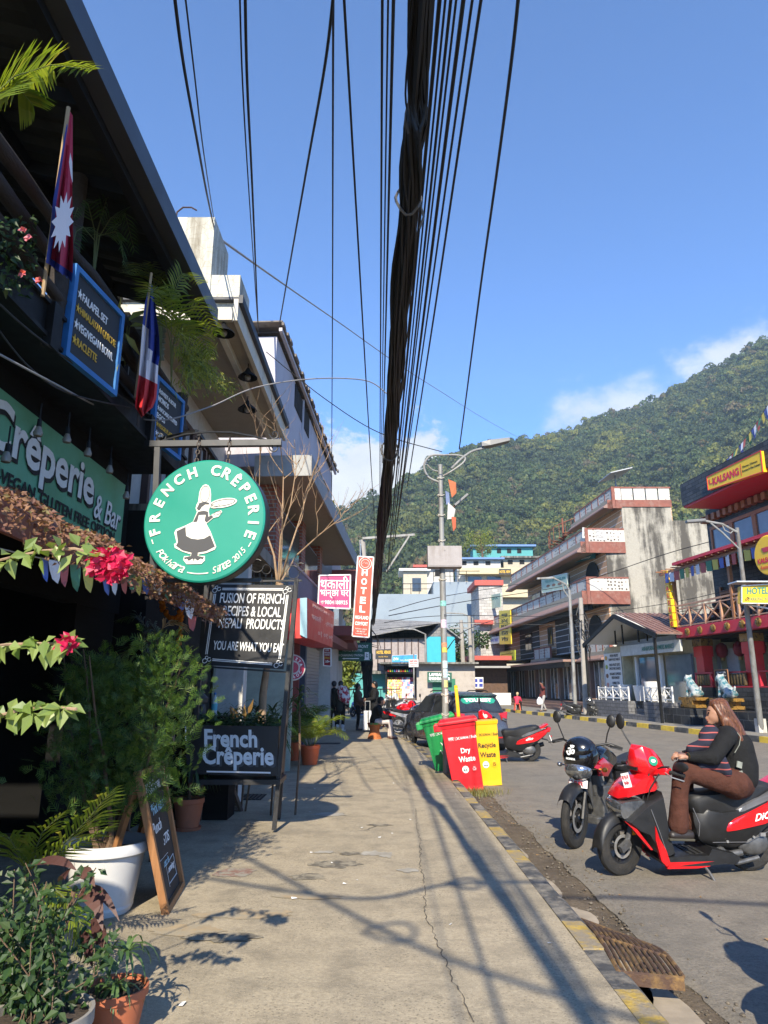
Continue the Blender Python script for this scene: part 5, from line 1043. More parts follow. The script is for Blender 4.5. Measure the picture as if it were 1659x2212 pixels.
frond(l2,s2,[gy(X,Y,7.25)for X,Y in((345,1365),(358,1348),(375,1345),(398,1356))],18,.28,.022,.8,.006)
for pts in(((350,1460),(330,1380),(300,1330),(260,1340)),((350,1460),(345,1390),(330,1350),(290,1390)),((352,1460),(365,1400),(385,1370),(400,1410)),((350,1460),(310,1400),(280,1400),(240,1440))):frond(lf,st_,[V((b.x,7.3,.2))]+[gy(X,Y,7.3)for X,Y in pts],24,.3,.02,.8,.008,start=.4)
st_.build('stems',m_stem,dp);lf.build('fronds',m_palmd,dp);s2.v and s2.build('dry_stem',m_bark,dp);l2.build('dry_frond',LEAF('dry_palm_leaf',(.42,.34,.22),(.52,.42,.28),.2),dp)
random.seed(81)
bc_=[V((.5,-14,6.4)),V((.35,-6,5.6)),V((.26,-1,5.0))]+[gy(X,Y,y)for X,Y,y in((915,0,2.6),(893,300,3.2),(868,600,4.2),(847,900,6.3),(831,1100,9.5),(815,1250,16.3),(806,1345,30.8))]
def spline(pts,n):
 out=[]
 for i in range(len(pts)-1):
  p0,p1,p2,p3=pts[max(0,i-1)],pts[i],pts[i+1],pts[min(len(pts)-1,i+2)]
  for k in range(n):t=k/n;out.append(.5*((2*p1)+(p2-p0)*t+(2*p0-5*p1+4*p2-p3)*t*t+(3*p1-p0-3*p2+p3)*t**3))
 return out+[pts[-1]]
bs=spline(bc_,9)
cbn=thing('cable_bundle','thick black bundle of tangled overhead cables running above the pavement edge','cables',bc_[3]);mb=MB()
for k in range(46):
 a0,rr,ph=random.uniform(0,6.28),random.uniform(.1,1)**.6,random.uniform(0,9);pts=[]
 for i,p in enumerate(bs):
  w=.05+.028*min(1,max(0,p.y)/9);a=a0+.12*i+.5*math.sin(i*.31+ph);r=w*rr*(1+.25*math.sin(i*.7+ph));pts.append(p+V((r*math.cos(a),0,r*math.sin(a)*1.35-(.06*rr*abs(math.sin(i*.25+ph))if k%9==0 else 0))))
 mb.tube(pts,random.choice((.006,.008,.010,.013)),5)
mb.build('strands',m_wire,cbn);mb=MB()
for i in(40,57,69):
 p=bs[i];w=.05+.03*min(1,p.y/9);mb.tube([p+V((w*1.25*math.cos(a),.02*math.sin(a*3),w*1.6*math.sin(a)))for a in[j*.5 for j in range(14)]],.009,5);mb.tube([p+V((w,0,0)),p+V((w*1.5,.03,-.10)),p+V((w*1.1,.06,-.16))],.008,5)
mb.build('ties',M('grey_tape',(.08,.075,.07),.6),cbn)
nC=[0]
def cable(pts,r,label,mat=None,grp='single overhead cables'):
 nC[0]+=1;P3=[p if isinstance(p,Vector)else gy(*p)for p in pts];n=8;out=spline(P3,n)
 t=MB();t.tube(out,r,6);o=t.build('overhead_cable',mat or m_wire);o['group']=grp;return tag(o,label,'cable')
def run(X0,X1,Y1,y1,r,label,z=4.75,sagm=.05):
 a=gy(X0,-40,2.7);b=gy(X1,Y1,y1);m=a.lerp(b,.35)-V((0,0,sagm));a2=a+(a-b).normalized()*9;cable([a2,a,m,b],r,label)
run(826,820,1120,24,.008,'black cable hugging the left side of the thick bundle');run(839,822,1080,22,.006,'thin black cable just left of the thick bundle');run(851,826,1000,20,.010,'black cable between the thick bundle and the thin left ones')
run(953,836,1240,22,.012,'thick black cable nearest the bundle on its right');run(966,838,1240,22,.007,'thin black cable second right of the bundle');run(978,842,1230,20,.009,'black cable third right of the bundle');run(990,846,1190,20,.007,'thin black cable fourth right of the bundle');run(1006,851,1180,19,.012,'thick black cable fifth right of the bundle');run(1026,858,1130,18,.008,'black cable sixth right of the bundle');run(1045,880,1050,14,.009,'outer black cable right of the group beside the bundle')
run(741,812,1180,24,.008,'straight black cable left of the bundle leading down to the corner pole')
cable([(1125,-60,2.9),(1105,130,3.4),(1072,380,4.6),(1038,620,6.5),(1008,850,9.8),(992,970,12.3)],.011,'wavy black cable far right of the bundle running to the lamp pole')
cable([(372,-50,2.9),(395,130,3.5),(425,300,4.6),(447,420,6.2),(464,500,8.9)],.011,'thick black cable sagging to the whitewashed roof pier');cable([(395,-50,2.9),(420,160,3.8),(440,330,5.2),(463,480,8.9)],.006,'thin black cable beside the thick one to the roof pier')
cable([(517,-50,3),(524,180,3.8),(538,420,5.6),(556,690,10.5)],.006,'thin black cable running down to the beige eaves');cable([(529,-50,3),(534,180,3.8),(546,430,5.6),(558,720,10.5)],.010,'thicker of the two black cables running down to the beige eaves')
cable([(723,-40,3),(702,140,3.6),(665,350,5),(628,560,7.6),(604,698,11)],.010,'wavy black cable slanting left to the brown sheet roof');cable([(720,-40,3),(719,300,4.6),(718,700,9),(716,1080,18)],.008,'vertical looking black cable ending at the balcony')
m_gw=M('grey_cable',(.22,.21,.20),.6)
cable([(480,520,9),(600,605,14),(720,688,22),(930,832,45),(1110,940,90),(1250,1010,180)],.02,'faint grey line crossing the sky from the left house towards the hill',m_gw)
cable([(575,760,11.5),(700,860,11.8),(820,935,12.2),(955,976,12.5)],.008,'thin black cable from the eaves to the top of the lamp pole')
cable([gx(-30,750,-2.4),gx(120,830,-2.3),(230,885,6.4),(343,908,6.6),(450,880,7),(553,837,7.6),(680,818,8.2),(790,822,8.8),(835,850,9)],.008,'light grey wire swinging across in front of the balcony to the bundle',m_gw)
cable([gx(-20,640,-2.42),gx(70,720,-2.40),gx(180,800,-2.40),gx(290,875,-2.40),gx(340,905,-2.40)],.008,'black wire sagging along the balcony beam',m_wire);cable([gx(-20,690,-2.41),gx(60,790,-2.40),gx(150,850,-2.40),gx(280,880,-2.40)],.007,'lower black wire sagging under the balcony beam',m_wire)
for i,(pts,r)in enumerate((([(840,1330,31),(1000,1300,40),(1235,1262,42),(1460,1190,36),(1700,1130,30)],.02),([(830,1345,31),(960,1330,33),(1230,1330,40),(1460,1300,34),(1700,1240,24)],.014),([(820,1360,31),(1000,1345,40),(1260,1350,40),(1480,1320,32),(1700,1290,24)],.014),([(960,1410,13),(1010,1360,24),(1100,1330,34),(1240,1295,42)],.012),([(840,1320,31),(950,1290,33),(1100,1265,45),(1240,1240,60)],.016))):
 cable(pts,r,('long wire across the street, topmost of the wires crossing the weathered wall','second wire crossing the street in front of the weathered wall','lowest wire crossing the street in front of the yellow vertical letters','wire from the lamp pole rising to the poles in front of the shop house','wire crossing in front of the blue grey wall towards the shop house')[i],grp='wires crossing the street')
cable([V((-2.6,.4,5.0)),V((-1.9,-.4,5.0)),V((-.6,-2.4,5.0)),V((.1,-3.2,5.0)),V((1.6,-4.6,5.1))],.022,'cable behind the viewer whose shadow slants across the pavement');cable([V((-2.0,-1.2,5.0)),V((-.75,-1.6,4.9)),V((.0,-1.2,4.9)),V((1.1,-1.35,5.0)),V((2.6,-1.9,5.2))],.022,'cable behind the viewer whose shadow crosses pavement and gutter')
cable([V((-.55,-2.45,5.0))+V((.16*math.cos(a*.5),.16*math.sin(a*.5),.03*math.sin(a)))for a in range(26)],.016,'coil of spare cable behind the viewer')
cable([V((.05,-1.2,4.9))+V((.13*math.cos(a*.5),.13*math.sin(a*.5),.03*math.sin(a)))for a in range(26)],.02,'tangled loop of cable behind the viewer')
m_conc=M('pole_concrete',(.30,.28,.25),.85,var=.15,scale=3);m_galv=M('galvanised_steel',(.25,.25,.24),.6,metal=.2,var=.2,col2=(.15,.13,.11),lohi=(.48,.66),scale2=4,stretch=(1,1,.4))
cp=thing('concrete_pole','concrete power pole at the street corner wrapped in black cables with steel cross arm','power pole',(-.60,31,0));mb=MB();mb.cyl((-.60,31.1,0),(-1.0,31.1,8.0),.20,.15,12);mb.build('shaft',m_conc,cp,smooth=True)
mb=MB();a,b=gy(690*.333+553,1095,31),gy(896,1155,31);a=gy(783,1163,30.9);mb.bar(a,b,.10,.10);mb.bar(gy(884,1158,30.95),gy(835,1235,31),.07,.07);mb.build('cross_arm',m_galv,cp)
mb=MB();random.seed(83)
for i in range(42):
 a=random.uniform(0,6.28);pts=[];k=random.uniform(.22,.36)
 for j in range(9):z=4.4-4.0*j/8;pts.append(V((-.62-.05*z+k*math.cos(a+j*.3)*(.8 if z>2 else .55),31.0-.25*abs(math.sin(a)),z+random.uniform(-.1,.1))))
 mb.tube(pts,random.choice((.018,.025,.035)),5)
for i in range(16):
 z0=random.uniform(2.0,4.3);a=random.uniform(-1,1);mb.tube([V((-.75,30.8,z0)),V((-.75+a*.6,30.7,z0-.5)),V((-.75+a*.8,30.75,z0-1.0)),V((-.75+a*.3,30.8,z0-.9))],.018,5)
mb.build('hanging_cables',m_wire,cp);mb=MB();mb.box((-.66,30.7,2.6),(.34,.16,.5));mb.build('junction_box',m_black,cp)
PX,PY=gy(957,1300,13.0).x,13.0
lp=thing('street_lamp','steel street lamp pole with scroll arm, metal box and torn flags beside the bins','street lamp',(PX,PY,0));mb=MB();mb.cyl((PX,PY,-.1),(PX,PY,3.55),.062,.055,16);mb.cyl((PX,PY,3.55),(PX,PY,5.72),.052,.045,16);mb.cyl((PX,PY,5.7),(PX,PY,5.73),.05,.05,14);mb.build('shaft',m_galv,lp,smooth=True)
T=lambda X,Y,y=PY:gy(X,Y,y)
mb=MB();mb.tube(spline([T(957,983),T(930,985),T(916,1005),T(925,1030),T(950,1042)],6),.022,8);mb.tube(spline([T(957,983),T(985,983),T(1004,988),T(1000,1000),T(975,1018),T(957,1028)],6),.018,8);mb.tube(spline([T(975,1012),T(1000,988),T(1022,974),T(1046,968)],6),.024,8);mb.tube(spline([T(922,1003),T(935,1015),T(957,1020)],5),.014,6);mb.build('scroll_arm',m_galv,lp,smooth=True)
mb=MB();a,b=T(1040,966),T(1100,953);mb.loft([[a+V((0,y,z))for y,z in((-.07,0),(.07,0),(.07,.09),(-.07,.09))],[a.lerp(b,.3)+V((0,y,z))for y,z in((-.11,-.03),(.11,-.03),(.09,.09),(-.09,.09))],[b+V((0,y,z))for y,z in((-.08,-.01),(.08,-.01),(.06,.06),(-.06,.06))]]);mb.build('lamp_head',M('lamp_grey',(.15,.15,.15),.5),lp)
mb=MB();mb.bar(T(968,1105),T(985,1090),.04,.04);mb.build('floodlight_bracket',M('rust',(.06,.035,.025),.9),lp);mb=MB();mb.bar(T(982,1092),T(1010,1068),.10,.04);mb.build('floodlight',MATS['lamp_grey'],lp)
m_box=plaster_mat('metal_box_paint',(.36,.335,.33),(.20,.17,.15),(.46,.68),bump=.1)
mb=MB();a,b=T(923,1228),T(995,1183);mb.bx(a.x,b.x,PY-.19,PY+.08,a.z,b.z);f=mb.build('meter_box',m_box,lp,bevel=.008);mb=MB();mb.bx(a.x+.02,b.x-.02,PY-.197,PY-.191,a.z+.02,(a.z+b.z)/2);mb.bx((a.x+b.x)/2-.012,(a.x+b.x)/2+.012,PY-.2,PY-.19,b.z-.09,b.z-.02);mb.build('lid_plate',m_box,f)
random.seed(87)
for col,pts in(('rag_orange',((968,1035),(985,1042),(986,1065),(976,1075))),('rag_red',((975,1115),(985,1118),(985,1140),(979,1148))),('rag_white',((968,1085),(984,1100),(980,1120),(966,1122))),('rag_blue',((962,1060),(970,1064),(972,1088),(964,1090)))):
 cmap={'rag_orange':(.45,.14,.06),'rag_red':(.42,.10,.05),'rag_white':(.45,.44,.42),'rag_blue':(.14,.18,.30)};mb=MB();P4=[T(X,Y,PY-.07+random.uniform(-.04,.02))for X,Y in pts];mb.loft([P4,[p+V((0,.012,0))for p in P4]]);mb.build('torn_flag',M(col,cmap[col],.9),lp)
mb=MB()
for z,c in((5.45,0),(5.1,0),(4.7,0),(3.45,0),(1.35,0),(1.0,0),(4.2,0)):
 mb.tube([V((PX+.066*math.cos(a),PY+.066*math.sin(a),z+.02*math.sin(a*2.3)))for a in[j*.6 for j in range(18)]],.011,5)
mb.build('cloth_ties',M('tie_cloth',(.40,.37,.31),.9,var=.3,scale=20),lp);random.seed(5)
for i,(z0,z1,col)in enumerate(((2.95,3.05,(.20,.45,.40)),(2.55,2.70,(.55,.45,.52)),(2.2,2.28,(.50,.22,.12)),(2.1,2.19,(.55,.45,.08)),(1.82,1.95,(.45,.60,.62)),(1.65,1.8,(.42,.58,.60)),(1.48,1.6,(.60,.52,.18)),(1.2,1.45,(.58,.50,.48)),(2.75,2.8,(.1,.1,.1)))):
 mb=MB();r=.0605;A=[-PI*.9+.8*PI*k/8+i*.17 for k in range(9)];mb.add([V((PX+r*math.cos(a),PY+r*math.sin(a),z))for z in(z0,z1)for a in A],[(k,k+1,k+10,k+9)for k in range(8)]);mb.build('sticker',M('sticker_%s'%'abcdefghi'[i],col,.6,var=.5,scale=40),lp)
def bin_(c,mat,label,words,tilt,rz,lid_open=False,wmat=None):
 name='waste_bin';t=thing(name,label,'waste bin',(0,0,0),world=False);t.location=c;t.rotation_euler=(0,tilt,rz);t.scale=(1,1,1.05)
 X0,X1,Xt0,Xt1,H,D0,D1=-.25,.24,-.32,.28,1.02,.20,.27
 mb=MB();ring=lambda x0,x1,d,z:[(x0,-d,z),(x1,-d,z),(x1,d,z),(x0,d,z)]
 mb.loft([ring(X0+.1,X1,D0,0),ring(X0+.06,X1,D0,.08),ring(X0,X1+.005,D0+.01,.2),ring(Xt0+.03,Xt1-.02,D1-.02,H-.06),ring(Xt0+.02,Xt1-.01,D1-.01,H-.06),ring(Xt0+.02,Xt1,D1,H)]);mb.build('body',mat,t,bevel=.012)
 mb=MB()
 if not lid_open:
  mb.loft([ring(Xt0-.02,Xt1+.04,D1+.03,H+.002),ring(Xt0-.02,Xt1+.04,D1+.03,H+.045),ring(Xt0+.02,Xt1,D1-.01,H+.085)])
 else:mb.loft([[(Xt0-.10,y,z),(Xt0-.04,y,z),(Xt0-.04,y2,z),(Xt0-.10,y2,z)]for y,y2,z in((-D1,D1,H-.02),(-D1-.02,D1+.02,H+.30),(-D1-.02,D1+.02,H+.55),(-D1+.05,D1-.05,H+.60))])
 mb.build('lid',mat,t,bevel=.012)
 mb=MB();mb.cyl((Xt0-.07,-D1+.02,H-.02),(Xt0-.07,D1-.02,H-.02),.018,n=10);mb.build('handle',mat,t,smooth=True)
 for y in(-D1-.005,D1-.055):mb=MB();mb.box((Xt0-.035,y+.03,H-.03),(.12,.06,.11));mb.build('hinge_block',mat,t,bevel=.01)
 for s in(-1,1):
  mb=MB();mb.lathe([(0,-.025),(.06,-.025),(.10,-.02),(.105,0),(.10,.02),(0,.025)],(X0+.05,s*(D0+.02),.10),20,'y');w=mb.build('wheel',M('bin_tyre',(.02,.02,.02),.7),t,smooth=True,sharp=40);mb=MB();mb.lathe([(0,-.03),(.055,-.03),(.06,-.026)],(X0+.05,s*(D0+.02),.10),16,'y');mb.lathe([(0,.03),(.055,.03),(.06,.026)],(X0+.05,s*(D0+.02),.10),16,'y');mb.build('hub',M('bin_hub',(.06,.06,.06),.5),w)
 ya=V((0,-(D1-.02-D0-.01)/(H-.26),1)).normalized();face=lambda z:V((0,-(D0+.01)-(z-.2)/(H-.26)*(D1-.02-D0-.01)-.006,z));mt=wmat or m_let
 mb=MB();xo=.03
 for s,z,w,h in words:p=face(z);p.x=xo+.02;put_text(mb,s,p,(1,0,0),ya,w=w,h=h,bold=.02)
 mb.build('lettering',mt,t);mb=MB();p=face(.80)
 for s,x,w,h in(('|',-.09,.004,.05),('✕',-.045,.055,.05),('GORKHA',.06,.14,.036),('|',.15,.004,.05),('Eଡ଼sh'.replace('ଡ଼','v'),.215,.085,.045),('नगर',-.16,.09,.05)):q=p.copy();q.x=x+.0;put_text(mb,s,q,(1,0,0),ya,w=w,h=h,bold=.015)
 mb.build('sponsor_marks',mt,t)
 for x,cols in((-.02,1),(.125,0)):
  p=face(.33);p.x=x+.02;fr_=MB().frame(p,(1,0,0),ya);fr_.lathe([(0,-.001),(.05,-.001),(.053,.0)],(0,0,0),24,'y');b_=fr_.build('round_sticker',m_let if cols else mat,t);m2=MB();put_text(m2,'♻' if not cols else '▲▲',p+V((0,-.004,0)),(1,0,0),ya,w=.06 if not cols else .07,h=.06 if not cols else .035,bold=.01);m2.build('sticker_mark',mt if not cols else m_greenv,b_)
 m2=MB()
 for a,b in(((-.11,.62),(.15,.62)),((.15,.62),(.15,.25)),((-.09,.66),(.13,.66))):p,q=face(a[1]),face(b[1]);p.x,q.x=a[0]+.03,b[0]+.03;m2.bar(p,q,.006,.004)
 m2.build('moulded_rim',mat,t);return t
m_binr=M('red_bin_plastic',(.58,.012,.018),.38,var=.06,scale=3,col2=(.50,.04,.04),lohi=(.6,.8));m_biny=M('yellow_bin_plastic',(.72,.40,.005),.4,var=.05,scale=3);m_bing=M('green_bin_plastic',(.008,.24,.06),.4,var=.08,scale=3)
c=gz(1016,1694,ROAD);bin_((1.40,12.15,-.16),m_binr,'red wheelie bin lettered dry waste leaning towards the kerb',[('Dry',.60,.155,.10),('Waste',.485,.27,.085)],-R(8),R(-6))
bin_((1.80,12.8,-.155),m_biny,'yellow wheelie bin with its lid swung open behind the red bin',[('Recycle',.62,.30,.10),('Waste',.485,.27,.085)],-R(4),R(-6),True,m_blk)
bin_((1.25,13.55,-.16),m_bing,'green wheelie bin leaning behind the lamp pole',[('Your',.60,.2,.10),('Waste',.485,.27,.085)],-R(13),R(-4))
random.seed(91);mb=MB()
for i in range(520):
 x,y=random.gauss(1.52,.17),random.gauss(11.75,.16);a=random.uniform(0,6.28);h=random.uniform(.04,.12);b=V((x,y,-.17));e=b+V((.6*h*math.cos(a),.6*h*math.sin(a),h));mb.strip([b,b.lerp(e,.6)+V((0,0,.02)),e],[.008,.006,.001],V((-math.sin(a),math.cos(a),0)))
struct(mb.build('grass_tuft',LEAF('dry_grass',(.10,.13,.03),(.30,.25,.09),.3)),'stuff')
gr=thing('drain_grate','bent rusty yellow storm drain grate standing up out of the gutter','drain grate',gz(1350,2080,-.14));m_gry=M('rusty_yellow_steel',(.22,.13,.045),.85,var=.4,scale=10,col2=(.075,.042,.028),lohi=(.36,.54),scale2=8,bump=.5)
GA,GB,GC,GD=gz(1254,1986,-.10),gz(1408,2044,-.08),gz(1476,2112,-.02),gz(1335,2098,.0)
def GP(u,v):p=GA.lerp(GB,u).lerp(GD.lerp(GC,u),v);p.z+=.05*math.sin(PI*v)*(1-u*.4)-.03*math.sin(PI*u)*0;return p
for a,b,w in((0,0,.03),):
 mb=MB();mb.tube([GP(u/8,0)for u in range(9)],.014,6,flat=.6);mb.tube([GP(1,v/8)for v in range(9)],.014,6,flat=.6);mb.tube([GP(0,v/8)for v in range(9)],.014,6,flat=.6);mb.tube([GP(u/8,.55)for u in range(9)],.010,6,flat=.6);mb.build('frame',m_gry,gr)
for i in range(1,11):mb=MB();mb.tube([GP(i/11,v/8)for v in range(9)],.010,6,flat=.55);mb.build('bar',m_gry,gr)
mb=MB();q=[GP(u/8,1)for u in range(9)]
for a,b in zip(q,q[1:]):mb.add([a+V((0,-.012,0)),b+V((0,-.012,0)),b+V((0,-.012,-.06)),a+V((0,-.012,-.06)),a+V((0,.004,.005)),b+V((0,.004,.005)),b+V((0,.004,-.06)),a+V((0,.004,-.06))],[(0,3,2,1),(4,5,6,7),(0,1,5,4),(3,7,6,2)])
mb.build('front_plate',m_gry,gr)
mb=MB();mb.quad(*[V((p.x,p.y,-.188))for p in(gz(1262,1995,-.19),gz(1395,2050,-.19),gz(1462,2118,-.19),gz(1345,2125,-.19))]);mb.build('pit',m_dark,gr)
m_tyre=M('tyre_rubber',(.014,.0135,.013),.85,var=.25,scale=9,col2=(.045,.04,.034),lohi=(.55,.75),bump=.4,bscale=60);m_rim=M('black_rim',(.02,.02,.021),.4,metal=.3);m_alloy=M('silver_alloy',(.45,.44,.42),.35,metal=.7);m_pred=M('red_scooter_paint',(.56,.008,.012),.18,var=.04,coat=.6);m_pblk=M('glossy_black_paint',(.006,.006,.007),.16,var=.1,coat=.7)
m_plas=M('black_plastic',(.010,.010,.0105),.5,var=.2,scale=12,col2=(.032,.029,.025),lohi=(.58,.8),scale2=5);m_seat=M('black_seat_vinyl',(.012,.012,.0125),.55,var=.15,scale=30,bump=.15,bscale=200);m_chrome=M('chrome',(.6,.6,.6),.15,metal=1.);m_lens=M('headlamp_lens',(.34,.35,.36),.10,metal=.85,var=.35,scale=22);m_amber=M('amber_lens',(.70,.22,.01),.2);m_rlens=M('red_lens',(.42,.01,.012),.12,var=.2,scale=20);m_eng=M('engine_grey',(.11,.11,.11),.5,metal=.5,var=.3,scale=20);m_greyp=M('dark_silver_panel',(.17,.17,.18),.35,metal=.4);m_plate=M('plate_white',(.70,.68,.66),.5);m_pletter=M('plate_red',(.50,.02,.03),.6);m_pgreen=M('plate_green',(.01,.22,.12),.5)
def slab(mb,prof,we,wf,ins=.75,y0=0.):
 """a body panel: side outline (x, z), narrower at the rim than on the flanks"""
 n=len(prof);cx=sum(p[0]for p in prof)/n;cz=sum(p[1]for p in prof)/n;inn=[(cx+(p[0]-cx)*ins,cz+(p[1]-cz)*ins)for p in prof]
 R_=[[(p[0],y0+s*w,p[1])for p in q]for q,s,w in((inn,-1,wf),(prof,-1,we),(prof,1,we),(inn,1,wf))]
 return mb.loft(R_)
def smooth_prof(p,it=2):
 for _ in range(it):p=[q for i in range(len(p))for q in((p[i][0]*.75+p[(i+1)%len(p)][0]*.25,p[i][1]*.75+p[(i+1)%len(p)][1]*.25),(p[i][0]*.25+p[(i+1)%len(p)][0]*.75,p[i][1]*.25+p[(i+1)%len(p)][1]*.75))]
 return p
def wheel(parent,c,r,w,rr,spokes=5,steer=0.,name='wheel',rimm=None,disc=True,cap=False,width=None):
 c=V(c);Rm=Matrix.Translation(c)@Matrix.Rotation(steer,4,'Z');t=MB(Rm);h=w/2
 t.lathe([(rr,-h*.75),(r*.86,-h),(r*.955,-h*.8),(r,-h*.3),(r,h*.3),(r*.955,h*.8),(r*.86,h),(rr,h*.75),(rr,-h*.75)],(0,0,0),36,'y');ty=t.build(name,m_tyre,parent,smooth=True,sharp=30)
 m=MB(Rm);m.lathe([(rr*1.02,-h*.72),(rr*.90,-h*.6),(rr*.88,0),(rr*.90,h*.6),(rr*1.02,h*.72)],(0,0,0),32,'y');m.lathe([(0,-h*.55),(rr*.2,-h*.55),(rr*.24,0),(rr*.2,h*.55),(0,h*.55)],(0,0,0),16,'y')
 for i in range(spokes):
  a=2*PI*i/spokes;p=lambda q,a_:V((q*math.cos(a_),0,q*math.sin(a_)));wd=width or rr*.22
  for d in(-.16,.16)if spokes<=6 else(0,):m.bar(p(rr*.2,a+d*.5),p(rr*.92,a+d),wd*.6,h*.9,V((0,1,0)))
 m.build('rim',rimm or m_rim,ty,smooth=True,sharp=30)
 if disc:d=MB(Rm);d.lathe([(rr*.50,h*.9),(rr*.50,h*.95),(rr*.68,h*.95),(rr*.68,h*.88)],(0,0,0),28,'y');d.build('brake_disc',m_alloy,ty)
 return ty
def mirror(t,a,b,c,sz=(.075,.045),rot=(0,0,0)):
 m=MB();m.tube([a,V(a).lerp(V(b),.5)+V((.01,0,.01)),b],.007,6);m.ball(c,1,14,8,(.022,sz[0],sz[1]),rot);return m.build('mirror',m_plas,t,smooth=True)
def scooter(label,paint,loc,rz,lean=0.,letters='DiO',group=None,front=True):
 t=thing('parked_scooter',label,'scooter',(0,0,0),world=False);t.location=loc;t.rotation_euler=(lean,0,rz)
 if group:t['group']=group
 fx_,rx=.64,-.61;st_=.32
 fw=wheel(t,(fx_,0,.25),.25,.082,.15,5,st_,'front_wheel');wheel(t,(rx,0,.25),.25,.10,.14,5,0,'rear_wheel',disc=False)
 Rs=Matrix.Translation((fx_,0,.25))@Matrix.Rotation(st_,4,'Z')
 mb=MB(Rs);A=[R(182-i*11.5)for i in range(15)];rings=[]
 for i,a in enumerate(A):
  r0=.272+.008*math.sin(i*.3);q=[V((r0*math.cos(PI-a)*1.0,y,r0*math.sin(a)+dz))for y,dz in((-.066,-.06),(-.056,-.01),(-.03,.014),(0,.02),(.03,.014),(.056,-.01),(.066,-.06))];rings.append(q)
 mb.loft(rings,cap=False,closed=False);mb.build('front_fender',m_plas,t,smooth=True,sharp=60)
 mb=MB(Rs)
 for s in(-1,1):mb.tube([(0,s*.075,0),(-.06,s*.075,.16),(-.12,s*.06,.36)],[.025,.022,.025],8)
 mb.box((.02,.085,.02),(.12,.04,.06),(0,.5,0));mb.build('fork',m_eng,t,smooth=True)
 am=MB(Rs);am.box((-.1,.085,.12),(.05,.015,.04));am.build('side_reflector',m_amber,t)
 P=smooth_prof;mb=MB();slab(mb,P([(.70,.655),(.66,.735),(.58,.80),(.46,.885),(.36,.90),(.30,.82),(.28,.74),(.42,.72),(.58,.69)],1),.10,.165,.72);mb.build('front_cowl',paint,t,smooth=True,sharp=50)
 mb=MB();slab(mb,P([(.71,.645),(.70,.52),(.655,.49),(.56,.56),(.45,.63),(.435,.675),(.58,.672)],1),.07,.155,.86);mb.build('headlamp',m_lens,t,smooth=True,sharp=50)
 mb=MB();slab(mb,[(.66,.50),(.45,.66),(.29,.735),(.27,.60),(.25,.38),(.20,.20),(.26,.17),(.36,.22),(.46,.38),(.56,.42)],.15,.205,.86);mb.build('leg_shield',m_plas,t,smooth=True,sharp=35)
 for s in(-1,1):
  mb=MB();mb.loft([[(.40,s*.215,.46),(.375,s*.23,.36),(.315,s*.225,.26),(.28,s*.215,.155),(.31,s*.21,.12),(.36,s*.215,.17),(.405,s*.225,.34)],[(.40,s*.19,.46),(.375,s*.20,.36),(.315,s*.19,.26),(.28,s*.18,.155),(.31,s*.18,.12),(.36,s*.18,.17),(.405,s*.19,.34)]]);mb.build('leg_shield_trim',paint,t)
  mb=MB();mb.loft([[(.655,s*.15,.492),(.535,s*.19,.488),(.57,s*.185,.445),(.44,s*.225,.27),(.455,s*.22,.265),(.60,s*.17,.44)],[(.655,s*.12,.492),(.535,s*.14,.488),(.57,s*.14,.445),(.44,s*.18,.27),(.455,s*.17,.265),(.60,s*.12,.44)]]);mb.build('apron_trim',paint,t)
  mb=MB();mb.loft([[(.28,s*.205,.155),(-.15,s*.20,.15),(-.10,s*.20,.11),(.02,s*.195,.095),(.30,s*.20,.10)],[(.28,s*.15,.155),(-.15,s*.15,.15),(-.10,s*.15,.11),(.02,s*.15,.095),(.30,s*.15,.10)]]);mb.build('floor_trim',paint,t)
 mb=MB();slab(mb,[(.34,.16),(.30,.195),(.10,.20),(-.10,.20),(-.14,.26),(-.35,.21),(-.42,.17),(-.40,.13),(-.1,.11),(.30,.115)],.16,.20,.93);mb.build('floorboard',m_plas,t,smooth=True,sharp=30)
 mb=MB();slab(mb,P([(-.02,.60),(-.05,.34),(-.13,.25),(-.45,.20),(-.70,.36),(-.98,.60),(-1.02,.68),(-.70,.66),(-.30,.55)],1),.10,.165,.8);mb.build('rear_body',m_plas,t,smooth=True,sharp=50)
 mb=MB();slab(mb,P([(-.30,.47),(-.52,.55),(-.80,.665),(-1.03,.735),(-1.06,.70),(-.94,.56),(-.75,.44),(-.50,.395),(-.28,.36),(-.25,.375)],1),.135,.178,.82);mb.build('side_panel',paint,t,smooth=True,sharp=50)
 mb=MB();slab(mb,P([(-.40,.52),(-.62,.60),(-.98,.73),(-1.0,.76),(-.66,.68),(-.42,.58)],1),.14,.17,.85);mb.build('silver_panel',m_greyp,t,smooth=True,sharp=50)
 mb=MB();slab(mb,P([(.0,.69),(-.10,.705),(-.30,.71),(-.45,.76),(-.75,.80),(-.86,.76),(-.70,.66),(-.42,.53),(-.22,.45),(-.08,.47),(.01,.60)],1),.10,.145,.82);mb.build('seat',m_seat,t,smooth=True,sharp=60)
 mb=MB();slab(mb,[(-.84,.76),(-1.00,.84),(-1.05,.82),(-.95,.75),(-.86,.72)],.10,.12,.8);mb.build('grab_rail',paint,t,smooth=True)
 mb=MB();slab(mb,[(-1.02,.76),(-1.10,.745),(-1.07,.655),(-.96,.62),(-.93,.66)],.09,.13,.8);mb.build('tail_lamp',m_rlens,t,smooth=True);mb=MB();slab(mb,[(-.96,.705),(-1.03,.715),(-1.02,.63),(-.90,.595),(-.86,.62)],.13,.15,.8);mb.build('tail_indicator',m_lens,t,smooth=True)
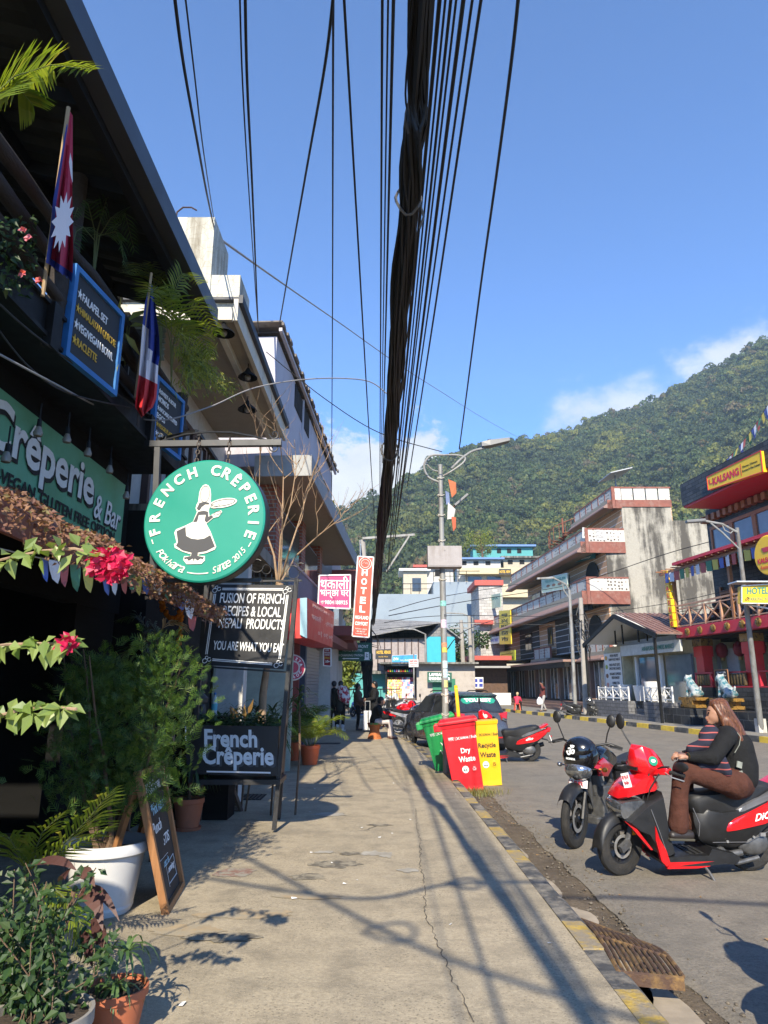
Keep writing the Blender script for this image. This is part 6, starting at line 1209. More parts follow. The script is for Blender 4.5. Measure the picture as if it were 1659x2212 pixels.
 mb=MB();mb.loft([[(-.85,y,.52)for y in(-.07,.07)]+[(-.85,y,.50)for y in(.07,-.07)],[(-1.02,y,.48)for y in(-.06,.06)]+[(-1.02,y,.46)for y in(.06,-.06)],[(-1.13,y,.34)for y in(-.05,.05)]+[(-1.14,y,.33)for y in(.05,-.05)]]);mb.build('rear_fender',m_plas,t)
 mb=MB();mb.box((-1.08,0,.52),(.015,.16,.14),(0,.35,0));pl_=mb.build('rear_plate',m_plate,t);mb=MB();put_text(mb,'बा ९५ प\n२०४९',(-1.092,0,.522),(0,-1,0),(-.34,0,.94),w=.13,h=.10,bold=.02);mb.build('plate_letters',m_pletter,pl_)
 mb=MB();mb.box((-.36,-.02,.22),(.42,.20,.16),(0,.1,0));mb.ball((-.58,.12,.27),.13,14,8,(1.2,.45,.8));mb.cyl((-.45,.14,.20),(-.05,.13,.15),.03,n=10);mb.ball((-.26,.12,.19),.06,10,6);mb.tube([(-.2,.15,.13),(-.4,.16,.12),(-.6,.16,.16)],.018,8);mb.build('engine',m_eng,t,smooth=True,sharp=40)
 mb=MB();mb.tube([(-.15,-.12,.14),(-.40,-.16,.16),(-.62,-.18,.25),(-.95,-.18,.36)],[.02,.022,.05,.05],10);mb.build('exhaust',m_plas,t,smooth=True)
 mb=MB();mb.tube([(-.06,.17,.11),(-.075,.22,.07),(-.09,.30,-.01)],.014,8);mb.box((-.09,.30,0),(.05,.04,.012));mb.build('side_stand',m_eng,t,smooth=True)
 Hs=Matrix.Translation((.35,0,.9))@Matrix.Rotation(st_,4,'Z')@Matrix.Translation((-.35,0,-.9));mb=MB(Hs)
 mb.loft([[(.52,y*.5,z)for y,z in((-.05,.93),(.05,.93),(.09,1.0),(.05,1.09),(-.05,1.09),(-.09,1.0))],[(.45,y,z)for y,z in((-.10,.865),(.10,.865),(.15,.95),(.07,1.13),(-.07,1.13),(-.15,.95))],[(.33,y,z)for y,z in((-.13,.86),(.13,.86),(.17,.92),(.08,1.09),(-.08,1.09),(-.17,.92))],[(.22,y,z)for y,z in((-.10,.88),(.10,.88),(.12,.91),(.06,1.0),(-.06,1.0),(-.12,.91))]])
 for s in(-1,1):mb.loft([[(x,s*.12,z)for x,z in((.40,.88),(.30,.87),(.29,.95),(.38,.99))],[(x,s*.24,z)for x,z in((.345,.89),(.285,.885),(.28,.945),(.335,.955))]])
 hs=mb.build('handlebar_cover',paint,t,bevel=.012,smooth=True,sharp=50)
 mb=MB(Hs);mb.box((.515,0,.925),(.02,.11,.03));mb.build('position_lamp',m_plas,t)
 for s in(-1,1):
  g=MB(Hs);g.cyl((.31,s*.24,.915),(.27,s*.37,.90),.017,.018,10);g.build('grip',m_tyre,t,smooth=True);l=MB(Hs);l.tube([(.345,s*.22,.91),(.36,s*.30,.885),(.31,s*.40,.865)],.006,6);l.build('brake_lever',m_alloy,t)
 mirror(t,Hs@V((.38,-.14,1.10)),Hs@V((.42,-.21,1.24)),Hs@V((.41,-.235,1.31)),(.055,.075),(.0,0,st_));mirror(t,Hs@V((.37,.15,.93)),Hs@V((.33,.26,.965)),Hs@V((.30,.36,.975)),(.085,.042),(.15,0,st_))
 if front:
  mb=MB();mb.box((.60,.11,.83),(.012,.07,.125),(.3,-.1,.75));fp_=mb.build('front_plate',m_plate,t);mb=MB();d=Euler((.3,-.1,.7)).to_matrix();put_text(mb,'बा ९५ प\n९०२०',V((.60,.11,.83))+d@V((.0075,0,0)),d@V((0,1,0)),d@V((0,0,1)),w=.06,h=.085,bold=.015);mb.build('plate_letters',m_pletter,fp_)
 mb=MB(Hs);c=V((.405,.142,1.0));n=V((.28,.88,.38)).normalized();x_=V((-1,.3,0)).normalized();x_=(x_-n*x_.dot(n)).normalized();y_=n.cross(x_);ring=[c+(x_*math.cos(a)+y_*math.sin(a))*.042+n*.008 for a in[k*PI/12 for k in range(24)]];mb.quad(*ring);k_=mb.build('round_sticker',M('green_sticker',(.01,.22,.12),.4),t);mb=MB(Hs);mb.quad(*[c+(x_*math.cos(a)*.022+y_*math.sin(a)*.014)+n*.011 for a in[k*PI/8 for k in range(16)]]);mb.build('sticker_mark',m_let,k_)
 for s in(-1,1):
  mb=MB();put_text(mb,letters,(-.66 if letters=='DiO' else-.6,s*.184,.515),(-s,0,.18*1),(.1*s,0,1),w=.17,h=.06,bold=.015,shear=.4);mb.build('side_lettering',m_let,t)
 return t
rz=PI+.13;c=gz(1342,1890,ROAD);off=Matrix.Rotation(rz,3,'Z')@V((.64,0,0));SL=V((c.x-off.x,c.y-off.y,ROAD+.0))
SC1=scooter('red and black scooter parked nearest the camera with a woman sitting on it',m_pred,SL,rz,R(-4))
c=gz(1145,1645,ROAD);rz2=PI-.10;off=Matrix.Rotation(rz2,3,'Z')@V((-.61,0,0));SC2=scooter('red scooter with black seat parked behind the yellow bin',m_pred,V((c.x-off.x,c.y-off.y,ROAD)),rz2,R(-4),letters='dio',front=False)
m_darkp=M('dark_grey_paint',(.03,.032,.036),.25,coat=.5);c=gz(1272,1553,ROAD);SC3=scooter('dark grey scooter parked against the far kerb across the street',m_darkp,V((c.x-.3,c.y,ROAD)),-.5,R(4),letters=' ',front=True)
def motorcycle(label,paint,stripe,loc,rz,st_=.35,name='parked_motorcycle',lean=0.,detail=True):
 t=thing(name,label,'motorcycle',(0,0,0),world=False);t.location=loc;t.rotation_euler=(lean,0,rz);F_,B_=(.64,0,.30),(-.62,0,.30)
 wheel(t,F_,.30,.085,.21,5,st_,'front_wheel',width=.035);wheel(t,B_,.30,.10,.21,5,0,'rear_wheel',width=.035,rimm=stripe if not detail else None)
 Rs=Matrix.Translation(F_)@Matrix.Rotation(st_,4,'Z');mb=MB(Rs)
 for s in(-1,1):mb.tube([(0,s*.085,0),(-.10,s*.085,.28),(-.21,s*.085,.60)],[.026,.022,.018],8)
 mb.build('fork',m_plas,t,smooth=True);mb=MB(Rs);rings=[]
 for i in range(11):a=R(165-i*13);rings.append([V((.335*math.cos(a)*1.,y,.335*math.sin(a)+dz))for y,dz in((-.08,-.07),(-.065,-.01),(-.03,.015),(.03,.015),(.065,-.01),(.08,-.07))])
 mb.loft(rings,cap=False,closed=False);mb.build('front_fender',m_plas,t,smooth=True,sharp=60)
 Hs=Matrix.Translation((.42,0,.9))@Matrix.Rotation(st_,4,'Z')@Matrix.Translation((-.42,0,-.9));mb=MB(Hs)
 hx=lambda x,w,z0,z1:[(x,-w,z0+.04),(x,-w*.6,z0),(x,w*.6,z0),(x,w,z0+.04),(x,w*.95,z1-.06),(x,w*.6,z1),(x,-w*.6,z1),(x,-w*.95,z1-.06)]
 mb.ball((.53,0,.925),1,24,16,(.155,.195,.20),(0,-.35,0));mb.build('headlamp_cowl',paint,t,smooth=True,sharp=180)
 mb=MB(Hs)
 for s in(-1,1):mb.loft([[(.66,s*.09,.86),(.60,s*.175,.90),(.46,s*.205,.84),(.40,s*.18,.76),(.52,s*.195,.80)],[(.63,s*.07,.86),(.58,s*.14,.89),(.45,s*.17,.84),(.40,s*.15,.77),(.51,s*.16,.80)]])
 mb.build('cowl_stripe',stripe,t);mb=MB(Hs);mb.ball((.595,0,.775),1,22,14,(.115,.15,.105),(0,-.3,0));mb.build('headlamp',m_lens,t,smooth=True,sharp=180)
 mb=MB(Hs);mb.ball((.565,0,.985),1,22,14,(.125,.168,.135),(0,-.5,0));vz=mb.build('visor',m_pblk,t,smooth=True,sharp=180)
 if detail:
  mb=MB(Hs);put_text(mb,'HONDA',(.698,0,.895),(0,1,0),(-.15,0,1),w=.11,h=.022,bold=.03);put_text(mb,'ॐ',(.694,.0,.985),(0,1,0),(-.3,0,1),w=.10,h=.11,bold=.02);mb.build('visor_marks',m_let,vz);mb=MB(Hs);mb.box((.60,0,.64),(.012,.2,.08),(0,-.2,0));p_=mb.build('front_plate',m_plate,t);mb=MB(Hs);put_text(mb,'२३ प ४२',(.607,0,.64),(0,1,0),(.2,0,1),w=.17,h=.055,bold=.03);mb.build('plate_letters',m_pletter,p_)
 mb=MB(Hs);mb.tube([(.36,-.38,1.02),(.40,-.26,1.06),(.46,-.10,1.02),(.46,.10,1.02),(.40,.26,1.06),(.36,.38,1.02)],.013,8);mb.build('handlebar',m_plas,t,smooth=True)
 for s in(-1,1):
  g=MB(Hs);g.cyl((.385,s*.28,1.05),(.355,s*.40,1.015),.018,n=10);g.build('grip',m_tyre,t,smooth=True);l=MB(Hs);l.tube([(.43,s*.24,1.05),(.46,s*.32,1.03),(.42,s*.42,1.01)],.006,6);l.build('brake_lever',m_plas,t)
  mirror(t,Hs@V((.41,s*.24,1.07)),Hs@V((.44,s*.30,1.24)),Hs@V((.43,s*.31,1.30)),(.05,.07),(0,0,st_));g=MB(Hs);g.tube([(.52,s*.12,.80),(.50,s*.22,.80)],.008,6);g.ball((.50,s*.255,.80),.032,10,6,(1.2,1,.8));g.build('indicator',m_amber if s>0 else m_lens,t,smooth=True)
 P=smooth_prof;mb=MB();slab(mb,P([(.38,.95),(.34,1.0),(.15,1.02),(-.05,.93),(-.12,.82),(.05,.74),(.32,.76),(.42,.84)],1),.07,.15,.7);mb.build('tank',paint,t,smooth=True,sharp=60)
 for s in(-1,1):mb=MB();slab(mb,[(.44,.84),(.30,.90),(.10,.80),(.22,.70),(.40,.72)],.01,.02,.8,s*.155);mb.build('tank_shroud',stripe,t,smooth=True)
 mb=MB();slab(mb,P([(-.05,.84),(-.35,.80),(-.78,.88),(-.92,.86),(-.80,.76),(-.30,.68),(-.08,.74)],1),.09,.125,.85);mb.build('seat',m_seat,t,smooth=True,sharp=60)
 mb=MB();slab(mb,[(-.10,.72),(-.80,.78),(-1.0,.82),(-.95,.74),(-.55,.60),(-.15,.52)],.08,.12,.8);mb.build('side_cover',stripe if not detail else paint,t,smooth=True);mb=MB();slab(mb,[(-.93,.82),(-1.02,.80),(-1.0,.72),(-.92,.74)],.06,.07,.8);mb.build('tail_lamp',m_rlens,t)
 mb=MB();mb.box((.06,0,.42),(.36,.24,.34));mb.cyl((.16,0,.5),(.24,0,.72),.09,.08,12);mb.box((.08,0,.24),(.5,.2,.08));mb.bar((-.05,0,.45),(-.62,0,.32),.14,.06);mb.bar((.38,0,.88),(.30,0,.35),.05);mb.bar((-.1,0,.75),(-.15,0,.3),.08);mb.build('engine',m_eng,t,bevel=.015);mb=MB();mb.tube([(.25,-.1,.6),(.30,-.14,.3),(0,-.16,.2),(-.5,-.17,.27),(-.95,-.17,.36)],[.02,.02,.022,.045,.045],10);mb.build('exhaust',m_plas,t,smooth=True)
 mb=MB();mb.tube([(-.02,.1,.24),(-.08,.27,.0)],.014,6);mb.build('side_stand',m_eng,t);return t
m_dred2=M('dark_red_graphic',(.35,.012,.02),.2,coat=.5)
def by_front(D,rz,zz=ROAD):c=gz(*D,zz);o=Matrix.Rotation(rz,3,'Z')@V((.64,0,0));return V((c.x-o.x,c.y-o.y,zz))
motorcycle('black motorcycle with chrome headlamp parked behind the red and black scooter',m_pblk,m_dred2,by_front((1243,1832),PI+.76),PI+.76,.15,lean=R(-3))
motorcycle('red and black motorcycle parked with its tail towards the seated man',m_pred,m_pred,V((.55,27.3,ROAD)),.25,.2,lean=R(4),detail=False);motorcycle('black motorcycle parked between the red motorcycle and the dark car',m_pblk,M('grey_bike_panel',(.30,.30,.31),.4),V((1.05,25.6,ROAD)),.4,.2,lean=R(4),detail=False)
m_car=M('dark_grey_car_paint',(.085,.085,.098),.28,metal=.4,var=.05,coat=.8);m_cglass=M('car_glass',(.030,.034,.036),.05,var=.5,scale=1.5,spec=.9);m_cpl=M('bumper_black',(.018,.018,.019),.55)
th=R(21);cd_=thing('parked_car','dark grey hatchback taxi with green tourist banner in its rear window','car',(0,0,0),world=False);rl_=V((1.80,18.2,ROAD));fwd=V((-math.sin(th),math.cos(th),0));rgt=V((math.cos(th),math.sin(th),0));cd_.location=rl_+rgt*.79;cd_.rotation_euler=(0,0,math.atan2(fwd.y,fwd.x))
ST=[(0.0,.40,.62,.62,.64,.60,.55),(.05,.26,.60,.92,.78,.76,.62),(.14,.22,.92,1.02,.80,.75,.64),(.30,.20,.94,1.34,.81,.77,.62),(.50,.20,.95,1.46,.815,.79,.60),(.9,.20,.945,1.50,.82,.80,.60),(1.6,.20,.93,1.51,.825,.80,.60),(2.05,.20,.92,1.47,.825,.80,.60),(2.45,.20,.915,1.26,.82,.80,.62),(2.78,.20,.91,1.0,.82,.79,.66),(3.05,.20,.86,.93,.81,.78,.70),(3.4,.22,.74,.83,.79,.75,.66),(3.6,.28,.62,.70,.70,.66,.60),(3.68,.36,.52,.58,.58,.55,.50)]
mb=MB();rings=[]
for x,zl,zb,zr,wl,wb,wr in ST:
 h=[(0,zl),(wl*.8,zl),(wl*.97,zl+.06),(wl,(zl+zb)*.5),(wb,zb),(wb*.985,zb+.03*(zr-zb)/.5),(wr*1.02 if zr-zb>.15 else wb*.9,zr-.08*min(1,(zr-zb)*2)),(wr*.85,zr-.015),(wr*.4,zr),(0,zr)]
 rings.append([V((x,-y,z))for y,z in h]+[V((x,y,z))for y,z in h[-2:0:-1]])
n=len(rings[0]);vs=[p for r in rings for p in r];fs=[];mi=[]
for i in range(len(rings)-1):
 for k in range(n):
  a,b=i*n+k,i*n+(k+1)%n;fs.append((a,b,b+n,a+n));glass=(k in(5,n-7+1)or k==n-6)and 3<=i<=8;mi.append(0)
mb.add(vs,fs+[tuple(reversed(range(n))),tuple(range((len(rings)-1)*n,len(rings)*n))]);body=mb.build('body',m_car,cd_,smooth=True,sharp=38)
for s in(-1,1):
 for xs in(((.62,.99,.62,1.36),(1.38,.97,1.36,1.40)),((1.46,.97,1.44,1.40),(2.55,.95,2.05,1.385))):
  (x0,z0,x1,z1),(x2,z2,x3,z3)=xs;yy=lambda z:s*(.806-(z-.95)*.34);mb=MB();q=[(x0,yy(z0),z0),(x2,yy(z2),z2),(x3,yy(z3),z3),(x1,yy(z1),z1)];mb.loft([q,[(x,y-s*.02,z)for x,y,z in q]]);mb.build('side_window',m_cglass,cd_)
mb=MB();q=[(.135,-.66,1.0),(.135,.66,1.0),(.325,.56,1.37),(.325,-.56,1.37)];q=[(x-.035,y,z)for x,y,z in q];mb.loft([q,[(x+.03,y,z)for x,y,z in q]]);rwin=mb.build('rear_window',m_cglass,cd_)
def on_win(u,v,o=.006):return V((.10+.19*v-o,-.62*u*(1-.14*v),1.0+.37*v-.002))
mb=MB();up_=[(-.80,.62),(-.9,.78),(-.86,.93),(-.5,.97),(0,.99),(.5,.97),(.86,.93),(.93,.78),(.8,.60),(.6,.56),(.3,.66),(0,.69),(-.3,.66),(-.6,.54)];mb.quad(*[on_win(u,v)for u,v in up_]);mb.build('window_banner',M('teal_banner',(.01,.24,.16),.5),rwin)
mb=MB();put_text(mb,'TOURIST',on_win(0,.80,.012),(0,-1,0),(.46,0,.9),w=.80,h=.10,bold=.05);mb.build('banner_letters',m_let,rwin)
mb=MB();mb.loft([[(.30,-.58,1.37),(.30,.58,1.37),(.20,.56,1.42),(.20,-.56,1.42)],[(.55,-.60,1.46),(.55,.60,1.46),(.55,.58,1.475),(.55,-.58,1.475)]]);mb.build('roof_spoiler',m_car,cd_)
for s in(-1,1):
 mb=MB();mb.loft([[(.035,s*.50,.96),(.06,s*.76,1.0),(.10,s*.775,.86),(.03,s*.70,.76),(.0,s*.56,.80)],[(.2,s*.50,.96),(.25,s*.80,1.0),(.25,s*.805,.86),(.2,s*.76,.76),(.2,s*.56,.80)]]);tl=mb.build('tail_light',m_rlens,cd_);mb=MB();mb.loft([[(-.008,s*.56,.80),(.022,s*.70,.76),(.05,s*.75,.82),(-.004,s*.58,.86)],[(.1,s*.56,.80),(.1,s*.70,.76),(.1,s*.75,.82),(.1,s*.58,.86)]]);mb.build('reverse_lens',m_lens,tl)
 mb=MB();mb.tube([(.7,s*.56,1.50),(.8,s*.56,1.53),(1.8,s*.57,1.53),(1.95,s*.57,1.49)],.014,6);mb.build('roof_rail',m_cpl,cd_)
 mb=MB();mb.ball((2.42,s*.93,1.0),1,12,8,(.06,.09,.065));mb.build('door_mirror',m_car,cd_,smooth=True);mb=MB();mb.box((1.62,s*.83,.84),(.16,.03,.03));mb.box((.85,s*.83,.86),(.16,.03,.03));mb.build('door_handle',m_car,cd_,bevel=.008)
 for x in(.62,2.98):
  w=wheel(cd_,(x,s*.72,.285),.285,.17,.20,7,0,'wheel',m_alloy,False,width=.06);mb=MB();mb.lathe([(.30,s*.70),(.345,s*.815),(.345,s*.83),(.30,s*.825)],(x,0,.29),30,'y');mb.build('wheel_arch',m_cpl,cd_)
mb=MB();mb.loft([[(-.03,-.62,.22),(-.03,.62,.22),(-.04,.64,.40),(-.04,-.64,.40)],[(.12,-.78,.20),(.12,.78,.20),(.12,.79,.42),(.12,-.79,.42)]]);bm_=mb.build('rear_bumper',m_cpl,cd_,bevel=.01);
for s in(-1,1):mb=MB();mb.box((-.042,s*.50,.37),(.01,.2,.035));mb.build('reflector',m_rlens,cd_)
mb=MB();mb.box((-.02,0,.55),(.02,.46,.14));p_=mb.build('number_plate',m_pgreen,cd_);mb=MB();put_text(mb,'BA 2 1378',(-.033,0,.55),(0,-1,0),(0,0,1),w=.40,h=.09,bold=.03);mb.build('plate_letters',m_let,p_)
mb=MB();A=[k*PI/14 for k in range(28)];mb.tube([(.018,.075*math.cos(a),.90+.045*math.sin(a))for a in A+[A[0]]],.006,5);mb.bar((.012,.03,.93),(.012,.035,.87),.012);mb.bar((.012,-.03,.93),(.012,-.035,.87),.012);mb.bar((.012,.03,.895),(.012,-.03,.905),.010);mb.build('emblem',m_chrome,cd_)
mb=MB();mb.tube([(.07,0,1.06),(.04,.12,1.08),(.03,.28,1.12)],.006,5);mb.build('wiper',m_cpl,cd_)
mo_=[o for o in bpy.data.objects if o.get('category')=='motorcycle'][0]
dup(mo_,V((2.74,3.62,ROAD)),(R(-3),0,PI+.15),'motorcycle just outside the right picture edge whose shadow falls on the road')
for s_,u_ in((SC1,.32),):
 m=MB();m.tube([(.02,.19,.60),(-.03,.20,.47),(-.02,.19,.36)],.004,4);m.tube([(-.16,.17,.30),(-.5,.19,.30),(-.8,.17,.42)],.003,4);m.tube([(.43,.21,.60),(.36,.215,.40),(.30,.21,.22)],.004,4);m.build('panel_edge',m_greyp,s_)
 m=MB();[m.box((.04-i*.055,.0,.204),(.03,.30-.02*abs(i-1),.006))for i in range(4)];m.build('floor_mat',m_tyre,s_)
 m=MB();m.tube([(.36,.12,.95),(.44,.16,.80),(.46,.10,.62)],.007,6);m.tube([(.33,.2,.90),(.42,.20,.78),(.44,.12,.60)],.006,6);m.build('brake_cable',m_tyre,s_)
 m=MB();m.cyl((-.30,.17,.305),(-.30,.182,.305),.012,n=8);m.cyl((-.55,.185,.34),(-.55,.197,.34),.012,n=8);m.box((-.64,.19,.36),(.05,.01,.03));m.build('bolt',m_alloy,s_)
def blob_geo(caps,vox=.02,it=5):
 """one continuous skin grown over tapered limbs"""
 m=MB()
 for p0,r0,p1,r1 in caps:
  p0,p1=V(p0),V(p1);m.ball(p0,r0,12,8);m.ball(p1,r1,12,8)
  if(p1-p0).length>1e-4:m.tube([p0,p1],[r0,r1],12)
 me=bpy.data.meshes.new('b');me.from_pydata(m.v,[],m.f);o=bpy.data.objects.new('b',me);COL.objects.link(o)
 r=o.modifiers.new('r','REMESH');r.mode='VOXEL';r.voxel_size=vox;s=o.modifiers.new('s','SMOOTH');s.factor=.5;s.iterations=it
 e=bpy.data.meshes.new_from_object(o.evaluated_get(bpy.context.evaluated_depsgraph_get()));vs=[tuple(v.co)for v in e.vertices];fs=[tuple(p.vertices)for p in e.polygons]
 bpy.data.objects.remove(o);bpy.data.meshes.remove(me);bpy.data.meshes.remove(e);return vs,fs
def blob(name,mat,caps,parent,vox=.02,it=5,extra=None):
 vs,fs=blob_geo(caps,vox,it);m=MB();m.add(vs,fs)
 if extra:extra(m)
 return m.build(name,mat,parent,smooth=True,sharp=180)
def hand(m,w,d,nrm,s=1.):
 w,d,nrm=V(w),V(d).normalized(),V(nrm).normalized();x=d.cross(nrm).normalized();L_=.085*s
 m.loft([[w+x*a*.026*s+nrm*b*.013*s+d*k for a,b in((-1,-1),(1,-1),(1,1),(-1,1))]if k==0 else[w+x*a*.038*s+nrm*b*.013*s+d*k for a,b in((-1,-1),(1,-1),(1,1),(-1,1))]for k in(0,L_*.5,L_)])
 for i,(o,l)in enumerate(((-.030,.062),(-.010,.072),(.010,.068),(.029,.052))):b=w+d*L_*.95+x*o*s;m.tube([b,b+d*l*.5*s-nrm*.010*s,b+d*l*.75*s-nrm*.032*s,b+d*l*.7*s-nrm*.052*s],[.0095*s,.009*s,.008*s,.006*s],7)
 b=w+d*L_*.3-x*.034*s;m.tube([b,b+d*.03*s-x*.022*s,b+d*.055*s-x*.022*s-nrm*.012*s],[.012*s,.010*s,.007*s],7)
SK=M('skin',(.36,.19,.12),.5,var=.06);SKD=M('skin_brown',(.25,.125,.075),.5,var=.06);HB=M('black_hair',(.010,.009,.008),.4,var=.3,scale=40,stretch=(6,6,.5));HA=M('auburn_hair',(.085,.030,.013),.45,var=.6,scale=22,stretch=(9,9,1.5),col2=(.24,.095,.035),lohi=(.48,.66),scale2=9)
KB=M('black_cloth',(.010,.010,.0105),.9,var=.35,scale=14,bump=.8,bscale=14,spec=.25);KD=M('dark_olive_cloth',(.028,.028,.022),.85,var=.3,scale=12);KBR=M('brown_trousers',(.070,.027,.018),.95,var=.25,scale=10,bump=1.0,bscale=10,spec=.2);KW=M('light_trousers',(.52,.46,.43),.85,var=.1,scale=8);KF=M('brown_fur',(.10,.06,.04),.95,var=.5,scale=30,bump=1.,bscale=60);KSH=M('dark_shoe',(.02,.015,.013),.5);KWH=M('white_boots',(.66,.64,.62),.5);KRD=M('red_jacket',(.55,.03,.07),.8,var=.1);KMR=M('maroon_shirt',(.12,.025,.02),.85,var=.2);KGR=M('grey_cloth',(.32,.31,.30),.85,var=.15);KTL=M('teal_jacket',(.03,.20,.20),.8,var=.15);KBL=M('blue_jacket',(.06,.16,.38),.8,var=.15);KOR=M('orange_shirt',(.40,.16,.03),.8);KWS=M('white_shirt',(.55,.55,.55),.8)
JT=dict(head=(.012,0,.935),neck=(-.005,0,.86),chest=(0,0,.755),waist=(.0,0,.615),pelvis=(0,0,.525),hipL=(0,.052,.51),hipR=(0,-.052,.51),kneeL=(.015,.055,.285),kneeR=(.015,-.055,.285),ankL=(-.01,.058,.05),ankR=(-.01,-.058,.05),shL=(0,.105,.80),shR=(0,-.105,.80),elL=(-.02,.145,.645),elR=(-.02,-.145,.645),wrL=(.05,.135,.50),wrR=(.05,-.135,.50))
def person(label,loc,rz,h,top,bottom,shoe,hair=HB,skin=SK,pose={},hairlen=0.,coat=.0,puff=1.,vox=None,group=None,boots=False,beanie=None):
 t=thing('person',label,'person',loc,rz,group,world=False);J={k:V(pose.get(k,v))*h for k,v in JT.items()};u=h;vox=vox or .022;lower=max(J['ankL'].z,J['ankR'].z)>-5
 toe=lambda s:J['ank'+s]+V((.10,.008 if s=='L' else-.008,-.030))*u
 B_=[(J['neck'],.032*u,J['chest'],.06*u),(J['chest'],.075*u,J['waist'],.065*u),(J['waist'],.065*u,J['pelvis'],.07*u),(J['head']+V((-.008,0,.012))*u,.056*u,J['head']+V((.014,0,-.03))*u,.038*u),(J['head'],.03*u,J['neck'],.03*u),(J['head']+V((.05,0,-.008))*u,.009*u,J['head']+V((.058,0,-.016))*u,.010*u)]
 for s in 'LR':B_+=[(J['sh'+s],.034*u,J['el'+s],.026*u),(J['el'+s],.026*u,J['wr'+s],.017*u),(J['chest'],.05*u,J['sh'+s],.036*u),(J['hip'+s],.05*u,J['knee'+s],.034*u),(J['knee'+s],.034*u,J['ank'+s],.022*u),(J['ank'+s],.022*u,toe(s),.016*u)]
 def hands(m):
  for s in 'LR':d=(J['wr'+s]-J['el'+s]).normalized();hand(m,J['wr'+s],d,V((0,1 if s=='R' else-1,0))+V((0,0,.2)),u*.62)
 blob('body',skin,B_,t,vox,3,hands)
 T_=[(J['neck']+V((0,0,-.02*u)),.042*u*puff,J['chest'],.082*u*puff),(J['chest']+V((0,.03*u,0)),.072*u*puff,J['waist'],.078*u*puff),(J['chest']+V((0,-.03*u,0)),.072*u*puff,J['waist'],.078*u*puff),(J['waist'],.078*u*puff,J['pelvis']+V((0,0,-coat*u)),.082*u*puff)]
 for s in 'LR':T_+=[(J['sh'+s],.043*u*puff,J['el'+s],.036*u*puff),(J['el'+s],.036*u*puff,J['wr'+s],.027*u*puff),(J['chest']+V((0,0,.03*u)),.05*u,J['sh'+s],.046*u*puff)]
 blob('top',top,T_,t,vox,4)
 L_=[(J['pelvis'],.074*u,J['pelvis']+V((0,0,-.01)),.07*u)]
 for s in 'LR':L_+=[(J['hip'+s],.058*u,J['knee'+s],.041*u),(J['knee'+s],.041*u,J['ank'+s]+V((0,0,.01*u)),.031*u)]
 blob('trousers',bottom,L_,t,vox,4);S_=[]
 for s in 'LR':S_+=[(J['ank'+s]+V((-.012*u,0,-.025*u)),.024*u,toe(s),.020*u)]+([(J['ank'+s]+V((0,0,.07*u)),.036*u,J['ank'+s],.030*u)]if boots else[])
 blob('shoes',shoe,S_,t,min(vox,.018),2);H=J['head'];hr=[(H+V((-.014,0,.022))*u,.059*u,H+V((-.03,0,-.005))*u,.050*u)]
 if hairlen:hr+=[(H+V((-.035,0,-.01))*u,.045*u,H+V((-.055,0,-.02-hairlen))*u,.03*u)]
 blob('hair',beanie or hair,hr,t,min(vox,.02),2);return t
def at(P,y):d=ray(P*.553,1482);return(0,0)
W=lambda X,Y,y=6.8:gy((2150+X*.5124)*.553,(2700+Y*.5124)*.553,y)
wo=thing('person','woman with long auburn hair in black jacket and brown trousers sitting on the red scooter','person',W(1400,700))
Bd=[(W(1278,150,6.81),.088,W(1262,165,6.81),.086),(W(1248,190,6.81),.072,W(1228,232,6.81),.036),(W(1196,196,6.81),.012,W(1188,207,6.81),.013),(W(1206,238,6.81),.020,W(1202,232,6.81),.012),(W(1290,190,6.81),.05,W(1320,290,6.82),.052),(W(1345,320,6.82),.10,W(1430,480,6.82),.12),(W(1430,480,6.82),.12,W(1430,650,6.82),.14),(W(1350,345,6.62),.055,W(1240,515,6.55),.045),(W(1240,515,6.55),.045,W(1050,500,6.60),.028),(W(1330,345,7.0),.055,W(1180,500,7.03),.045),(W(1180,500,7.03),.04,W(1010,480,6.85),.03),(W(1400,700,6.70),.10,W(1010,600,6.66),.07),(W(1010,600,6.66),.065,W(985,1040,6.70),.04),(W(1400,700,6.95),.10,W(1020,590,6.98),.07),(W(1020,590,6.98),.06,W(1030,1030,6.92),.04)]
def wh(m):hand(m,W(1050,502,6.58),W(1000,492,6.60)-W(1050,502,6.58),(0,-.3,1),1.0);hand(m,W(1015,480,6.80),W(965,478,6.74)-W(1015,480,6.80),(0,-.2,1),1.0)
def face(m):wh(m);m.ball(W(1308,205,6.735),.018,8,6,(.8,.5,1.3))
bd=blob('body',SK,Bd,wo,.0125,4,face)
mb=MB()
for y in(6.765,6.855):mb.ball(W(1206,165,y),.011,10,6,(.7,1.2,.8))
mb.build('eyes',M('eye_dark',(.02,.012,.010),.2),wo,smooth=True);mb=MB()
for y in(6.760,6.86):mb.tube([W(1200,148,y-.015),W(1203,144,y),W(1216,150,y+(.022 if y>6.81 else-.022))],.005,5)
mb.build('eyebrows',HB,wo);mb=MB();mb.tube([W(1204,228,6.785),W(1196,226,6.81),W(1204,228,6.835)],[.004,.008,.004],6);mb.build('lips',M('lips',(.30,.08,.07),.4),wo)
blob('jacket',KB,[(W(1335,300,6.82),.085,W(1420,420,6.82),.145),(W(1420,420,6.82),.15,W(1440,560,6.82),.165),(W(1440,560,6.82),.165,W(1440,640,6.82),.165),(W(1350,345,6.62),.082,W(1240,505,6.54),.072),(W(1240,505,6.54),.070,W(1065,502,6.59),.045),(W(1345,320,6.82),.1,W(1350,345,6.64),.088),(W(1330,345,7.0),.08,W(1180,490,7.03),.065),(W(1180,490,7.03),.06,W(1030,482,6.84),.045),(W(1345,320,6.82),.1,W(1330,345,6.98),.085)],wo,.016,6)
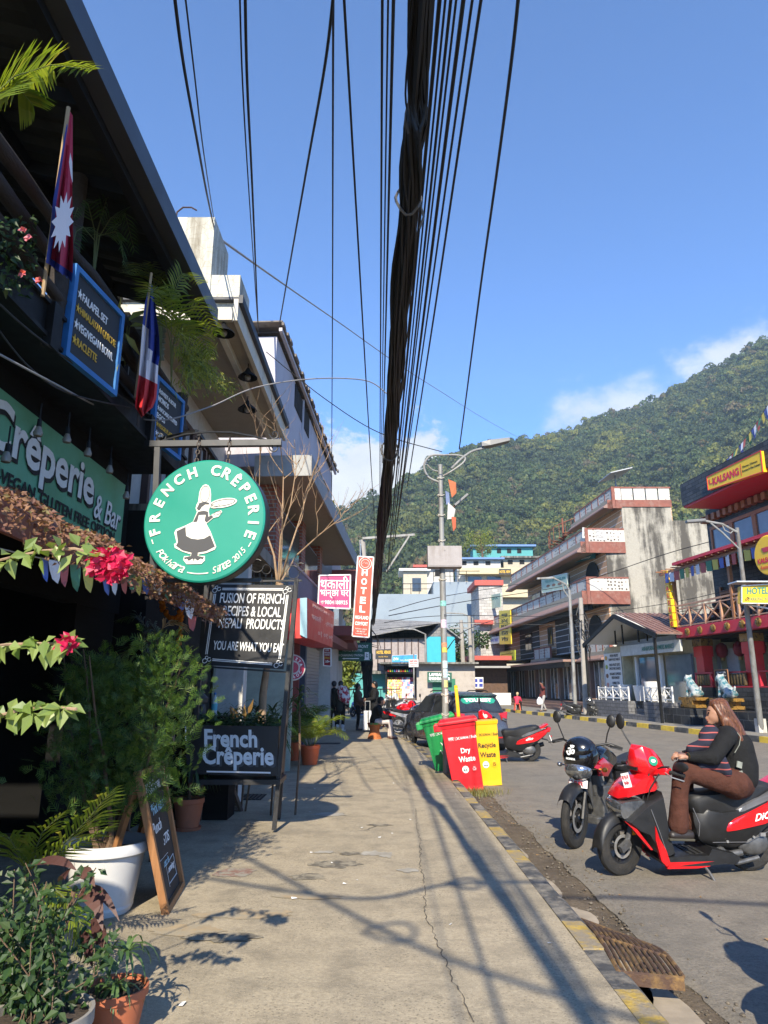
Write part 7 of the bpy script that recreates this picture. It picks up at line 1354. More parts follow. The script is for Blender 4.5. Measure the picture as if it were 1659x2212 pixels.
blob('trousers',KBR,[(W(1430,690,6.82),.15,W(1400,705,6.72),.14),(W(1400,705,6.70),.125,W(1005,598,6.65),.088),(W(1005,600,6.65),.085,W(985,780,6.66),.075),(W(985,780,6.66),.075,W(975,1020,6.69),.092),(W(1430,690,6.93),.13,W(1020,590,6.98),.085),(W(1020,590,6.98),.08,W(1030,1000,6.92),.085)],wo,.018,5)
blob('shoes',KSH,[(W(1060,1095,6.70),.045,W(930,1098,6.66),.040),(W(1100,1090,6.92),.045,W(985,1085,6.90),.04)],wo,.014,3);mb=MB();mb.bar(W(1085,1130,6.70),W(895,1125,6.66),.08,.02);mb.build('shoe_sole',M('shoe_sole',(.05,.045,.03),.8),wo,bevel=.006)
blob('hair',HA,[(W(1288,135,6.81),.098,W(1300,160,6.81),.095),(W(1248,100,6.81),.05,W(1300,110,6.81),.075),(W(1250,105,6.755),.025,W(1300,185,6.725),.03),(W(1300,185,6.725),.026,W(1330,270,6.72),.026),(W(1330,180,6.81),.085,W(1400,290,6.80),.085),(W(1400,290,6.80),.080,W(1480,410,6.79),.062),(W(1480,410,6.79),.06,W(1535,590,6.79),.022),(W(1340,220,6.73),.045,W(1440,350,6.71),.03),(W(1440,350,6.71),.03,W(1510,500,6.72),.016)],wo,.0125,3)
mb=MB();random.seed(4)
for i in range(420):
 a=random.uniform(-1,1);s0=W(1262+random.uniform(-18,40),78+random.uniform(-6,30),6.81+.07*a);m1=W(1330+random.uniform(-30,30),150+random.uniform(-20,70),6.81+.105*a);m2=W(1415+random.uniform(-45,35),310+random.uniform(-30,40),6.80+.10*a);e_=W(random.uniform(1440,1560),random.uniform(430,610),6.79+.075*a);P3=spline([s0,m1,m2,e_],4);w_=random.uniform(.003,.008);mb.strip(P3,[w_*.5]+[w_]*(len(P3)-3)+[w_*.6,.0005],V((.75,.25*a,.55)).normalized())
mb.build('hair_strands',HA,wo);mb=MB();mb.box(W(1440,560,6.645),(.05,.012,.055),(0,.3,.15));mb.box(W(1446,630,6.655),(.055,.012,.045),(0,-.2,.15));mb.tube([W(1405,290,6.70),W(1450,350,6.66),W(1440,410,6.665),W(1405,470,6.66)],.004,5);mb.build('pale_patches',M('pale_print',(.20,.21,.18),.9,var=.3,scale=40),wo,smooth=True)
mb=MB();mb.tube([W(1052,500,6.59)+V((0,.034*math.cos(a),.034*math.sin(a)))for a in[k*.55 for k in range(13)]],.005,5);mb.build('bracelet',M('gold',(.6,.4,.1),.3,metal=1),wo)
def stripe_mat():
 m,N,L,b=node_mat('navy_red_stripes');tc=N.new('ShaderNodeTexCoord');w=N.new('ShaderNodeTexWave');w.bands_direction='Z';w.inputs['Scale'].default_value=5.2;w.inputs['Distortion'].default_value=2.2;w.inputs['Detail Scale'].default_value=.6;L.new(tc.outputs['Object'],w.inputs[0]);r=N.new('ShaderNodeMapRange');L.new(w.outputs['Fac'],r.inputs[0]);r.inputs[1].default_value=.90;r.inputs[2].default_value=.95;x=N.new('ShaderNodeMix');x.data_type='RGBA';L.new(r.outputs[0],x.inputs[0]);x.inputs[6].default_value=(.012,.013,.028,1);x.inputs[7].default_value=(.36,.08,.07,1);L.new(x.outputs[2],b.inputs['Base Color']);b.inputs['Roughness'].default_value=.9;return m
KST=stripe_mat();ch=thing('person','small child in navy red striped hooded jacket held against the woman on the scooter','person',W(1250,500,6.7))
blob('body',SK,[(W(1215,345,6.74),.08,W(1210,352,6.74),.075),(W(1230,390,6.74),.07,W(1255,560,6.72),.085),(W(1240,420,6.66),.03,W(1120,430,6.72),.025),(W(1255,560,6.68),.05,W(1130,570,6.68),.04)],ch,.018,3)
blob('hooded_jacket',KST,[(W(1222,332,6.72),.092,W(1205,352,6.72),.09),(W(1225,400,6.73),.085,W(1250,550,6.68),.115),(W(1190,395,6.66),.055,W(1075,440,6.72),.05),(W(1075,440,6.72),.045,W(1060,470,6.76),.04),(W(1300,520,6.58),.05,W(1345,615,6.60),.048),(W(1255,560,6.62),.06,W(1150,560,6.62),.05)],ch,.016,4)
walk=dict(kneeL=(.07,.05,.29),ankL=(.12,.05,.05),kneeR=(-.01,-.05,.285),ankR=(-.12,-.05,.065));PZ=lambda P,y:V(((P-1500)/2700.*(y*CP+.36),y,0))
person('man in black jacket standing at the left of the group by the shutter',PZ(1308,25.2),R(100),1.68,KB,KB,KSH,pose=dict(head=(.03,0,.925)))
pw=person('woman in dark jacket and white heeled boots with a baby on her back',PZ(1334,24.6),R(70),1.66,KD,KB,KWH,boots=True,coat=.06,puff=1.1,hairlen=.02)
cr=thing('baby_wrap','red and white patterned blanket wrapped round a baby on the back of the woman','blanket',PZ(1340,24.4)+V((0,0,1.1)));KPT=M('red_white_blanket',(.35,.02,.04),.9,var=.1,col2=(.62,.58,.55),lohi=(.49,.51),scale2=9);q=PZ(1340,24.42);blob('blanket',KPT,[(q+V((-.05,0,1.42)),.12,q+V((.02,0,1.15)),.17),(q+V((.02,0,1.15)),.17,q+V((.16,.02,.98)),.10),(q+V((-.1,.05,1.3)),.1,q+V((.2,.05,1.1)),.1),(q+V((.1,.1,1.45)),.07,q+V((.2,.1,1.15)),.08)],cr,.03,4)
person('woman in brown fur vest and black leggings facing the woman with sunglasses',PZ(1400,25.2),R(0),1.58,KF,KB,KSH,hairlen=.05,coat=-.03,puff=1.25,boots=True,pose=dict(elL=(.03,.15,.66),wrL=(.12,.12,.58),elR=(.03,-.15,.66),wrR=(.12,-.12,.58)))
w2=person('woman with sunglasses in black padded jacket holding a phone',PZ(1464,24.9),R(185),1.66,KB,KB,KSH,hairlen=.03,coat=.06,puff=1.2,pose=dict(elL=(.03,.15,.66),wrL=(.17,.09,.63),elR=(.03,-.15,.66),wrR=(.17,-.09,.62)))
mb=MB();mb.box((.108,0,1.555),(.02,.13,.04));mb.build('sunglasses',M('sunglass',(.01,.01,.01),.1),w2)
sl=dict(head=(.06,0,.62),neck=(.02,0,.545),chest=(-.01,0,.45),waist=(-.05,0,.34),pelvis=(-.06,0,.29),hipL=(-.02,.055,.285),hipR=(-.02,-.055,.285),kneeL=(.20,.06,.285),kneeR=(.21,-.06,.285),ankL=(.19,.06,.045),ankR=(.22,-.06,.045),shL=(0,.105,.49),shR=(0,-.105,.49),elL=(.08,.13,.37),elR=(.08,-.13,.37),wrL=(.21,.07,.345),wrR=(.21,-.07,.345))
person('man in black quilted jacket and light trousers sitting on the woven stool',PZ(1478,21.3),0,1.72,KB,KW,M('brown_shoe',(.07,.025,.018),.4),pose=sl,puff=1.15)
stl=thing('woven_stool','hourglass woven stool in orange red and green under the seated man','stool',PZ(1477,21.3)-V((.1,0,0)));c=stl.location;SP_=[(0,0),(.21,0),(.20,.03),(.15,.2),(.14,.24),(.19,.40)]
mb=MB();mb.lathe(SP_,c,24);mb.build('woven_body',M('woven_orange',(.40,.12,.03),.8,var=.5,scale=20,stretch=(1,1,4)),stl,smooth=True);mb=MB();mb.lathe([(.19,.40),(.215,.41),(.215,.445),(.19,.455),(0,.455)],c,24);mb.build('seat_rim',M('green_red_rim',(.10,.25,.06),.8,col2=(.45,.06,.03),lohi=(.48,.52),scale2=4),stl,smooth=True)
su=thing('suitcase','white hard shell suitcase with dark strip standing by the group','suitcase',PZ(1437,24.4));c=su.location;mb=MB();mb.box(c+V((0,0,.38)),(.27,.42,.62));mb.build('shell',M('white_shell',(.60,.60,.60),.35),su,bevel=.03);mb=MB();mb.box(c+V((.03,-.212,.38)),(.035,.01,.62));mb.build('strip',m_blk,su);mb=MB();mb.bar(c+V((-.08,.1,.69)),c+V((-.08,.1,1.0)),.02);mb.bar(c+V((.08,.1,.69)),c+V((.08,.1,1.0)),.02);mb.bar(c+V((-.09,.1,1.0)),c+V((.09,.1,1.0)),.025);mb.build('handle',m_galv,su)
for dx in(-.1,.1):mb=MB();mb.cyl(c+V((dx-.02,-.15,.035)),c+V((dx+.02,-.15,.035)),.035,n=10);mb.build('wheel',m_blk,su)
person('man in maroon shirt and grey trousers shading his eyes while walking on the far pavement',PZ(2114,43.5),R(200),1.74,KMR,KGR,KSH,skin=SKD,pose=dict(walk,elL=(.10,.17,.80),wrL=(.09,.03,.93)),vox=.03)
bgp=thing('plastic_bag','white plastic bag carried by the man in the maroon shirt','bag',PZ(2098,43.4)+V((0,0,.5)));c=PZ(2099,43.35);mb=MB();mb.loft([[c+V((a*r_,b*r_*.6,z))for a,b in((-1,-1),(1,-1),(1,1),(-1,1))]for r_,z in((.10,.42),(.16,.50),(.15,.68),(.03,.86))]);mb.build('bag',M('white_film',(.70,.70,.70),.5),bgp,smooth=True)
person('person in bright red top and head scarf sitting on a red plastic stool',PZ(2014,45.5),R(60),1.62,KRD,KB,KSH,pose=sl,vox=.03,beanie=M('tan_scarf',(.40,.30,.16),.9))
ps=thing('plastic_stool','red orange plastic stool on the far pavement','stool',PZ(2012,45.5));c=ps.location;mb=MB();mb.box(c+V((0,0,.43)),(.34,.34,.04));mb.build('seat',M('red_plastic',(.55,.08,.03),.4),ps,bevel=.01)
for a,b in((-1,-1),(1,-1),(1,1),(-1,1)):mb=MB();mb.bar(c+V((a*.17,b*.17,.01)),c+V((a*.13,b*.13,.42)),.05);mb.build('leg',MATS['red_plastic'],ps)
person('pedestrian in teal jacket walking beside one in black near the shop stall',PZ(1632,53),R(170),1.6,KTL,KB,KSH,vox=.035,coat=.05);person('pedestrian in black jacket walking beside one in teal near the shop stall',PZ(1650,52.5),R(160),1.66,KB,KB,KSH,vox=.035)
person('pedestrian in blue jacket in front of the green doorway',PZ(1708,51),R(90),1.62,KBL,KB,KSH,vox=.035)
rsit=dict(sl,kneeL=(.18,.08,.26),kneeR=(.18,-.08,.26),ankL=(.12,.08,.05),ankR=(.12,-.08,.05),wrL=(.30,.12,.44),wrR=(.30,-.12,.44))
for P_,y,rz_,top,cap_,lb_,pt in((1532,47,R(150),KWS,M('white_helmet',(.6,.6,.6),.3),'rider in white on a white scooter at the end of the street',M('white_paint_gloss',(.55,.55,.56),.25)),(1418,40,R(215),KB,M('dark_helmet',(.03,.03,.05),.3),'rider in dark jacket on a blue scooter behind the standing group',M('blue_paint_gloss',(.05,.16,.45),.25))):
 p_=PZ(P_,y);s_=dup(SC3,p_+V((0,0,ROAD)),(0,0,rz_),lb_.replace('rider in white on a ','').replace('rider in dark jacket on a ','')+' with rider');s_.name='scooter'
 for ch_ in[k for k in bpy.data.objects if k.parent==s_ and k.data and k.data.materials and k.data.materials[0]==m_darkp]:ch_.data=ch_.data.copy();ch_.data.materials[0]=pt
 person(lb_,p_+V((-.25*math.cos(rz_),-.25*math.sin(rz_),ROAD+.27)),rz_,1.7,top,KB,KSH,pose=rsit,vox=.035,beanie=cap_)
def FR(o,xa):o=V(o);xa=V(xa).normalized();return(o,xa,V((0,0,1)).cross(xa))
def onf(F,X,Y,d=0.):
 o,xa,ya=F;r=ray(X,Y);q=o+ya*d;t=(q-V((0,0,1.5))).dot(ya)/r.dot(ya);p=V((0,0,1.5))+r*t-o;return p.dot(xa),p.z
def wpt(F,u,d,z):return F[0]+F[1]*u+F[2]*d+V((0,0,z))
def fb(F):return MB().frame(F[0],F[1])
def corners(F,d,l):return[wpt(F,u,d,z)for u,z in[onf(F,X,Y,d)for X,Y in l]]
FK0=FR((11.9,30.4,0),(.126,-1,0));FK=FR(FK0[0]+FK0[2]*1.2+FK0[1]*.45,FK0[1])
m_slate2=brick_mat('black_slate',(.022,.023,.026),(.05,.052,.055),(.012,.012,.012),1,.42,.16,.45);m_tiles=brick_mat('black_tiles',(.016,.017,.02),(.028,.03,.034),(.10,.10,.10),1,.5,.36,.4,.01);m_blocks=brick_mat('grey_blocks',(.085,.085,.09),(.115,.115,.12),(.035,.035,.035),1,.42,.17,.85);m_kred=M('temple_red',(.46,.018,.035),.55,var=.1);m_kred2=M('bright_red_pillar',(.58,.02,.02),.5,var=.08);m_wood3=M('orange_wood',(.30,.13,.055),.6,var=.2,scale=3,stretch=(1,1,6));m_tan=M('tan_railing_paint',(.42,.24,.15),.6,var=.12);m_gold=M('gold_paint',(.30,.165,.035),.45,metal=.3,var=.4,scale=25,col2=(.05,.03,.015),lohi=(.5,.6),scale2=7);m_skyglass=M('sky_reflecting_glass',(.12,.15,.17),.04,var=.4,scale=.6,spec=1.);m_kyv=M('yellow_sign',(.78,.48,.012),.5,var=.05)
uW=onf(FK,1532,1180,1.4)[0];uP=onf(FK,1470,1060,-.5)[0];FM=FR(FK0[0]+FK0[1]*.05,FK0[1])
kb=thing('restaurant_building','black and red temple style restaurant with timber balcony and red pillars','building',FK[0]+V((2,-3,0)))
def bxs(name,mat,boxes,F=FK,t=None,**k):
 if name in('shop_column','second_storey','second_storey_wall','veranda_post','white_boards','low_wall')and len(boxes)>1:return[bxs(name,mat,[b],F,t,**k)for b in boxes]
 m=fb(F)
 for b in boxes:m.bx(*b)
 return m.build(name,mat,t or kb,**k)
bxs('wall',m_slate2,[(uW,12,1.4,8,4.2,10.3),(.5,12,3.5,8,0,4.2),(.1,12,1.2,3.5,0,.9)])
bxs('plinth',m_tiles,[(-.2,12,-.1,1.2,-.1,.95),(-.4,1.6,-1.3,-.1,-.1,.8),(2.5,12,-1.3,-.1,-.1,.78),(1.6,2.5,-.6,-.1,-.1,.3)])
bxs('low_wall',m_slate2,[(.1,1.3,-.05,.1,.95,1.9),(2.3,12,-.05,.1,.95,1.9)])
bxs('red_ledge',m_kred,[(-.2,12,-.5,-.1,4.35,4.95),(uP-.6,12,-.9,1.4,7.25,7.5),(.1,1.3,-.02,.16,1.9,2.0),(2.3,12,-.02,.16,1.9,2.0),(.1,.2,-.02,.1,2.0,2.9),(1.15,1.28,-.02,.1,2.0,2.9),(2.3,2.4,-.02,.1,2.0,2.9),(4.2,4.3,-.02,.1,2.0,2.9),(.1,1.4,-.03,.12,2.9,3.0),(2.2,12,-.03,.12,2.9,3.0)]);bxs('balcony_floor',m_dark,[(-.2,12,-.1,1.4,4.3,4.6)])
bxs('soffit',m_kred,[(uP+.05,12,-.45,1.4,9.9,10.05),(uP+.05,uW,1.4,4,9.9,10.05)]);bxs('bracket_row',m_wood3,[(uW+i*.42,uW+.22+i*.42,1.1,1.38,9.55,9.85)for i in range(20)]);bxs('parapet',m_slate2,[(uP,12,-.5,-.2,10.05,11.2),(uP,uP+.3,-.2,6,10.05,11.2)])
bxs('white_boards',m_whitew,[(-.6,.25,1.1,1.15,2.0,4.1),(.7,1.5,1.1,1.15,2.0,3.9)])
for u,in((.02,),(3.3,)):
 m=fb(FK);m.bx(u,u+.55,.15,.55,1.9,4.3);m.bx(u-.04,u+.59,.1,.6,3.6,4.0);bxs_=m.build('pillar',m_kred2,kb);m=fb(FK);m.bx(u-.06,u+.61,.08,.62,4.02,4.29);m.build('capital',m_gold,bxs_)
for i in range(3):
 u0=uW+.35+i*1.5;m=fb(FK)
 for q in((u0,u0+.12,7.55,9.3),(u0+1.38,u0+1.5,7.55,9.3),(u0+.12,u0+1.38,9.15,9.3),(u0+.12,u0+1.38,7.55,7.68)):m.bx(q[0],q[1]-.004,1.28,1.4,q[2],q[3])
 w_=m.build('window',m_wood3,kb);m=fb(FK);m.bx(u0+.12,u0+1.38,1.34,1.36,7.68,9.15);m.build('pane',m_skyglass,w_)
for i in range(4):bxs('lower_window',m_wood3,[(uW+.5+i*2,uW+.6+i*2,1.3,1.396,4.7,6.6),(uW+.6+i*2,uW+2.3+i*2,1.3,1.396,6.4,6.5)])
bal=fb(FK);N_=11;RL=.95
for i in range(N_+1):bal.bx(-.2+i*1.1,-.12+i*1.1,-.5,-.42,4.95,6.0)
for z in(5.02,5.95,6.12):bal.bar((-.2,-.46,z),(12,-.46,z),.06,.06)
for i in range(N_):bal.bar((-.16+i*1.1,-.46,5.05),(.94+i*1.1,-.46,5.95),.05,.05);bal.bar((-.16+i*1.1,-.45,5.95),(.94+i*1.1,-.45,5.05),.05,.05)
bal.build('balcony_railing',m_tan,kb)
for u in(-.15,3.85,7.9):bxs('veranda_post',m_wood3,[(u,u+.13,-.5,-.37,4.95,7.1)])
m=fb(FK);m.bar((-.9,-.6,7.05),(12,-.6,7.05),.08,.12)
for i in range(30):m.bar((-.7+i*.43,-.9,7.14),(-.7+i*.43,1.2,7.2),.06,.08)
m.build('pergola',m_wood3,kb)
for i in range(7):
 u=.68+i*.92;m=fb(FK);m.lathe([(0,-.54),(.17,-.54),(.21,-.52),(.23,-.5)],(u,0,4.65),20,'y',sx=.8);d_=m.build('gold_medallion',m_gold,kb,smooth=True,sharp=30);m=fb(FK);m.ball((u,-.56,4.64),.10,8,6,(.8,.3,1.2));m.ball((u,-.57,4.76),.045,8,6);m.build('figure',M('dark_bronze',(.12,.09,.03),.4,metal=.4),d_,smooth=True)
for i in range(10):u=.3+i*.19+(0 if i<5 else 1.35);m=fb(FK);m.lathe([(0,2.04),(.07,2.06),(.085,2.2),(.085,2.7),(.07,2.84),(0,2.86)],(u,.03,0),10);m.build('prayer_wheel',M('prayer_wheel_bronze',(.10,.07,.03),.5,metal=.4,var=.5,scale=20),kb,smooth=True)
zk=[(-9,-9),(0,0),(.95,.75),(1.9,1.45),(3.0,2.05),(4.35,3.5),(4.95,3.93),(6.12,4.84),(7.05,6.4),(7.5,6.62),(9.9,8.9),(10.05,8.98),(11.2,9.95),(99,98)]
def zm(z):
 for(a,x),(b,y)in zip(zk,zk[1:]):
  if z<=b:return x+(y-x)*(z-a)/(b-a)
for o in[o for o in bpy.data.objects if o.type=='MESH' and(o.parent==kb or(o.parent and o.parent.parent==kb))]:
 for v in o.data.vertices:v.co.z=zm(v.co.z)
 o.data.update()
flat_sign('restaurant_sign','long yellow sign with red frame and red raised letters on the black parapet',corners(FK,-.62,((1527,1031),(1643,974),(1648,1019),(1530,1059))),m_kyv,[('KALSANG',.36,.52,.50,.46,'kalsang_red',.04),('U',.08,.45,.10,.34,'kalsang_red',.02),('|',.645,.5,.008,.7,'kalsang_red',0),('Tibetan, Chinese',.80,.40,.26,.12,'black_lettering',0),('Korean & Thai Cuisine',.82,.60,.30,.12,'black_lettering',0)]if M('kalsang_red',(.55,.01,.02),.4)else[],m_kred2,.2)
rs2=thing('round_restaurant_sign','round yellow restaurant sign at the right picture edge','sign',wpt(FK,6.2,-1.4,7));u,z=onf(FK,1660,1199,-1.4);m=fb(FK);m.lathe([(0,-1.46),(.62,-1.46),(.66,-1.42),(.66,-1.36),(0,-1.36)],(u,0,z),40,'y');m.build('disc',m_kyv,rs2);m=MB();put_text(m,'KALSANG',wpt(FK,u,-1.47,z-.15),FK[1],Z_,w=.95,h=.17,bold=.04);put_text(m,'Restaurant',wpt(FK,u,-1.47,z-.38),FK[1],Z_,w=.7,h=.12);m.build('lettering',MATS['kalsang_red'],rs2);m=fb(FK);m.lathe([(0,-.1),(.15,-.09),(.2,0),(.22,.06)],(u,-1.47,z+.2),16,'z',sy=.08);m.build('bowl_emblem',MATS['kalsang_red'],rs2);m=fb(FK);m.bar((u,-1.36,z),(u,-.5,z),.08);m.build('bracket',m_iron,rs2)
vs_=thing('vertical_sign','vertical row of yellow blocks spelling the restaurant name in red letters','sign',wpt(FK,-.7,-.5,5));
for i,chx in enumerate(' KALSANG'):
 u,z=onf(FK,1440+i*1.95,1240+i*15.4,-.6);m=fb(FK);m.bx(u-.16,u+.16,-.65,-.5,z-.14,z+.14);b_=m.build('letter_block',m_kyv,vs_,bevel=.01);m=MB();chx!=' ' and put_text(m,chx,wpt(FK,u,-.66,z),FK[1],Z_,h=.19,bold=.05);chx==' ' and m.frame(*FK[:2])and m.lathe([(.0,-.66),(.09,-.66)],(u,0,z),14,'y');m.build('letter',MATS['kalsang_red'],b_)
m=fb(FK);m.bar((-.25,-.5,3.6),(-.3,-.5,6.2),.05);m.build('mount',m_iron,vs_)
for i,u in enumerate((.75,1.95,3.2)):
 c=wpt(FK,u,.9,2.95)
 if i==0:
  la=thing('red_lantern','leftmost red paper lantern hanging under the restaurant balcony','lantern',c,group='lanterns under the balcony');m=MB();m.lathe([(.08,-.3),(.2,-.2),(.24,0),(.2,.2),(.08,.3)],c,14);m.build('shade',M('lantern_red',(.22,.01,.015),.7),la,smooth=True);m=MB();m.lathe([(.08,-.44),(.08,-.3)],c,10);m.cyl(c+V((0,0,.3)),c+V((0,0,.5)),.012,n=5);m.build('tassel',m_gold,la)
 else:dup(la,c,label='%s red paper lantern hanging under the restaurant balcony'%('middle','rightmost')[i-1])
for i,(X,lab_)in enumerate(((1381,'left'),(1447,'right'))):
 u=(.81,3.05)[i];c=wpt(FK,u,-.62,.66)
 if i==0:
  li=thing('lion_statue','left blue and white snow lion statue on a gold pedestal','statue',c,group='snow lion statues');f_=lambda x,y,z:wpt(FK,u,-.62,.66)+FK[1]*x+FK[2]*y+V((0,0,z))
  m=MB().frame(c,FK[1])
  for z0,z1,w in((0,.12,1.25),(.12,.28,.8),(.28,.4,1.25)):m.bx(-w/2,w/2,-.3,.3,z0,z1-.002)
  m.build('pedestal',m_gold,li);m_lion=M('lion_glaze',(.40,.44,.44),.35,var=.1,col2=(.04,.16,.20),lohi=(.48,.56),scale2=5)
  blob('lion',m_lion,[(f_(.35,0,.58),.2,f_(-.05,0,.85),.19),(f_(-.05,0,.85),.18,f_(-.2,0,1.05),.14),(f_(-.25,0,1.12),.17,f_(-.42,0,1.08),.10),(f_(-.15,-.12,.8),.07,f_(-.2,-.12,.46),.07),(f_(-.15,.12,.8),.07,f_(-.2,.12,.46),.07),(f_(.35,-.14,.55),.12,f_(.2,-.2,.46),.08),(f_(.35,.14,.55),.12,f_(.2,.2,.46),.08),(f_(.5,0,.5),.05,f_(.6,0,.8),.05),(f_(-.2,-.1,1.25),.05,f_(-.18,-.12,1.3),.03),(f_(-.2,.1,1.25),.05,f_(-.18,.12,1.3),.03),(f_(-.05,0,1.0),.13,f_(0,0,.9),.12)],li,.035,3)
 else:dup(li,c,label='right blue and white snow lion statue on a gold pedestal')
flat_sign('menu_chalkboard','white lettered chalkboard menu on the low wall between the snow lions',[wpt(FK,u_,-.15,z_)for u_,z_ in((1.75,2.12),(2.6,2.12),(2.6,1.46),(1.75,1.46))],m_chk,[('STARTER',.5,.15,.7,.09,LW,0),('Momo  Soup',.5,.33,.7,.08,LW,0),('Thenduk',.5,.5,.6,.08,LW,0),('Noodles',.5,.66,.6,.08,LW,0),('Thai curry',.5,.82,.6,.08,LW,0)],m_wood3,.05)
cols_='bwrgy';pf2=thing('prayer_flags','row of small prayer flags hanging from the pergola of the restaurant','prayer flags',wpt(FK,0,-.7,7));m=MB();m.tube([wpt(FK,-.4+i*.5,-.7,6.33-.06*abs(math.sin(i*.9)))for i in range(22)],.012,4);m.build('cord',m_cord,pf2)
for i in range(26):m=MB();u=-.3+i*.4;m.loft([[wpt(FK,u+a,-.7-.03*math.sin(i+a*9),6.3+b)for a,b in((0,0),(.3,0),(.28,-.42),(.02,-.40))],[wpt(FK,u+a,-.68-.03*math.sin(i+a*9),6.3+b)for a,b in((0,0),(.3,0),(.28,-.42),(.02,-.40))]]);m.build('flag',PF[cols_[i%5]],pf2)
pf3=thing('prayer_flags','line of prayer flags rising steeply from the restaurant sign to the upper right','prayer flags',wpt(FK,2.2,0,11));a,b=V(gy(1560,1003,28)),V(gy(1690,820,24));P3=[a.lerp(b,i/24)-V((0,0,.25*math.sin(PI*i/24)))for i in range(25)];m=MB();m.tube(P3,.012,4);m.build('cord',m_cord,pf3);random.seed(3)
for i in range(23):q=P3[i];d=(P3[i+1]-q)*.8;w_=V((random.uniform(-.12,.12),0,-.32));m=MB();m.loft([[q,q+d,q+d+w_,q+w_*1.1],[p+V((0,.015,0))for p in(q,q+d,q+d+w_,q+w_*1.1)]]);m.build('flag',PF[cols_[(i+3)%5]],pf3)
rt=thing('roof_terrace','pale blue roof terrace railing above the restaurant at the right edge','railing',wpt(FK,5.6,2,11.0));m=fb(FK);m.bx(4.9,12,1.6,1.7,9.9,10.05)
for i in range(8):m.bx(5+i*.9,5.07+i*.9,1.6,1.7,9.9,11.1);m.bar((5+i*.9,1.65,10.1),(5.9+i*.9,1.65,11.0),.04);m.bar((5+i*.9,1.66,11.0),(5.9+i*.9,1.66,10.1),.04)
m.bx(4.9,12,1.58,1.72,11.1,11.18);m.build('bars',M('pale_blue_paint',(.22,.42,.58),.5),rt);bxs('upper_wall',m_slate2,[(4.6,12,1.8,6,9.95,10.5)])
for i,(u,top,lab_)in enumerate(((1.3,KMR,'diner in maroon at the left end of the restaurant balcony'),(2.0,M('mustard',(.45,.20,.04),.8),'diner in mustard yellow on the restaurant balcony'),(2.75,KWS,'diner in pale shirt on the restaurant balcony'),(3.3,KB,'waiter in black standing on the restaurant balcony'))):
 person(lab_,wpt(FK,u,.5,3.72),(1.7,1.7,-1.7,2.6)[i],1.68,top,KB,KSH,pose=sl if i<3 else{},vox=.04,skin=SKD)
hp=thing('street_lamp','pale street lamp pole with curved bracket at the right edge carrying a hotel sign','street lamp',gz(1645,1583));b_,t_=V(gz(1645,1583)),gy(1592,1140,22);m=MB();m.tube([b_,b_.lerp(t_,.5),t_],[.10,.085,.06],12);m.build('shaft',m_galv,hp,smooth=True);q=lambda X,Y:gy(X,Y,22.0);m=MB();m.tube([q(1593,1150),q(1560,1132),q(1520,1125)],.04,8);m.tube([q(1596,1185),q(1560,1150),q(1535,1130)],.03,8);m.tube([q(1560,1133),q(1565,1145),q(1578,1152),q(1583,1147)],.02,6);m.build('bracket',m_galv,hp,smooth=True);m=MB();m.bar(q(1523,1124),q(1482,1127),.2,.10);m.build('lamp_head',MATS['lamp_grey'],hp,bevel=.03);m=MB();m.bx(b_.x-.13,b_.x+.13,b_.y-.13,b_.y+.13,0,.45);m.build('base',m_whitew,hp)
hs_=flat_sign('hotel_sign','yellow hotel sign with green letters fixed to the pale lamp pole',CY(((1602,1266),(1690,1260),(1690,1304),(1602,1303)),21.6),m_kyv,[('HOTEL TRIP',.58,.32,.9,.36,'hotel_green',.03),('PARKING AVAILABLE',.58,.75,.82,.18,'hotel_green',0),('⛐',.13,.75,.1,.2,'black_lettering',0)]if M('hotel_green',(.02,.20,.16),.6)else[],m_alu,.25)
m=MB();a_,c_=gy(1590,1268,21.5),gy(1690,1254,21.5);m.box((a_+c_)/2+V((0,.2,.06)),((c_-a_).length,.6,.04));m.bar(gy(1602,1304,21.9),gy(1680,1318,21.9),.05);m.build('sign_roof',m_alu,hs_)
m_rooft=M('brown_ribbed_roof',(.20,.11,.09),.55,var=.12,col2=(.28,.2,.17),lohi=(.55,.7));fmh=thing('market_hall','small gabled market shop with brown ribbed roof and white menu panels','shop',wpt(FM,-3.5,3,0));FX=lambda*a,**k:bxs(a[0],a[1],a[2],FM,fmh,**k)
FX('wall',M('pale_yellow_wall',(.45,.40,.26),.8),[(-7.6,-5.4,.9,6,.55,3.5),(-5.4,.4,1.4,6,.55,3.5)]);FX('fascia_board',M('white_fascia',(.50,.52,.50),.6),[(-5.2,.4,.7,.8,2.95,3.45)]);FX('plinth',m_blocks,[(-7.6,-3.2,-.1,1.5,0,.82),(-1.7,.7,-.1,1.5,0,.82),(-3.2,-1.7,.5,1.5,0,.78),(-3.2,-1.7,.2,.5,0,.5),(-3.2,-1.7,-.1,.2,0,.25)])
m=fb(FM);ap=(-3.1,4.85);nR=34
for s,ue in((1,.7),(-1,-7.0)):m.add([(ap[0],-.1,ap[1]),(ue,-.5,3.65),(ue,8,3.65),(ap[0],8,ap[1]),(ap[0],-.1,ap[1]+.06),(ue,-.5,3.71),(ue,8,3.71),(ap[0],8,ap[1]+.06)],[(0,1,2,3),(4,7,6,5),(0,4,5,1),(1,5,6,2),(2,6,7,3)])
for i in range(nR):y=-.45+i*.25;m.bar((ap[0],y,ap[1]+.075),(.7,y,3.73),.06,.035)
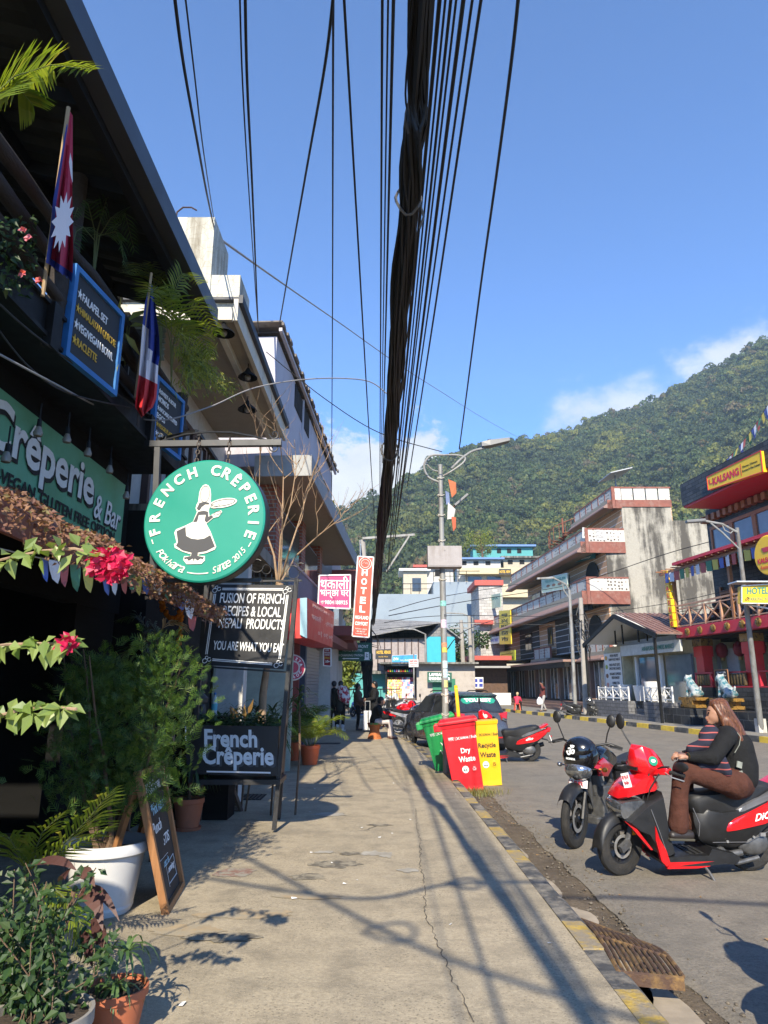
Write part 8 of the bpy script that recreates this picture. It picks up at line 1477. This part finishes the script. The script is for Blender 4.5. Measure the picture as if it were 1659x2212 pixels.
m.build('roof',m_rooft,fmh);m=fb(FM);m.add([(ap[0],-.48,ap[1]-.02),(.7,-.48,3.63),(.7,7,3.63),(ap[0],7,ap[1]-.02),(-7,-.48,3.63),(-7,7,3.63)],[(0,1,2,3),(0,3,5,4)]);m.build('soffit',m_offw,fmh);m=fb(FM);m.bar((ap[0],-.52,ap[1]-.1),(-6.95,-.52,3.55),.06,.2);m.bar((ap[0],-.52,ap[1]-.1),(.75,-.52,3.55),.06,.2)
for u in(-4.9,-4.1,-2.5,-1.7):m.bx(u,u+.06,.3,.36,3.5,3.62+(1-abs(u+3.1)/3.85)*1.1)
for u in(-6.95,.3):m.bx(u,u+.1,-.45,-.35,0,3.6)
m.build('gable_frame',m_black,fmh);FX('shopfront',m_skyglass,[(-4.5,-2.5,1.25,1.35,.8,2.85),(-1.9,.2,1.25,1.35,.8,2.85)]);FX('door_frame',m_offw,[(-2.4,-2.2,1.15,1.3,.78,2.9),(-4.7,-4.55,1.15,1.3,.78,2.9)]);FX('gable_lining',M('pale_lining',(.30,.31,.30),.8),[(-6.2,-.4,1.0,1.1,3.46,3.7)])
m=MB();put_text(m,'ANNAPURNA FARMERS MARKET',wpt(FM,-1.5,.68,3.2),FM[1],Z_,w=2.9,h=.2,bold=.01);m.build('lettering',MATS['hotel_green'],fmh)
for i,s in enumerate(('FRESH FRUITS\nFARM VEGETABLES','FRESH FRUIT JUICE\nSMOOTHIE SHAKES','ORGANIC EXPRESSO\nFRESH BAKERY','BUBBLE TEA\nWAFFLE ICE CREAM','KITCHEN GROCERY\nORGANIC ITEMS')):
 z=2.95-i*.46;flat_sign('shop_sign','white menu panel on the market shop, number %d from the top reading %s'%(i+1,s.split('\n')[0].lower()),[wpt(FM,-7.5,.85,z+.22),wpt(FM,-5.55,.85,z+.22),wpt(FM,-5.55,.85,z-.24),wpt(FM,-7.5,.85,z-.24)],m_offw,[(s,.62,.5,.66,.7,'black_lettering',0),('●',.13,.5,.15,.5,('orange_dot','green_dot','brown_dot','pink_dot','brown_dot')[i],0)],None,.03)if[M(n_,c_,.6)for n_,c_ in(('orange_dot',(.55,.30,.05)),('green_dot',(.30,.36,.06)),('brown_dot',(.20,.09,.04)),('pink_dot',(.55,.25,.2)))]else 0
for u0,u1,l in((-6.5,-3.2,'left white cross braced fence on the market terrace'),(-1.7,.7,'right white cross braced fence on the market terrace')):
 t=thing('terrace_fence',l,'fence',wpt(FM,u0,-.05,.72),group='white terrace fences');m=fb(FM);n=4;w_=(u1-u0)/n
 for z in(.95,1.42):m.bar((u0,-.03,z),(u1,-.03,z),.05)
 for i in range(n):m.bar((u0+i*w_,-.03,.95),(u0+(i+1)*w_,-.03,1.42),.035);m.bar((u0+i*w_,-.028,1.42),(u0+(i+1)*w_,-.028,.95),.035)
 m.build('bracing',m_offw,t)
 for i in range(n+1):m=fb(FM);m.bx(u0+i*w_-.03,u0+i*w_+.03,-.06,0,.82,1.48);m.build('post',m_offw,t)
for i,(u,z,s)in enumerate(((-4.6,.82,1),(-3.0,.78,1),(-1.9,.8,1.2))):c=wpt(FM,u,.5,z);t=thing('tub_chair',('left','middle','right')[i]+' white tub chair on the market terrace','chair',c,group='white tub chairs');m=MB();m.lathe([(0,.05),(.26,.05),(.32,.4),(.36,.75*s),(.30,.72*s),(.26,.42),(0,.40)],c,18);m.build('shell',m_offw,t,smooth=True)
FB_=FR((13.7,42,0),(-.0675,1,0));m_weath=plaster_mat('weathered_wall',(.37,.345,.29),(.055,.05,.044),(.43,.58),.4,st=(1.1,1.1,.13));m_brick2=M('orange_red_band',(.22,.078,.055),.8,var=.2,col2=(.24,.15,.12),lohi=(.5,.7));m_strip=brick_mat('tan_siding',(.40,.24,.14),(.38,.22,.13),(.60,.56,.50),1,40,.36,.8,.02);m_dsid=brick_mat('charcoal_siding',(.035,.034,.034),(.04,.04,.04),(.42,.42,.42),1,40,.42,.8,.025);m_brf=M('brown_tin_eaves',(.26,.16,.13),.7,var=.12)
def balus():
 m,N,L,b=node_mat('white_balustrade');tc=N.new('ShaderNodeTexCoord');v=N.new('ShaderNodeTexVoronoi');v.inputs['Scale'].default_value=4.6;v.inputs['Randomness'].default_value=.35;L.new(tc.outputs['Object'],v.inputs[0]);r=N.new('ShaderNodeMapRange');L.new(v.outputs['Distance'],r.inputs[0]);r.inputs[1].default_value=.24;r.inputs[2].default_value=.32;x=N.new('ShaderNodeMix');x.data_type='RGBA';L.new(r.outputs[0],x.inputs[0]);x.inputs[7].default_value=(.50,.47,.42,1);x.inputs[6].default_value=(.07,.055,.045,1);L.new(x.outputs[2],b.inputs['Base Color']);b.inputs['Roughness'].default_value=.8;return m
m_bal=balus();sh_=thing('shop_house','long four storey shop house with white balustrades, red bands and weathered side wall','building',wpt(FB_,3,-4,0));S_=lambda nm,mt,bs:bxs(nm,mt,bs,FB_,sh_)
m=MB();m.bx(14.9,18.0,42,52,9.8,12.75);m.bx(13.7,18.0,42.002,52,0,9.8);m.bx(18.0,21.0,42.3,52,0,11.6);m.build('side_wall',m_weath,sh_)
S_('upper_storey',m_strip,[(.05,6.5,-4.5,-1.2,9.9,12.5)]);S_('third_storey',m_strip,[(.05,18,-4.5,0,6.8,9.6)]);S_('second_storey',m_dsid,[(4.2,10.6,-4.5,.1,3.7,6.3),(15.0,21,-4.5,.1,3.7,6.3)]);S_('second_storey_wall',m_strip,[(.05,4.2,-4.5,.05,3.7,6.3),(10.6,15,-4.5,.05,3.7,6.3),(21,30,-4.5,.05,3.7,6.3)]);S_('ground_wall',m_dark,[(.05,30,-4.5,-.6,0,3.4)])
m_shopg=M('shop_glass',(.10,.11,.11),.05,var=.8,scale=1.1,spec=.9,col2=(.26,.22,.18),lohi=(.52,.66),scale2=1.6)  # lit shop interior put into the glass colour as paler warm patches
def level(u0,u1,d,zs,zb,zt,bay=1.7,end=True):
 S_('red_band',m_brick2,[(u0,u0+.02,-1.2,d,zs,zb)]if end else[]);S_('slab',m_beige,[(u0+.022,u1,-1.2,d-.02,zs+.25,zb-.002)])
 m=fb(FB_);m.add([(u0,d+.25,zs+.1),(u1,d+.25,zs+.1),(u1,d-.3,zb),(u0,d-.3,zb),(u0,d+.25,zs+.02),(u1,d+.25,zs+.02),(u1,d-.3,zs+.02),(u0,d-.3,zs+.02)],[(0,1,2,3),(4,7,6,5),(0,4,5,1),(0,3,7,4),(1,5,6,2)]);m.build('eaves',m_brf,sh_)
 n=max(1,round((u1-u0)/bay));w_=(u1-u0)/n
 for i in range(n):S_('balustrade',m_bal,[(u0+i*w_+.06,u0+(i+1)*w_-.06,d-.42,d-.34,zb,zt-.1)])
 S_('red_rail',m_brick2,[(u0,u1,d-.45,d-.31,zt-.098,zt)]+[(u0+i*w_-.058,u0+i*w_+.058,d-.44,d-.32,zb,zt-.1)for i in range(n+1)])
 if end:k=max(1,round((d+.9)/1.3));S_('balustrade',m_bal,[(u0-.06,u0+.02,-1.2,d-.46,zb,zt-.1)]);S_('red_rail',m_brick2,[(u0-.08,u0+.04,-1.2,d-.46,zt-.098,zt),(u0-.08,u0+.04,d-.5,d-.3,zs,zt),(u0-.08,u0+.018,-1.2,d-.52,zs,zb-.003)])
level(-.15,30,1.75,6.3,7.1,7.95);level(-.1,18.5,1.6,9.45,10.15,11.0);level(-.1,6.9,-.3,12.3,12.85,13.7,1.1);level(-.1,4.3,.6,3.0,3.55,4.4,1.2);level(10.7,15,.9,3.1,3.55,4.4,1.3,False)
m=MB();m.bx(14.6,18.05,41.93,41.998,12.4,12.85);m.build('red_band',m_brick2,sh_);m=MB()
for i in range(4):m.bx(14.95+i*.78,15.65+i*.78,41.95,42.02,12.852,13.6)
m.build('balustrade',m_bal,sh_);m=MB();m.bx(14.6,18.06,41.92,42.04,13.602,13.7);m.build('red_rail',m_brick2,sh_)
S_('street_eaves',m_brf,[(4.35,30,-.5,1.7,3.05,3.2)]);S_('black_fascia',m_black,[(4.36,30,1.3,1.6,2.7,3.046),(.2,30,1.0,1.3,6.0,6.32)])
for u0,u1,z0,z1,d in((8.6,11.2,7.9,9.0,0),(12.4,13.4,7.5,9.1,0),(14,16.6,7.9,9.0,0),(6.9,8.2,7.4,9.2,0),(6.2,7.4,4.5,5.9,.1),(17,19,4.4,5.9,.1),(11.4,12.6,4.5,5.9,.05),(3.2,4.0,10.7,11.8,-1.2)):m=fb(FB_);m.bx(u0,u1,d,d+.06,z0,z1);w_=m.build('window',m_brown,sh_);m=fb(FB_);m.bx(u0+.12,(u0+u1)/2-.05,d+.062,d+.08,z0+.12,z1-.12);m.bx((u0+u1)/2+.05,u1-.12,d+.062,d+.08,z0+.12,z1-.12);m.build('pane',m_glass,w_)
for u,z0,z1 in((1.2,7.1,9.3),(1.3,3.6,5.9)):
 m=fb(FB_);m.prism([(u,z0),(u+2.3,z0)]+[(u+1.15+1.15*math.cos(PI*i/14),z1-1+math.sin(PI*i/14))for i in range(15)],.06,.11);m.build('arch_opening',m_dark,sh_)
for i in range(8):u=.6+i*3.1;m=fb(FB_);m.bx(u,u+2.6,.0,.06,.6,2.95);w_=m.build('shop_window',m_shopg,sh_);m=fb(FB_);[m.bx(u+k*.86,u+k*.86+.07,.062,.1,.6,2.95)for k in range(4)];m.build('frame',m_offw,w_)
S_('shop_column',M('brown_stone',(.17,.11,.085),.8,var=.2),[(.1+i*3.1,.5+i*3.1,-.1,.35,.05,3.0)for i in range(10)]);S_('steps',M('brown_stone_steps',(.19,.12,.095),.8,var=.2),[(1,28,1.7,2.2,0,.16),(1,28,1.2,1.7,0,.32),(1,28,-.5,1.2,0,.5)])
st3=thing('spiral_stair','rusty spiral stair rising to the roof terrace of the shop house','stair',wpt(FB_,8.5,.2,10.2));c=wpt(FB_,8.6,-.3,10.15);m=MB();m.cyl(c,c+V((0,0,3.6)),.07,n=8)
for i in range(14):a=i*.42;m.bar(c+V((0,0,.18*i+.1)),c+V((1.1*math.cos(a),1.1*math.sin(a),.18*i+.1)),.25,.04);m.bar(c+V((1.1*math.cos(a),1.1*math.sin(a),.18*i+.1)),c+V((1.1*math.cos(a),1.1*math.sin(a),.18*i+1.1)),.03)
m.tube([c+V((1.1*math.cos(i*.42),1.1*math.sin(i*.42),.18*i+1.1))for i in range(14)],.03,5);m.build('stair',M('rust_red',(.20,.07,.04),.8),st3)
sp_=thing('solar_panel','tilted solar panel on the roof of the shop house','solar panel',wpt(FB_,1,-1.2,13.7));a=wpt(FB_,.6,-.6,14.9);m=MB();m.frame(a,FB_[1]);m.box((.6,-.9,0),(2.2,1.5,.06),(-.25,0,0));m.build('panel',M('panel_back',(.42,.43,.44),.5),sp_);m=MB().frame(a,FB_[1]);m.bar((.6,-.9,0),(.6,-.9,-2),.08);m.build('stand',m_galv,sp_)
def bsign(nm,lab_,px_,d,mat,lines,F=FB_,fr_=None):flat_sign(nm,lab_,corners(F,d,px_),mat,lines,fr_,.08)
M('olive_letters',(.10,.09,.02),.6);M('blue_letters',(.02,.04,.30),.6);M('pale_green_vinyl',(.40,.50,.38),.6,var=.2,scale=1.5);M('spa_teal',(.012,.17,.20),.5);M('pale_vinyl',(.48,.47,.46),.6);M('grey_letters',(.22,.21,.20),.6)
bsign('vertical_shop_sign','tall yellow vertical sign with black chinese characters on the shop house',((1078,1319),(1102,1318),(1104,1391),(1079,1392)),1.9,m_yv,[('▭',.5,.13,.5,.06,'black_lettering',.05)]+[(c,.5,v,.62,.13,'black_lettering',.02)for c,v in zip('兴旺超市',(.31,.49,.67,.85))])
bsign('trek_sign','pale sign with blue letters of the trek agency left of the yellow vertical sign',((1043,1378),(1078,1374),(1079,1389),(1043,1394)),1.85,MATS['pale_vinyl'],[('WANDERER NEPAL TREKS',.5,.5,.85,.4,'blue_letters',.02)])
bsign('yellow_banner','yellow green banner with dark chinese letters below the vertical sign',((1080,1408),(1112,1404),(1112,1426),(1080,1430)),1.75,M('lime_vinyl',(.42,.46,.03),.6),[('超市 SUPERMARKET',.5,.28,.8,.14,'olive_letters',.02),('兴旺 24H',.5,.65,.8,.3,'olive_letters',.02)])
bsign('spa_sign','teal spa and beauty parlour sign under the upper balcony',((1217,1201),(1284,1187),(1284,1206),(1217,1221)),.3,MATS['spa_teal'],[('TOUCH BY ANGEL SPA',.5,.33,.85,.36,LW,.02),('& Beauty Parlour',.5,.75,.8,.3,LW,.02)])
bsign('green_spa_banner','larger pale green spa banner on the middle balcony of the shop house',((1170,1250),(1225,1238),(1225,1271),(1171,1281)),1.6,MATS['pale_green_vinyl'],[('TOUCH BY ANGEL SPA',.55,.28,.8,.18,'hotel_green',.02),('● ● ●',.5,.6,.6,.18,'brown_dot',0)],fr_=m_alu)
bsign('small_green_banner','smaller pale green banner at the far left of the middle balcony',((1057,1286),(1081,1281),(1081,1311),(1057,1316)),1.6,MATS['pale_green_vinyl'],[('SPA',.5,.3,.6,.2,'hotel_green',.02)])
flat_sign('tattoo_sign','pale tattoo and piercing studio sign on the upper terrace end',corners(FR((13.7,41.8,0),(1,0,0)),0,((1258,1139),(1307,1146),(1307,1167),(1258,1162))),MATS['pale_vinyl'],[("NEWEX'S TATTOO",.5,.3,.85,.28,'grey_letters',.02),('& PIERCING STUDIO',.5,.68,.9,.28,'grey_letters',.02)],None,.05)
for i,(X,Y0,Y1,r,lab_)in enumerate(((1236,1275,1512,.09,'galvanised street lamp pole with curved arm before the shop house'),(1258,1292,1505,.13,'concrete pole hung with cable coils before the shop house'))):
 b_=PZ(X*1.8083,39.5+i);t_=gy(X-(6,4)[i],Y0,39.5+i);t=thing('utility_pole',lab_,'pole',b_);m=MB();m.tube([b_,t_],[r*1.2,r],10);m.build('shaft',(m_galv,m_conc)[i],t,smooth=True);m=MB()
 if i==0:m.tube([t_,gy(1222,1262,39.5),gy(1195,1248,39.5)],.05,6);m.bar(gy(1196,1248,39.5),gy(1160,1250,39.5),.2,.1);m.tube([gy(1228,1290,39.5),gy(1218,1275,39.5),gy(1215,1262,39.5)],.04,6);m.build('lamp_arm',m_galv,t,smooth=True)
 else:
  for k in range(14):a=random.uniform(0,6);m.tube([t_+V((.2*math.cos(a),.2*math.sin(a),-.5-k*.16)),t_+V((.4*math.cos(a),.4*math.sin(a),-1-k*.16)),t_+V((.25*math.cos(a+1),.2*math.sin(a),-1.5-k*.16))],.03,5)
  m.build('cable_coils',m_wire,t)
FC=FR((0,52,0),(1,0,0));m_bluew=M('blue_grey_wall',(.25,.30,.34),.85,var=.06,scale=.4,col2=(.20,.24,.28),lohi=(.5,.7),scale2=.2);m_cyan=M('cyan_tarpaulin',(.02,.34,.42),.5,var=.06);m_slater=brick_mat('grey_shingles',(.13,.13,.13),(.17,.165,.16),(.07,.07,.07),1,.5,.22,.8);m_stone=brick_mat('grey_stone',(.24,.23,.22),(.34,.33,.31),(.13,.13,.12),1,.55,.28,.9);m_tealw=M('teal_wall',(.07,.30,.30),.7);m_blueroof=M('blue_tin_roof',(.10,.20,.42),.5);m_ochre=M('cream_wall',(.42,.37,.28),.8);m_rroof=M('red_band_paint',(.42,.07,.05),.6)
def house(label,loc,parts,nm='house'):
 t=thing(nm,label,'house',loc)
 for n_,mt,bs in parts:
  m=MB()
  for b in bs:m.bx(*b)
  m.build(n_,mt,t)
 return t
bw=house('tall windowless blue grey building closing the end of the street',(4,76,0),[('wall',m_bluew,[(-1.6,10.5,75,85,0,11.2),(5.4,10.5,75.5,85,11.2,12.6)]),('penthouse',m_ochre,[(2.2,4.9,78,82,11.2,14.2)]),('slab',m_offw,[(1.7,5.3,77.5,82.5,14.2,14.45)]),('window',m_glass,[(3.2,4.2,77.95,78,11.9,13.4)])])
m=MB()
for x0,x1,z in((-1.6,5.3,11.2),(5.4,10.5,12.6)):
 for i in range(int((x1-x0)/.9)):m.bx(x0+i*.9,x0+i*.9+.06,75.1,75.16,z,z+1.1)
 m.bx(x0,x1,75.1,75.16,z+1.1,z+1.17);m.bx(x0,x1,75.1,75.16,z+.55,z+.6)
m.build('roof_railing',m_black,bw)
hv=house('two storey house with grey shingle roof and cyan tarpaulin on its gable',(1.6,52,0),[('wall',M('weathered_pale_boards',(.30,.26,.25),.8,var=.2),[(-1.6,3.0,52,58,2.6,5.0)]),('lower_wall',m_tealw,[(-2.5,2.0,52.2,58,0,2.4)]),('tarpaulin',m_cyan,[(3.0,5.25,51.9,52.1,2.5,5.05)]),('gable_wall',m_bluew,[(3.0,5.25,52.1,58,0,5.05)]),('posts',m_brown,[(-1.5+i*.5,-1.42+i*.5,51.93,51.99,2.6,4.9)for i in range(10)]),('awning',m_mossy,[(-1.6,3.0,50.9,52,2.35,2.55)])])
m=MB();m.add([(-1.9,51.6,4.9),(3.0,51.6,4.95),(4.1,51.6,6.0),(-1.9,55,6.6),(4.1,58,6.0),(3.0,58,4.95),(-1.9,51.6,5.0),(3.0,51.6,5.05),(4.1,51.6,6.1),(-1.9,55,6.7),(4.1,58,6.1)],[(0,1,2,3),(6,9,8,7),(0,6,7,1),(1,7,8,2),(2,8,9,3),(3,9,10,4),(2,4,10,8)]);m.add([(4.1,51.6,6.0),(5.7,51.6,4.8),(5.7,58,4.8),(4.1,58,6.0),(4.1,51.6,6.1),(5.7,51.6,4.9),(5.7,58,4.9),(4.1,58,6.1)],[(3,2,1,0),(4,5,6,7),(0,1,5,4),(1,2,6,5)]);m.add([(3.0,51.95,5.05),(5.25,51.95,5.05),(4.1,51.95,5.95),(3.0,52.05,5.05),(5.25,52.05,5.05),(4.1,52.05,5.95)],[(0,1,2),(5,4,3)]);m.build('roof',m_slater,hv)
sg=lambda nm,lab_,l,y,mt,lines,f=None:flat_sign(nm,lab_,CY(l,y),mt,lines,f,.06)
sg('hotel_board','black board with yellow hotel name below the shingle roof',((811,1403),(845,1402),(845,1424),(811,1424)),50.6,m_bsign,[('HOTEL VENUS',.52,.3,.9,.34,'yellow_lettering',.04),('Lakeside, Pokhara',.5,.75,.6,.16,'yellow_lettering',0)])
sg('blue_hoarding','bright blue hoarding above the snack stall',((847,1416),(901,1414),(900,1437),(846,1438)),50.2,M('sky_blue_vinyl',(.03,.27,.60),.5),[('ZVN',.15,.35,.2,.25,LW,.02),('TOURS & TRAVELS',.5,.5,.36,.16,LW,0)],m_alu)
sg('pole_sign','small pale square sign with red nepali words on a pole',((883,1424),(904,1424),(904,1441),(883,1441)),49,MATS['pale_vinyl'],[('सहरे चोक',.5,.25,.8,.28,'plate_red',.02),('SAHARE CHOWK',.5,.55,.8,.16,'plate_red',0),('पोखरा-६',.5,.82,.6,.14,'plate_red',0)])
a_=gy(894,1441,49.05);m=MB();m.cyl((a_.x,49.1,0),(a_.x,49.1,a_.z+.9),.05,n=8);tag(m.build('sign_pole',m_galv),'thin pole carrying the pale square sign beside the snack stall','pole')
sg('direction_board','green direction board with white words and arrow on the white wall',((923,1451),(976,1453),(976,1474),(923,1474)),49.4,m_greenv,[('LAMSAL',.35,.25,.55,.3,LW,.04),('→',.86,.25,.16,.25,LW,.08),('BHANSAGHAR',.5,.62,.86,.3,LW,.04),('Traditional Jewelry',.45,.88,.7,.1,LW,0)])
house('low white walled building behind the green direction board',(4,50,0),[('wall',M('pinkish_plaster',(.38,.34,.30),.85,var=.12,col2=(.24,.2,.17),lohi=(.52,.7)),[(2.3,6.4,50,54,0,3.0)]),('roof',m_mossy,[(-.3,6.6,49.3,54,3.0,3.12)]),('door',M('green_door',(.02,.16,.09),.5),[(3.4,5.0,49.9,49.99,0,2.0)])],'low_building')
sk=thing('snack_stall','open stall stacked with colourful snack packets','stall',(1.4,50.6,0));m=MB();m.bx(.2,2.25,51.4,51.5,.3,2.9);m.bx(.1,.2,50,51.5,.3,2.9);m.build('back',m_dark,sk);random.seed(6);K_=[M('packet_%s'%n_,c_,.4)for n_,c_ in(('red',(.50,.04,.03)),('yellow',(.62,.42,.03)),('green',(.10,.35,.06)),('blue',(.06,.16,.45)),('pink',(.50,.14,.25)),('white',(.55,.55,.52)),('orange',(.58,.20,.02)))];m=MB()
for r_ in range(9):
 for c_ in range(17):m.cur=random.choice((0,1,2,6,1,0)if c_<9 else(5,3,4,5,0));m.box((.3+c_*.115,50.3+r_*.07,.75+r_*.16),(.11,.05,.15),(-.3,0,random.uniform(-.15,.15)))
struct(m.build('packets',K_,sk),'stuff');m=MB();m.bx(.2,2.25,50.1,51.3,.3,.68);m.build('counter',m_wood2,sk);m=MB()
for i in range(13):m.cur=i%7;m.ball((.3+i*.15,50,2.55),.075,7,5,(.8,.6,1.3))
m.build('hanging_packets',K_,sk)
house('rough stone wall along the roadside under the snack stall',(2,49,0),[('stones',m_stone,[(-.8,6,48.9,49.2,-.2,.55)])],'stone_wall')
house('row of small cafes with red roof edge and white awning beside the shop house',(7.6,60,0),[('wall',M('cafe_interior',(.10,.055,.035),.8,var=.4),[(6.8,10.4,60,66,0,3.6)]),('roof_band',m_rroof,[(7.0,10.6,58.6,66,3.6,3.95),(8.6,10.4,66.1,67,7.2,7.6)]),('awning',m_greyc,[(7.0,10.4,58.2,59.9,2.95,3.1)]),('counter',m_offw,[(7.3,10.4,58.6,58.9,0,.95)]),('stone_tower',m_stone,[(9.2,11.5,67,73,0,11)]),('tower_band',m_rroof,[(8.8,11.6,66.8,73,11,11.5)])],'cafe_row')
sg('photo_menu','white menu board with blue squares of food pictures',((1006,1463),(1044,1463),(1044,1487),(1006,1487)),58.4,m_offw,[('■ ■',.72,.3,.5,.3,'blue_letters',.05),('■ ■',.72,.72,.5,.3,'blue_letters',.05),('●',.25,.5,.3,.55,'orange_dot',0)])
sg('small_yellow_board','small yellow board with dark letters above the cafe counter',((991,1440),(1014,1440),(1014,1452),(991,1452)),58,m_kyv,[('Momo 19',.5,.5,.8,.5,'black_lettering',.02)])
house('cream hotel block with balconies behind the shop house',(13,90,0),[('wall',m_ochre,[(10.6,19,90,98,0,16.2)]),('balcony',M('pale_yellow_band',(.50,.42,.26),.7),[(9.8,19,88.8,90,12.6,13.6),(9.8,19,88.8,90,15.6,16.4)]),('dark_windows',m_glass,[(11,12.8,89.9,89.99,13.7,15.4),(13.5,15.3,89.9,89.99,13.7,15.4)])],'hotel_block')
sg('roof_board','black roof board with yellow hotel letters on the cream block',((1078,1229),(1104,1229),(1104,1241),(1078,1241)),88.5,m_bsign,[('HOTEL VIEW',.5,.5,.9,.5,'yellow_lettering',.04)])
def hill_house(X,Y0,Y1,w,y,wallm,roofm,label):
 a=gy(X,Y1,y);b=gy(X,Y0,y);H=b.z-a.z;house(label,a,[('wall',wallm,[(a.x,a.x+w,y,y+5,a.z-6,b.z-H*.2)]),('roof',roofm,[(a.x-.6,a.x+w+.6,y-1,y+6,b.z-H*.2,b.z)]),('windows',m_dark,[(a.x+.8+i*2.2,a.x+1.7+i*2.2,y-.08,y-.01,a.z+.3,b.z-H*.35)for i in range(int(w/2.3))])],'hill_house')
hill_house(1022,1178,1198,13,148,m_tealw,m_blueroof,'long turquoise house with blue tin roof on the slope');hill_house(988,1206,1224,8,126,m_whitew,m_blueroof,'small shed with blue tin roof below the turquoise house');hill_house(1088,1203,1222,9,128,m_ochre,m_mossy,'cream house half hidden behind the shop house on the slope');hill_house(900,1222,1248,6,112,m_whitew,m_rroof,'pale house with red roof above the blue grey building')
def tree_(label,c,h,r,lm,seed,trunk=.25):
 random.seed(seed);t=thing('leafy_tree',label,'tree',c);m=MB();c=V(c);m.tube([c,c+V((.1,0,h*.35)),c+V((-.1,0,h*.75))],[trunk,trunk*.8,trunk*.35],8)
 L_=[c+V((random.gauss(0,r*.45),random.gauss(0,r*.45),h*random.uniform(.45,.95)))for i in range(11)]
 for q in L_:m.tube([c+V((0,0,h*.4)),q],[trunk*.4,.03],5)
 m.build('trunk',m_dbark,t);f=MB()
 for q in L_:
  for k in range(170):o=V((random.gauss(0,1),random.gauss(0,1),random.gauss(0,.8)));o=o.normalized()*r*.42*random.random()**.35;f.leaf(q+o,(random.gauss(0,1),random.gauss(0,1),random.gauss(-.2,.6)),o+V((0,0,.6)),random.uniform(.2,.38),random.uniform(.14,.24),.1)
 f.build('crown',lm,t)
tree_('bushy green tree between the cyan house and the concrete poles',(6.9,63,0),6.6,2.2,m_shr,4);tree_('sunlit yellow green bush below the turquoise house',(19,132,24),7,3.4,m_bamb,8);tree_('sparse tree growing at the left lane behind the cable pole',(-2.6,44,0),3.6,1.5,m_bamb,9);tree_('dense tree at the end of the left lane',(-4.2,62,0),7,2.6,m_shr,12);tree_('small tree rising behind the weathered wall',(20.6,56,8),8.2,1.8,m_shr,15)
for X,Y0,y,r,lab_ in((1000,1300,54,.17,'left of two pale concrete power poles at the end of the street'),(1017,1290,56,.17,'right of two pale concrete power poles at the end of the street')):b_=PZ((X+2)*1.8083,y);q_=gy(X-4,Y0+40,y);m=MB();m.tube([b_,q_],[r*1.2,r*.8],8);t=thing('utility_pole',lab_,'pole',b_);m.build('shaft',m_conc,t);m=MB();m.bar(q_+V((-.9,0,-.6)),q_+V((.9,0,-.6)),.1);m.build('cross_arm',m_galv,t)
for X,y,lab_ in((921,51,'thin street lamp in front of the cyan tarpaulin'),(1023,57,'thin street lamp with curved arm before the stone tower')):b_=PZ(X*1.8083,y);q_=gy(X-2,1370 if X<1000 else 1335,y);m=MB();m.tube([b_,q_,q_+V((-.8,0,.35)),q_+V((-1.8,0,.4))],[.09,.07,.06,.06],8);t=thing('street_lamp',lab_,'street lamp',b_);m.build('shaft',m_galv,t);m=MB();m.bar(q_+V((-1.8,0,.4)),q_+V((-2.5,0,.42)),.22,.1);m.build('lamp_head',m_galv,t)
fn=thing('lane_fence','black iron railing along the side lane behind the cable pole','fence',(-2.5,40,0));m=MB();[m.bx(-5+i*.3,-4.96+i*.3,40,40.04,0,1.3)for i in range(20)];m.bx(-5,.9,39.99,40.05,1.3,1.36);m.bx(-5,.9,39.99,40.05,.3,.34);m.build('bars',m_black,fn)
house('pale house with dark openings at the end of the side lane',(-7,50,0),[('wall',m_whitew,[(-14,-3.1,50,56,0,6.5)]),('openings',m_dark,[(-5.2,-4.2,49.9,49.99,.2,2.4),(-3.9,-3.4,49.9,49.99,3,5)])],'lane_house')
m=MB();m.bx(-700,900,-60,900,-1.5,420);hz=struct(m.build('haze',bpy.data.materials.new('haze_air')),'stuff');hm=hz.data.materials[0];hm.use_nodes=True;hm.node_tree.nodes.clear();pv=hm.node_tree.nodes.new('ShaderNodeVolumePrincipled');pv.inputs['Color'].default_value=(.62,.83,1,1);pv.inputs['Density'].default_value=.0003;pv.inputs['Anisotropy'].default_value=0.;ho=hm.node_tree.nodes.new('ShaderNodeOutputMaterial');hm.node_tree.links.new(pv.outputs[0],ho.inputs['Volume'])
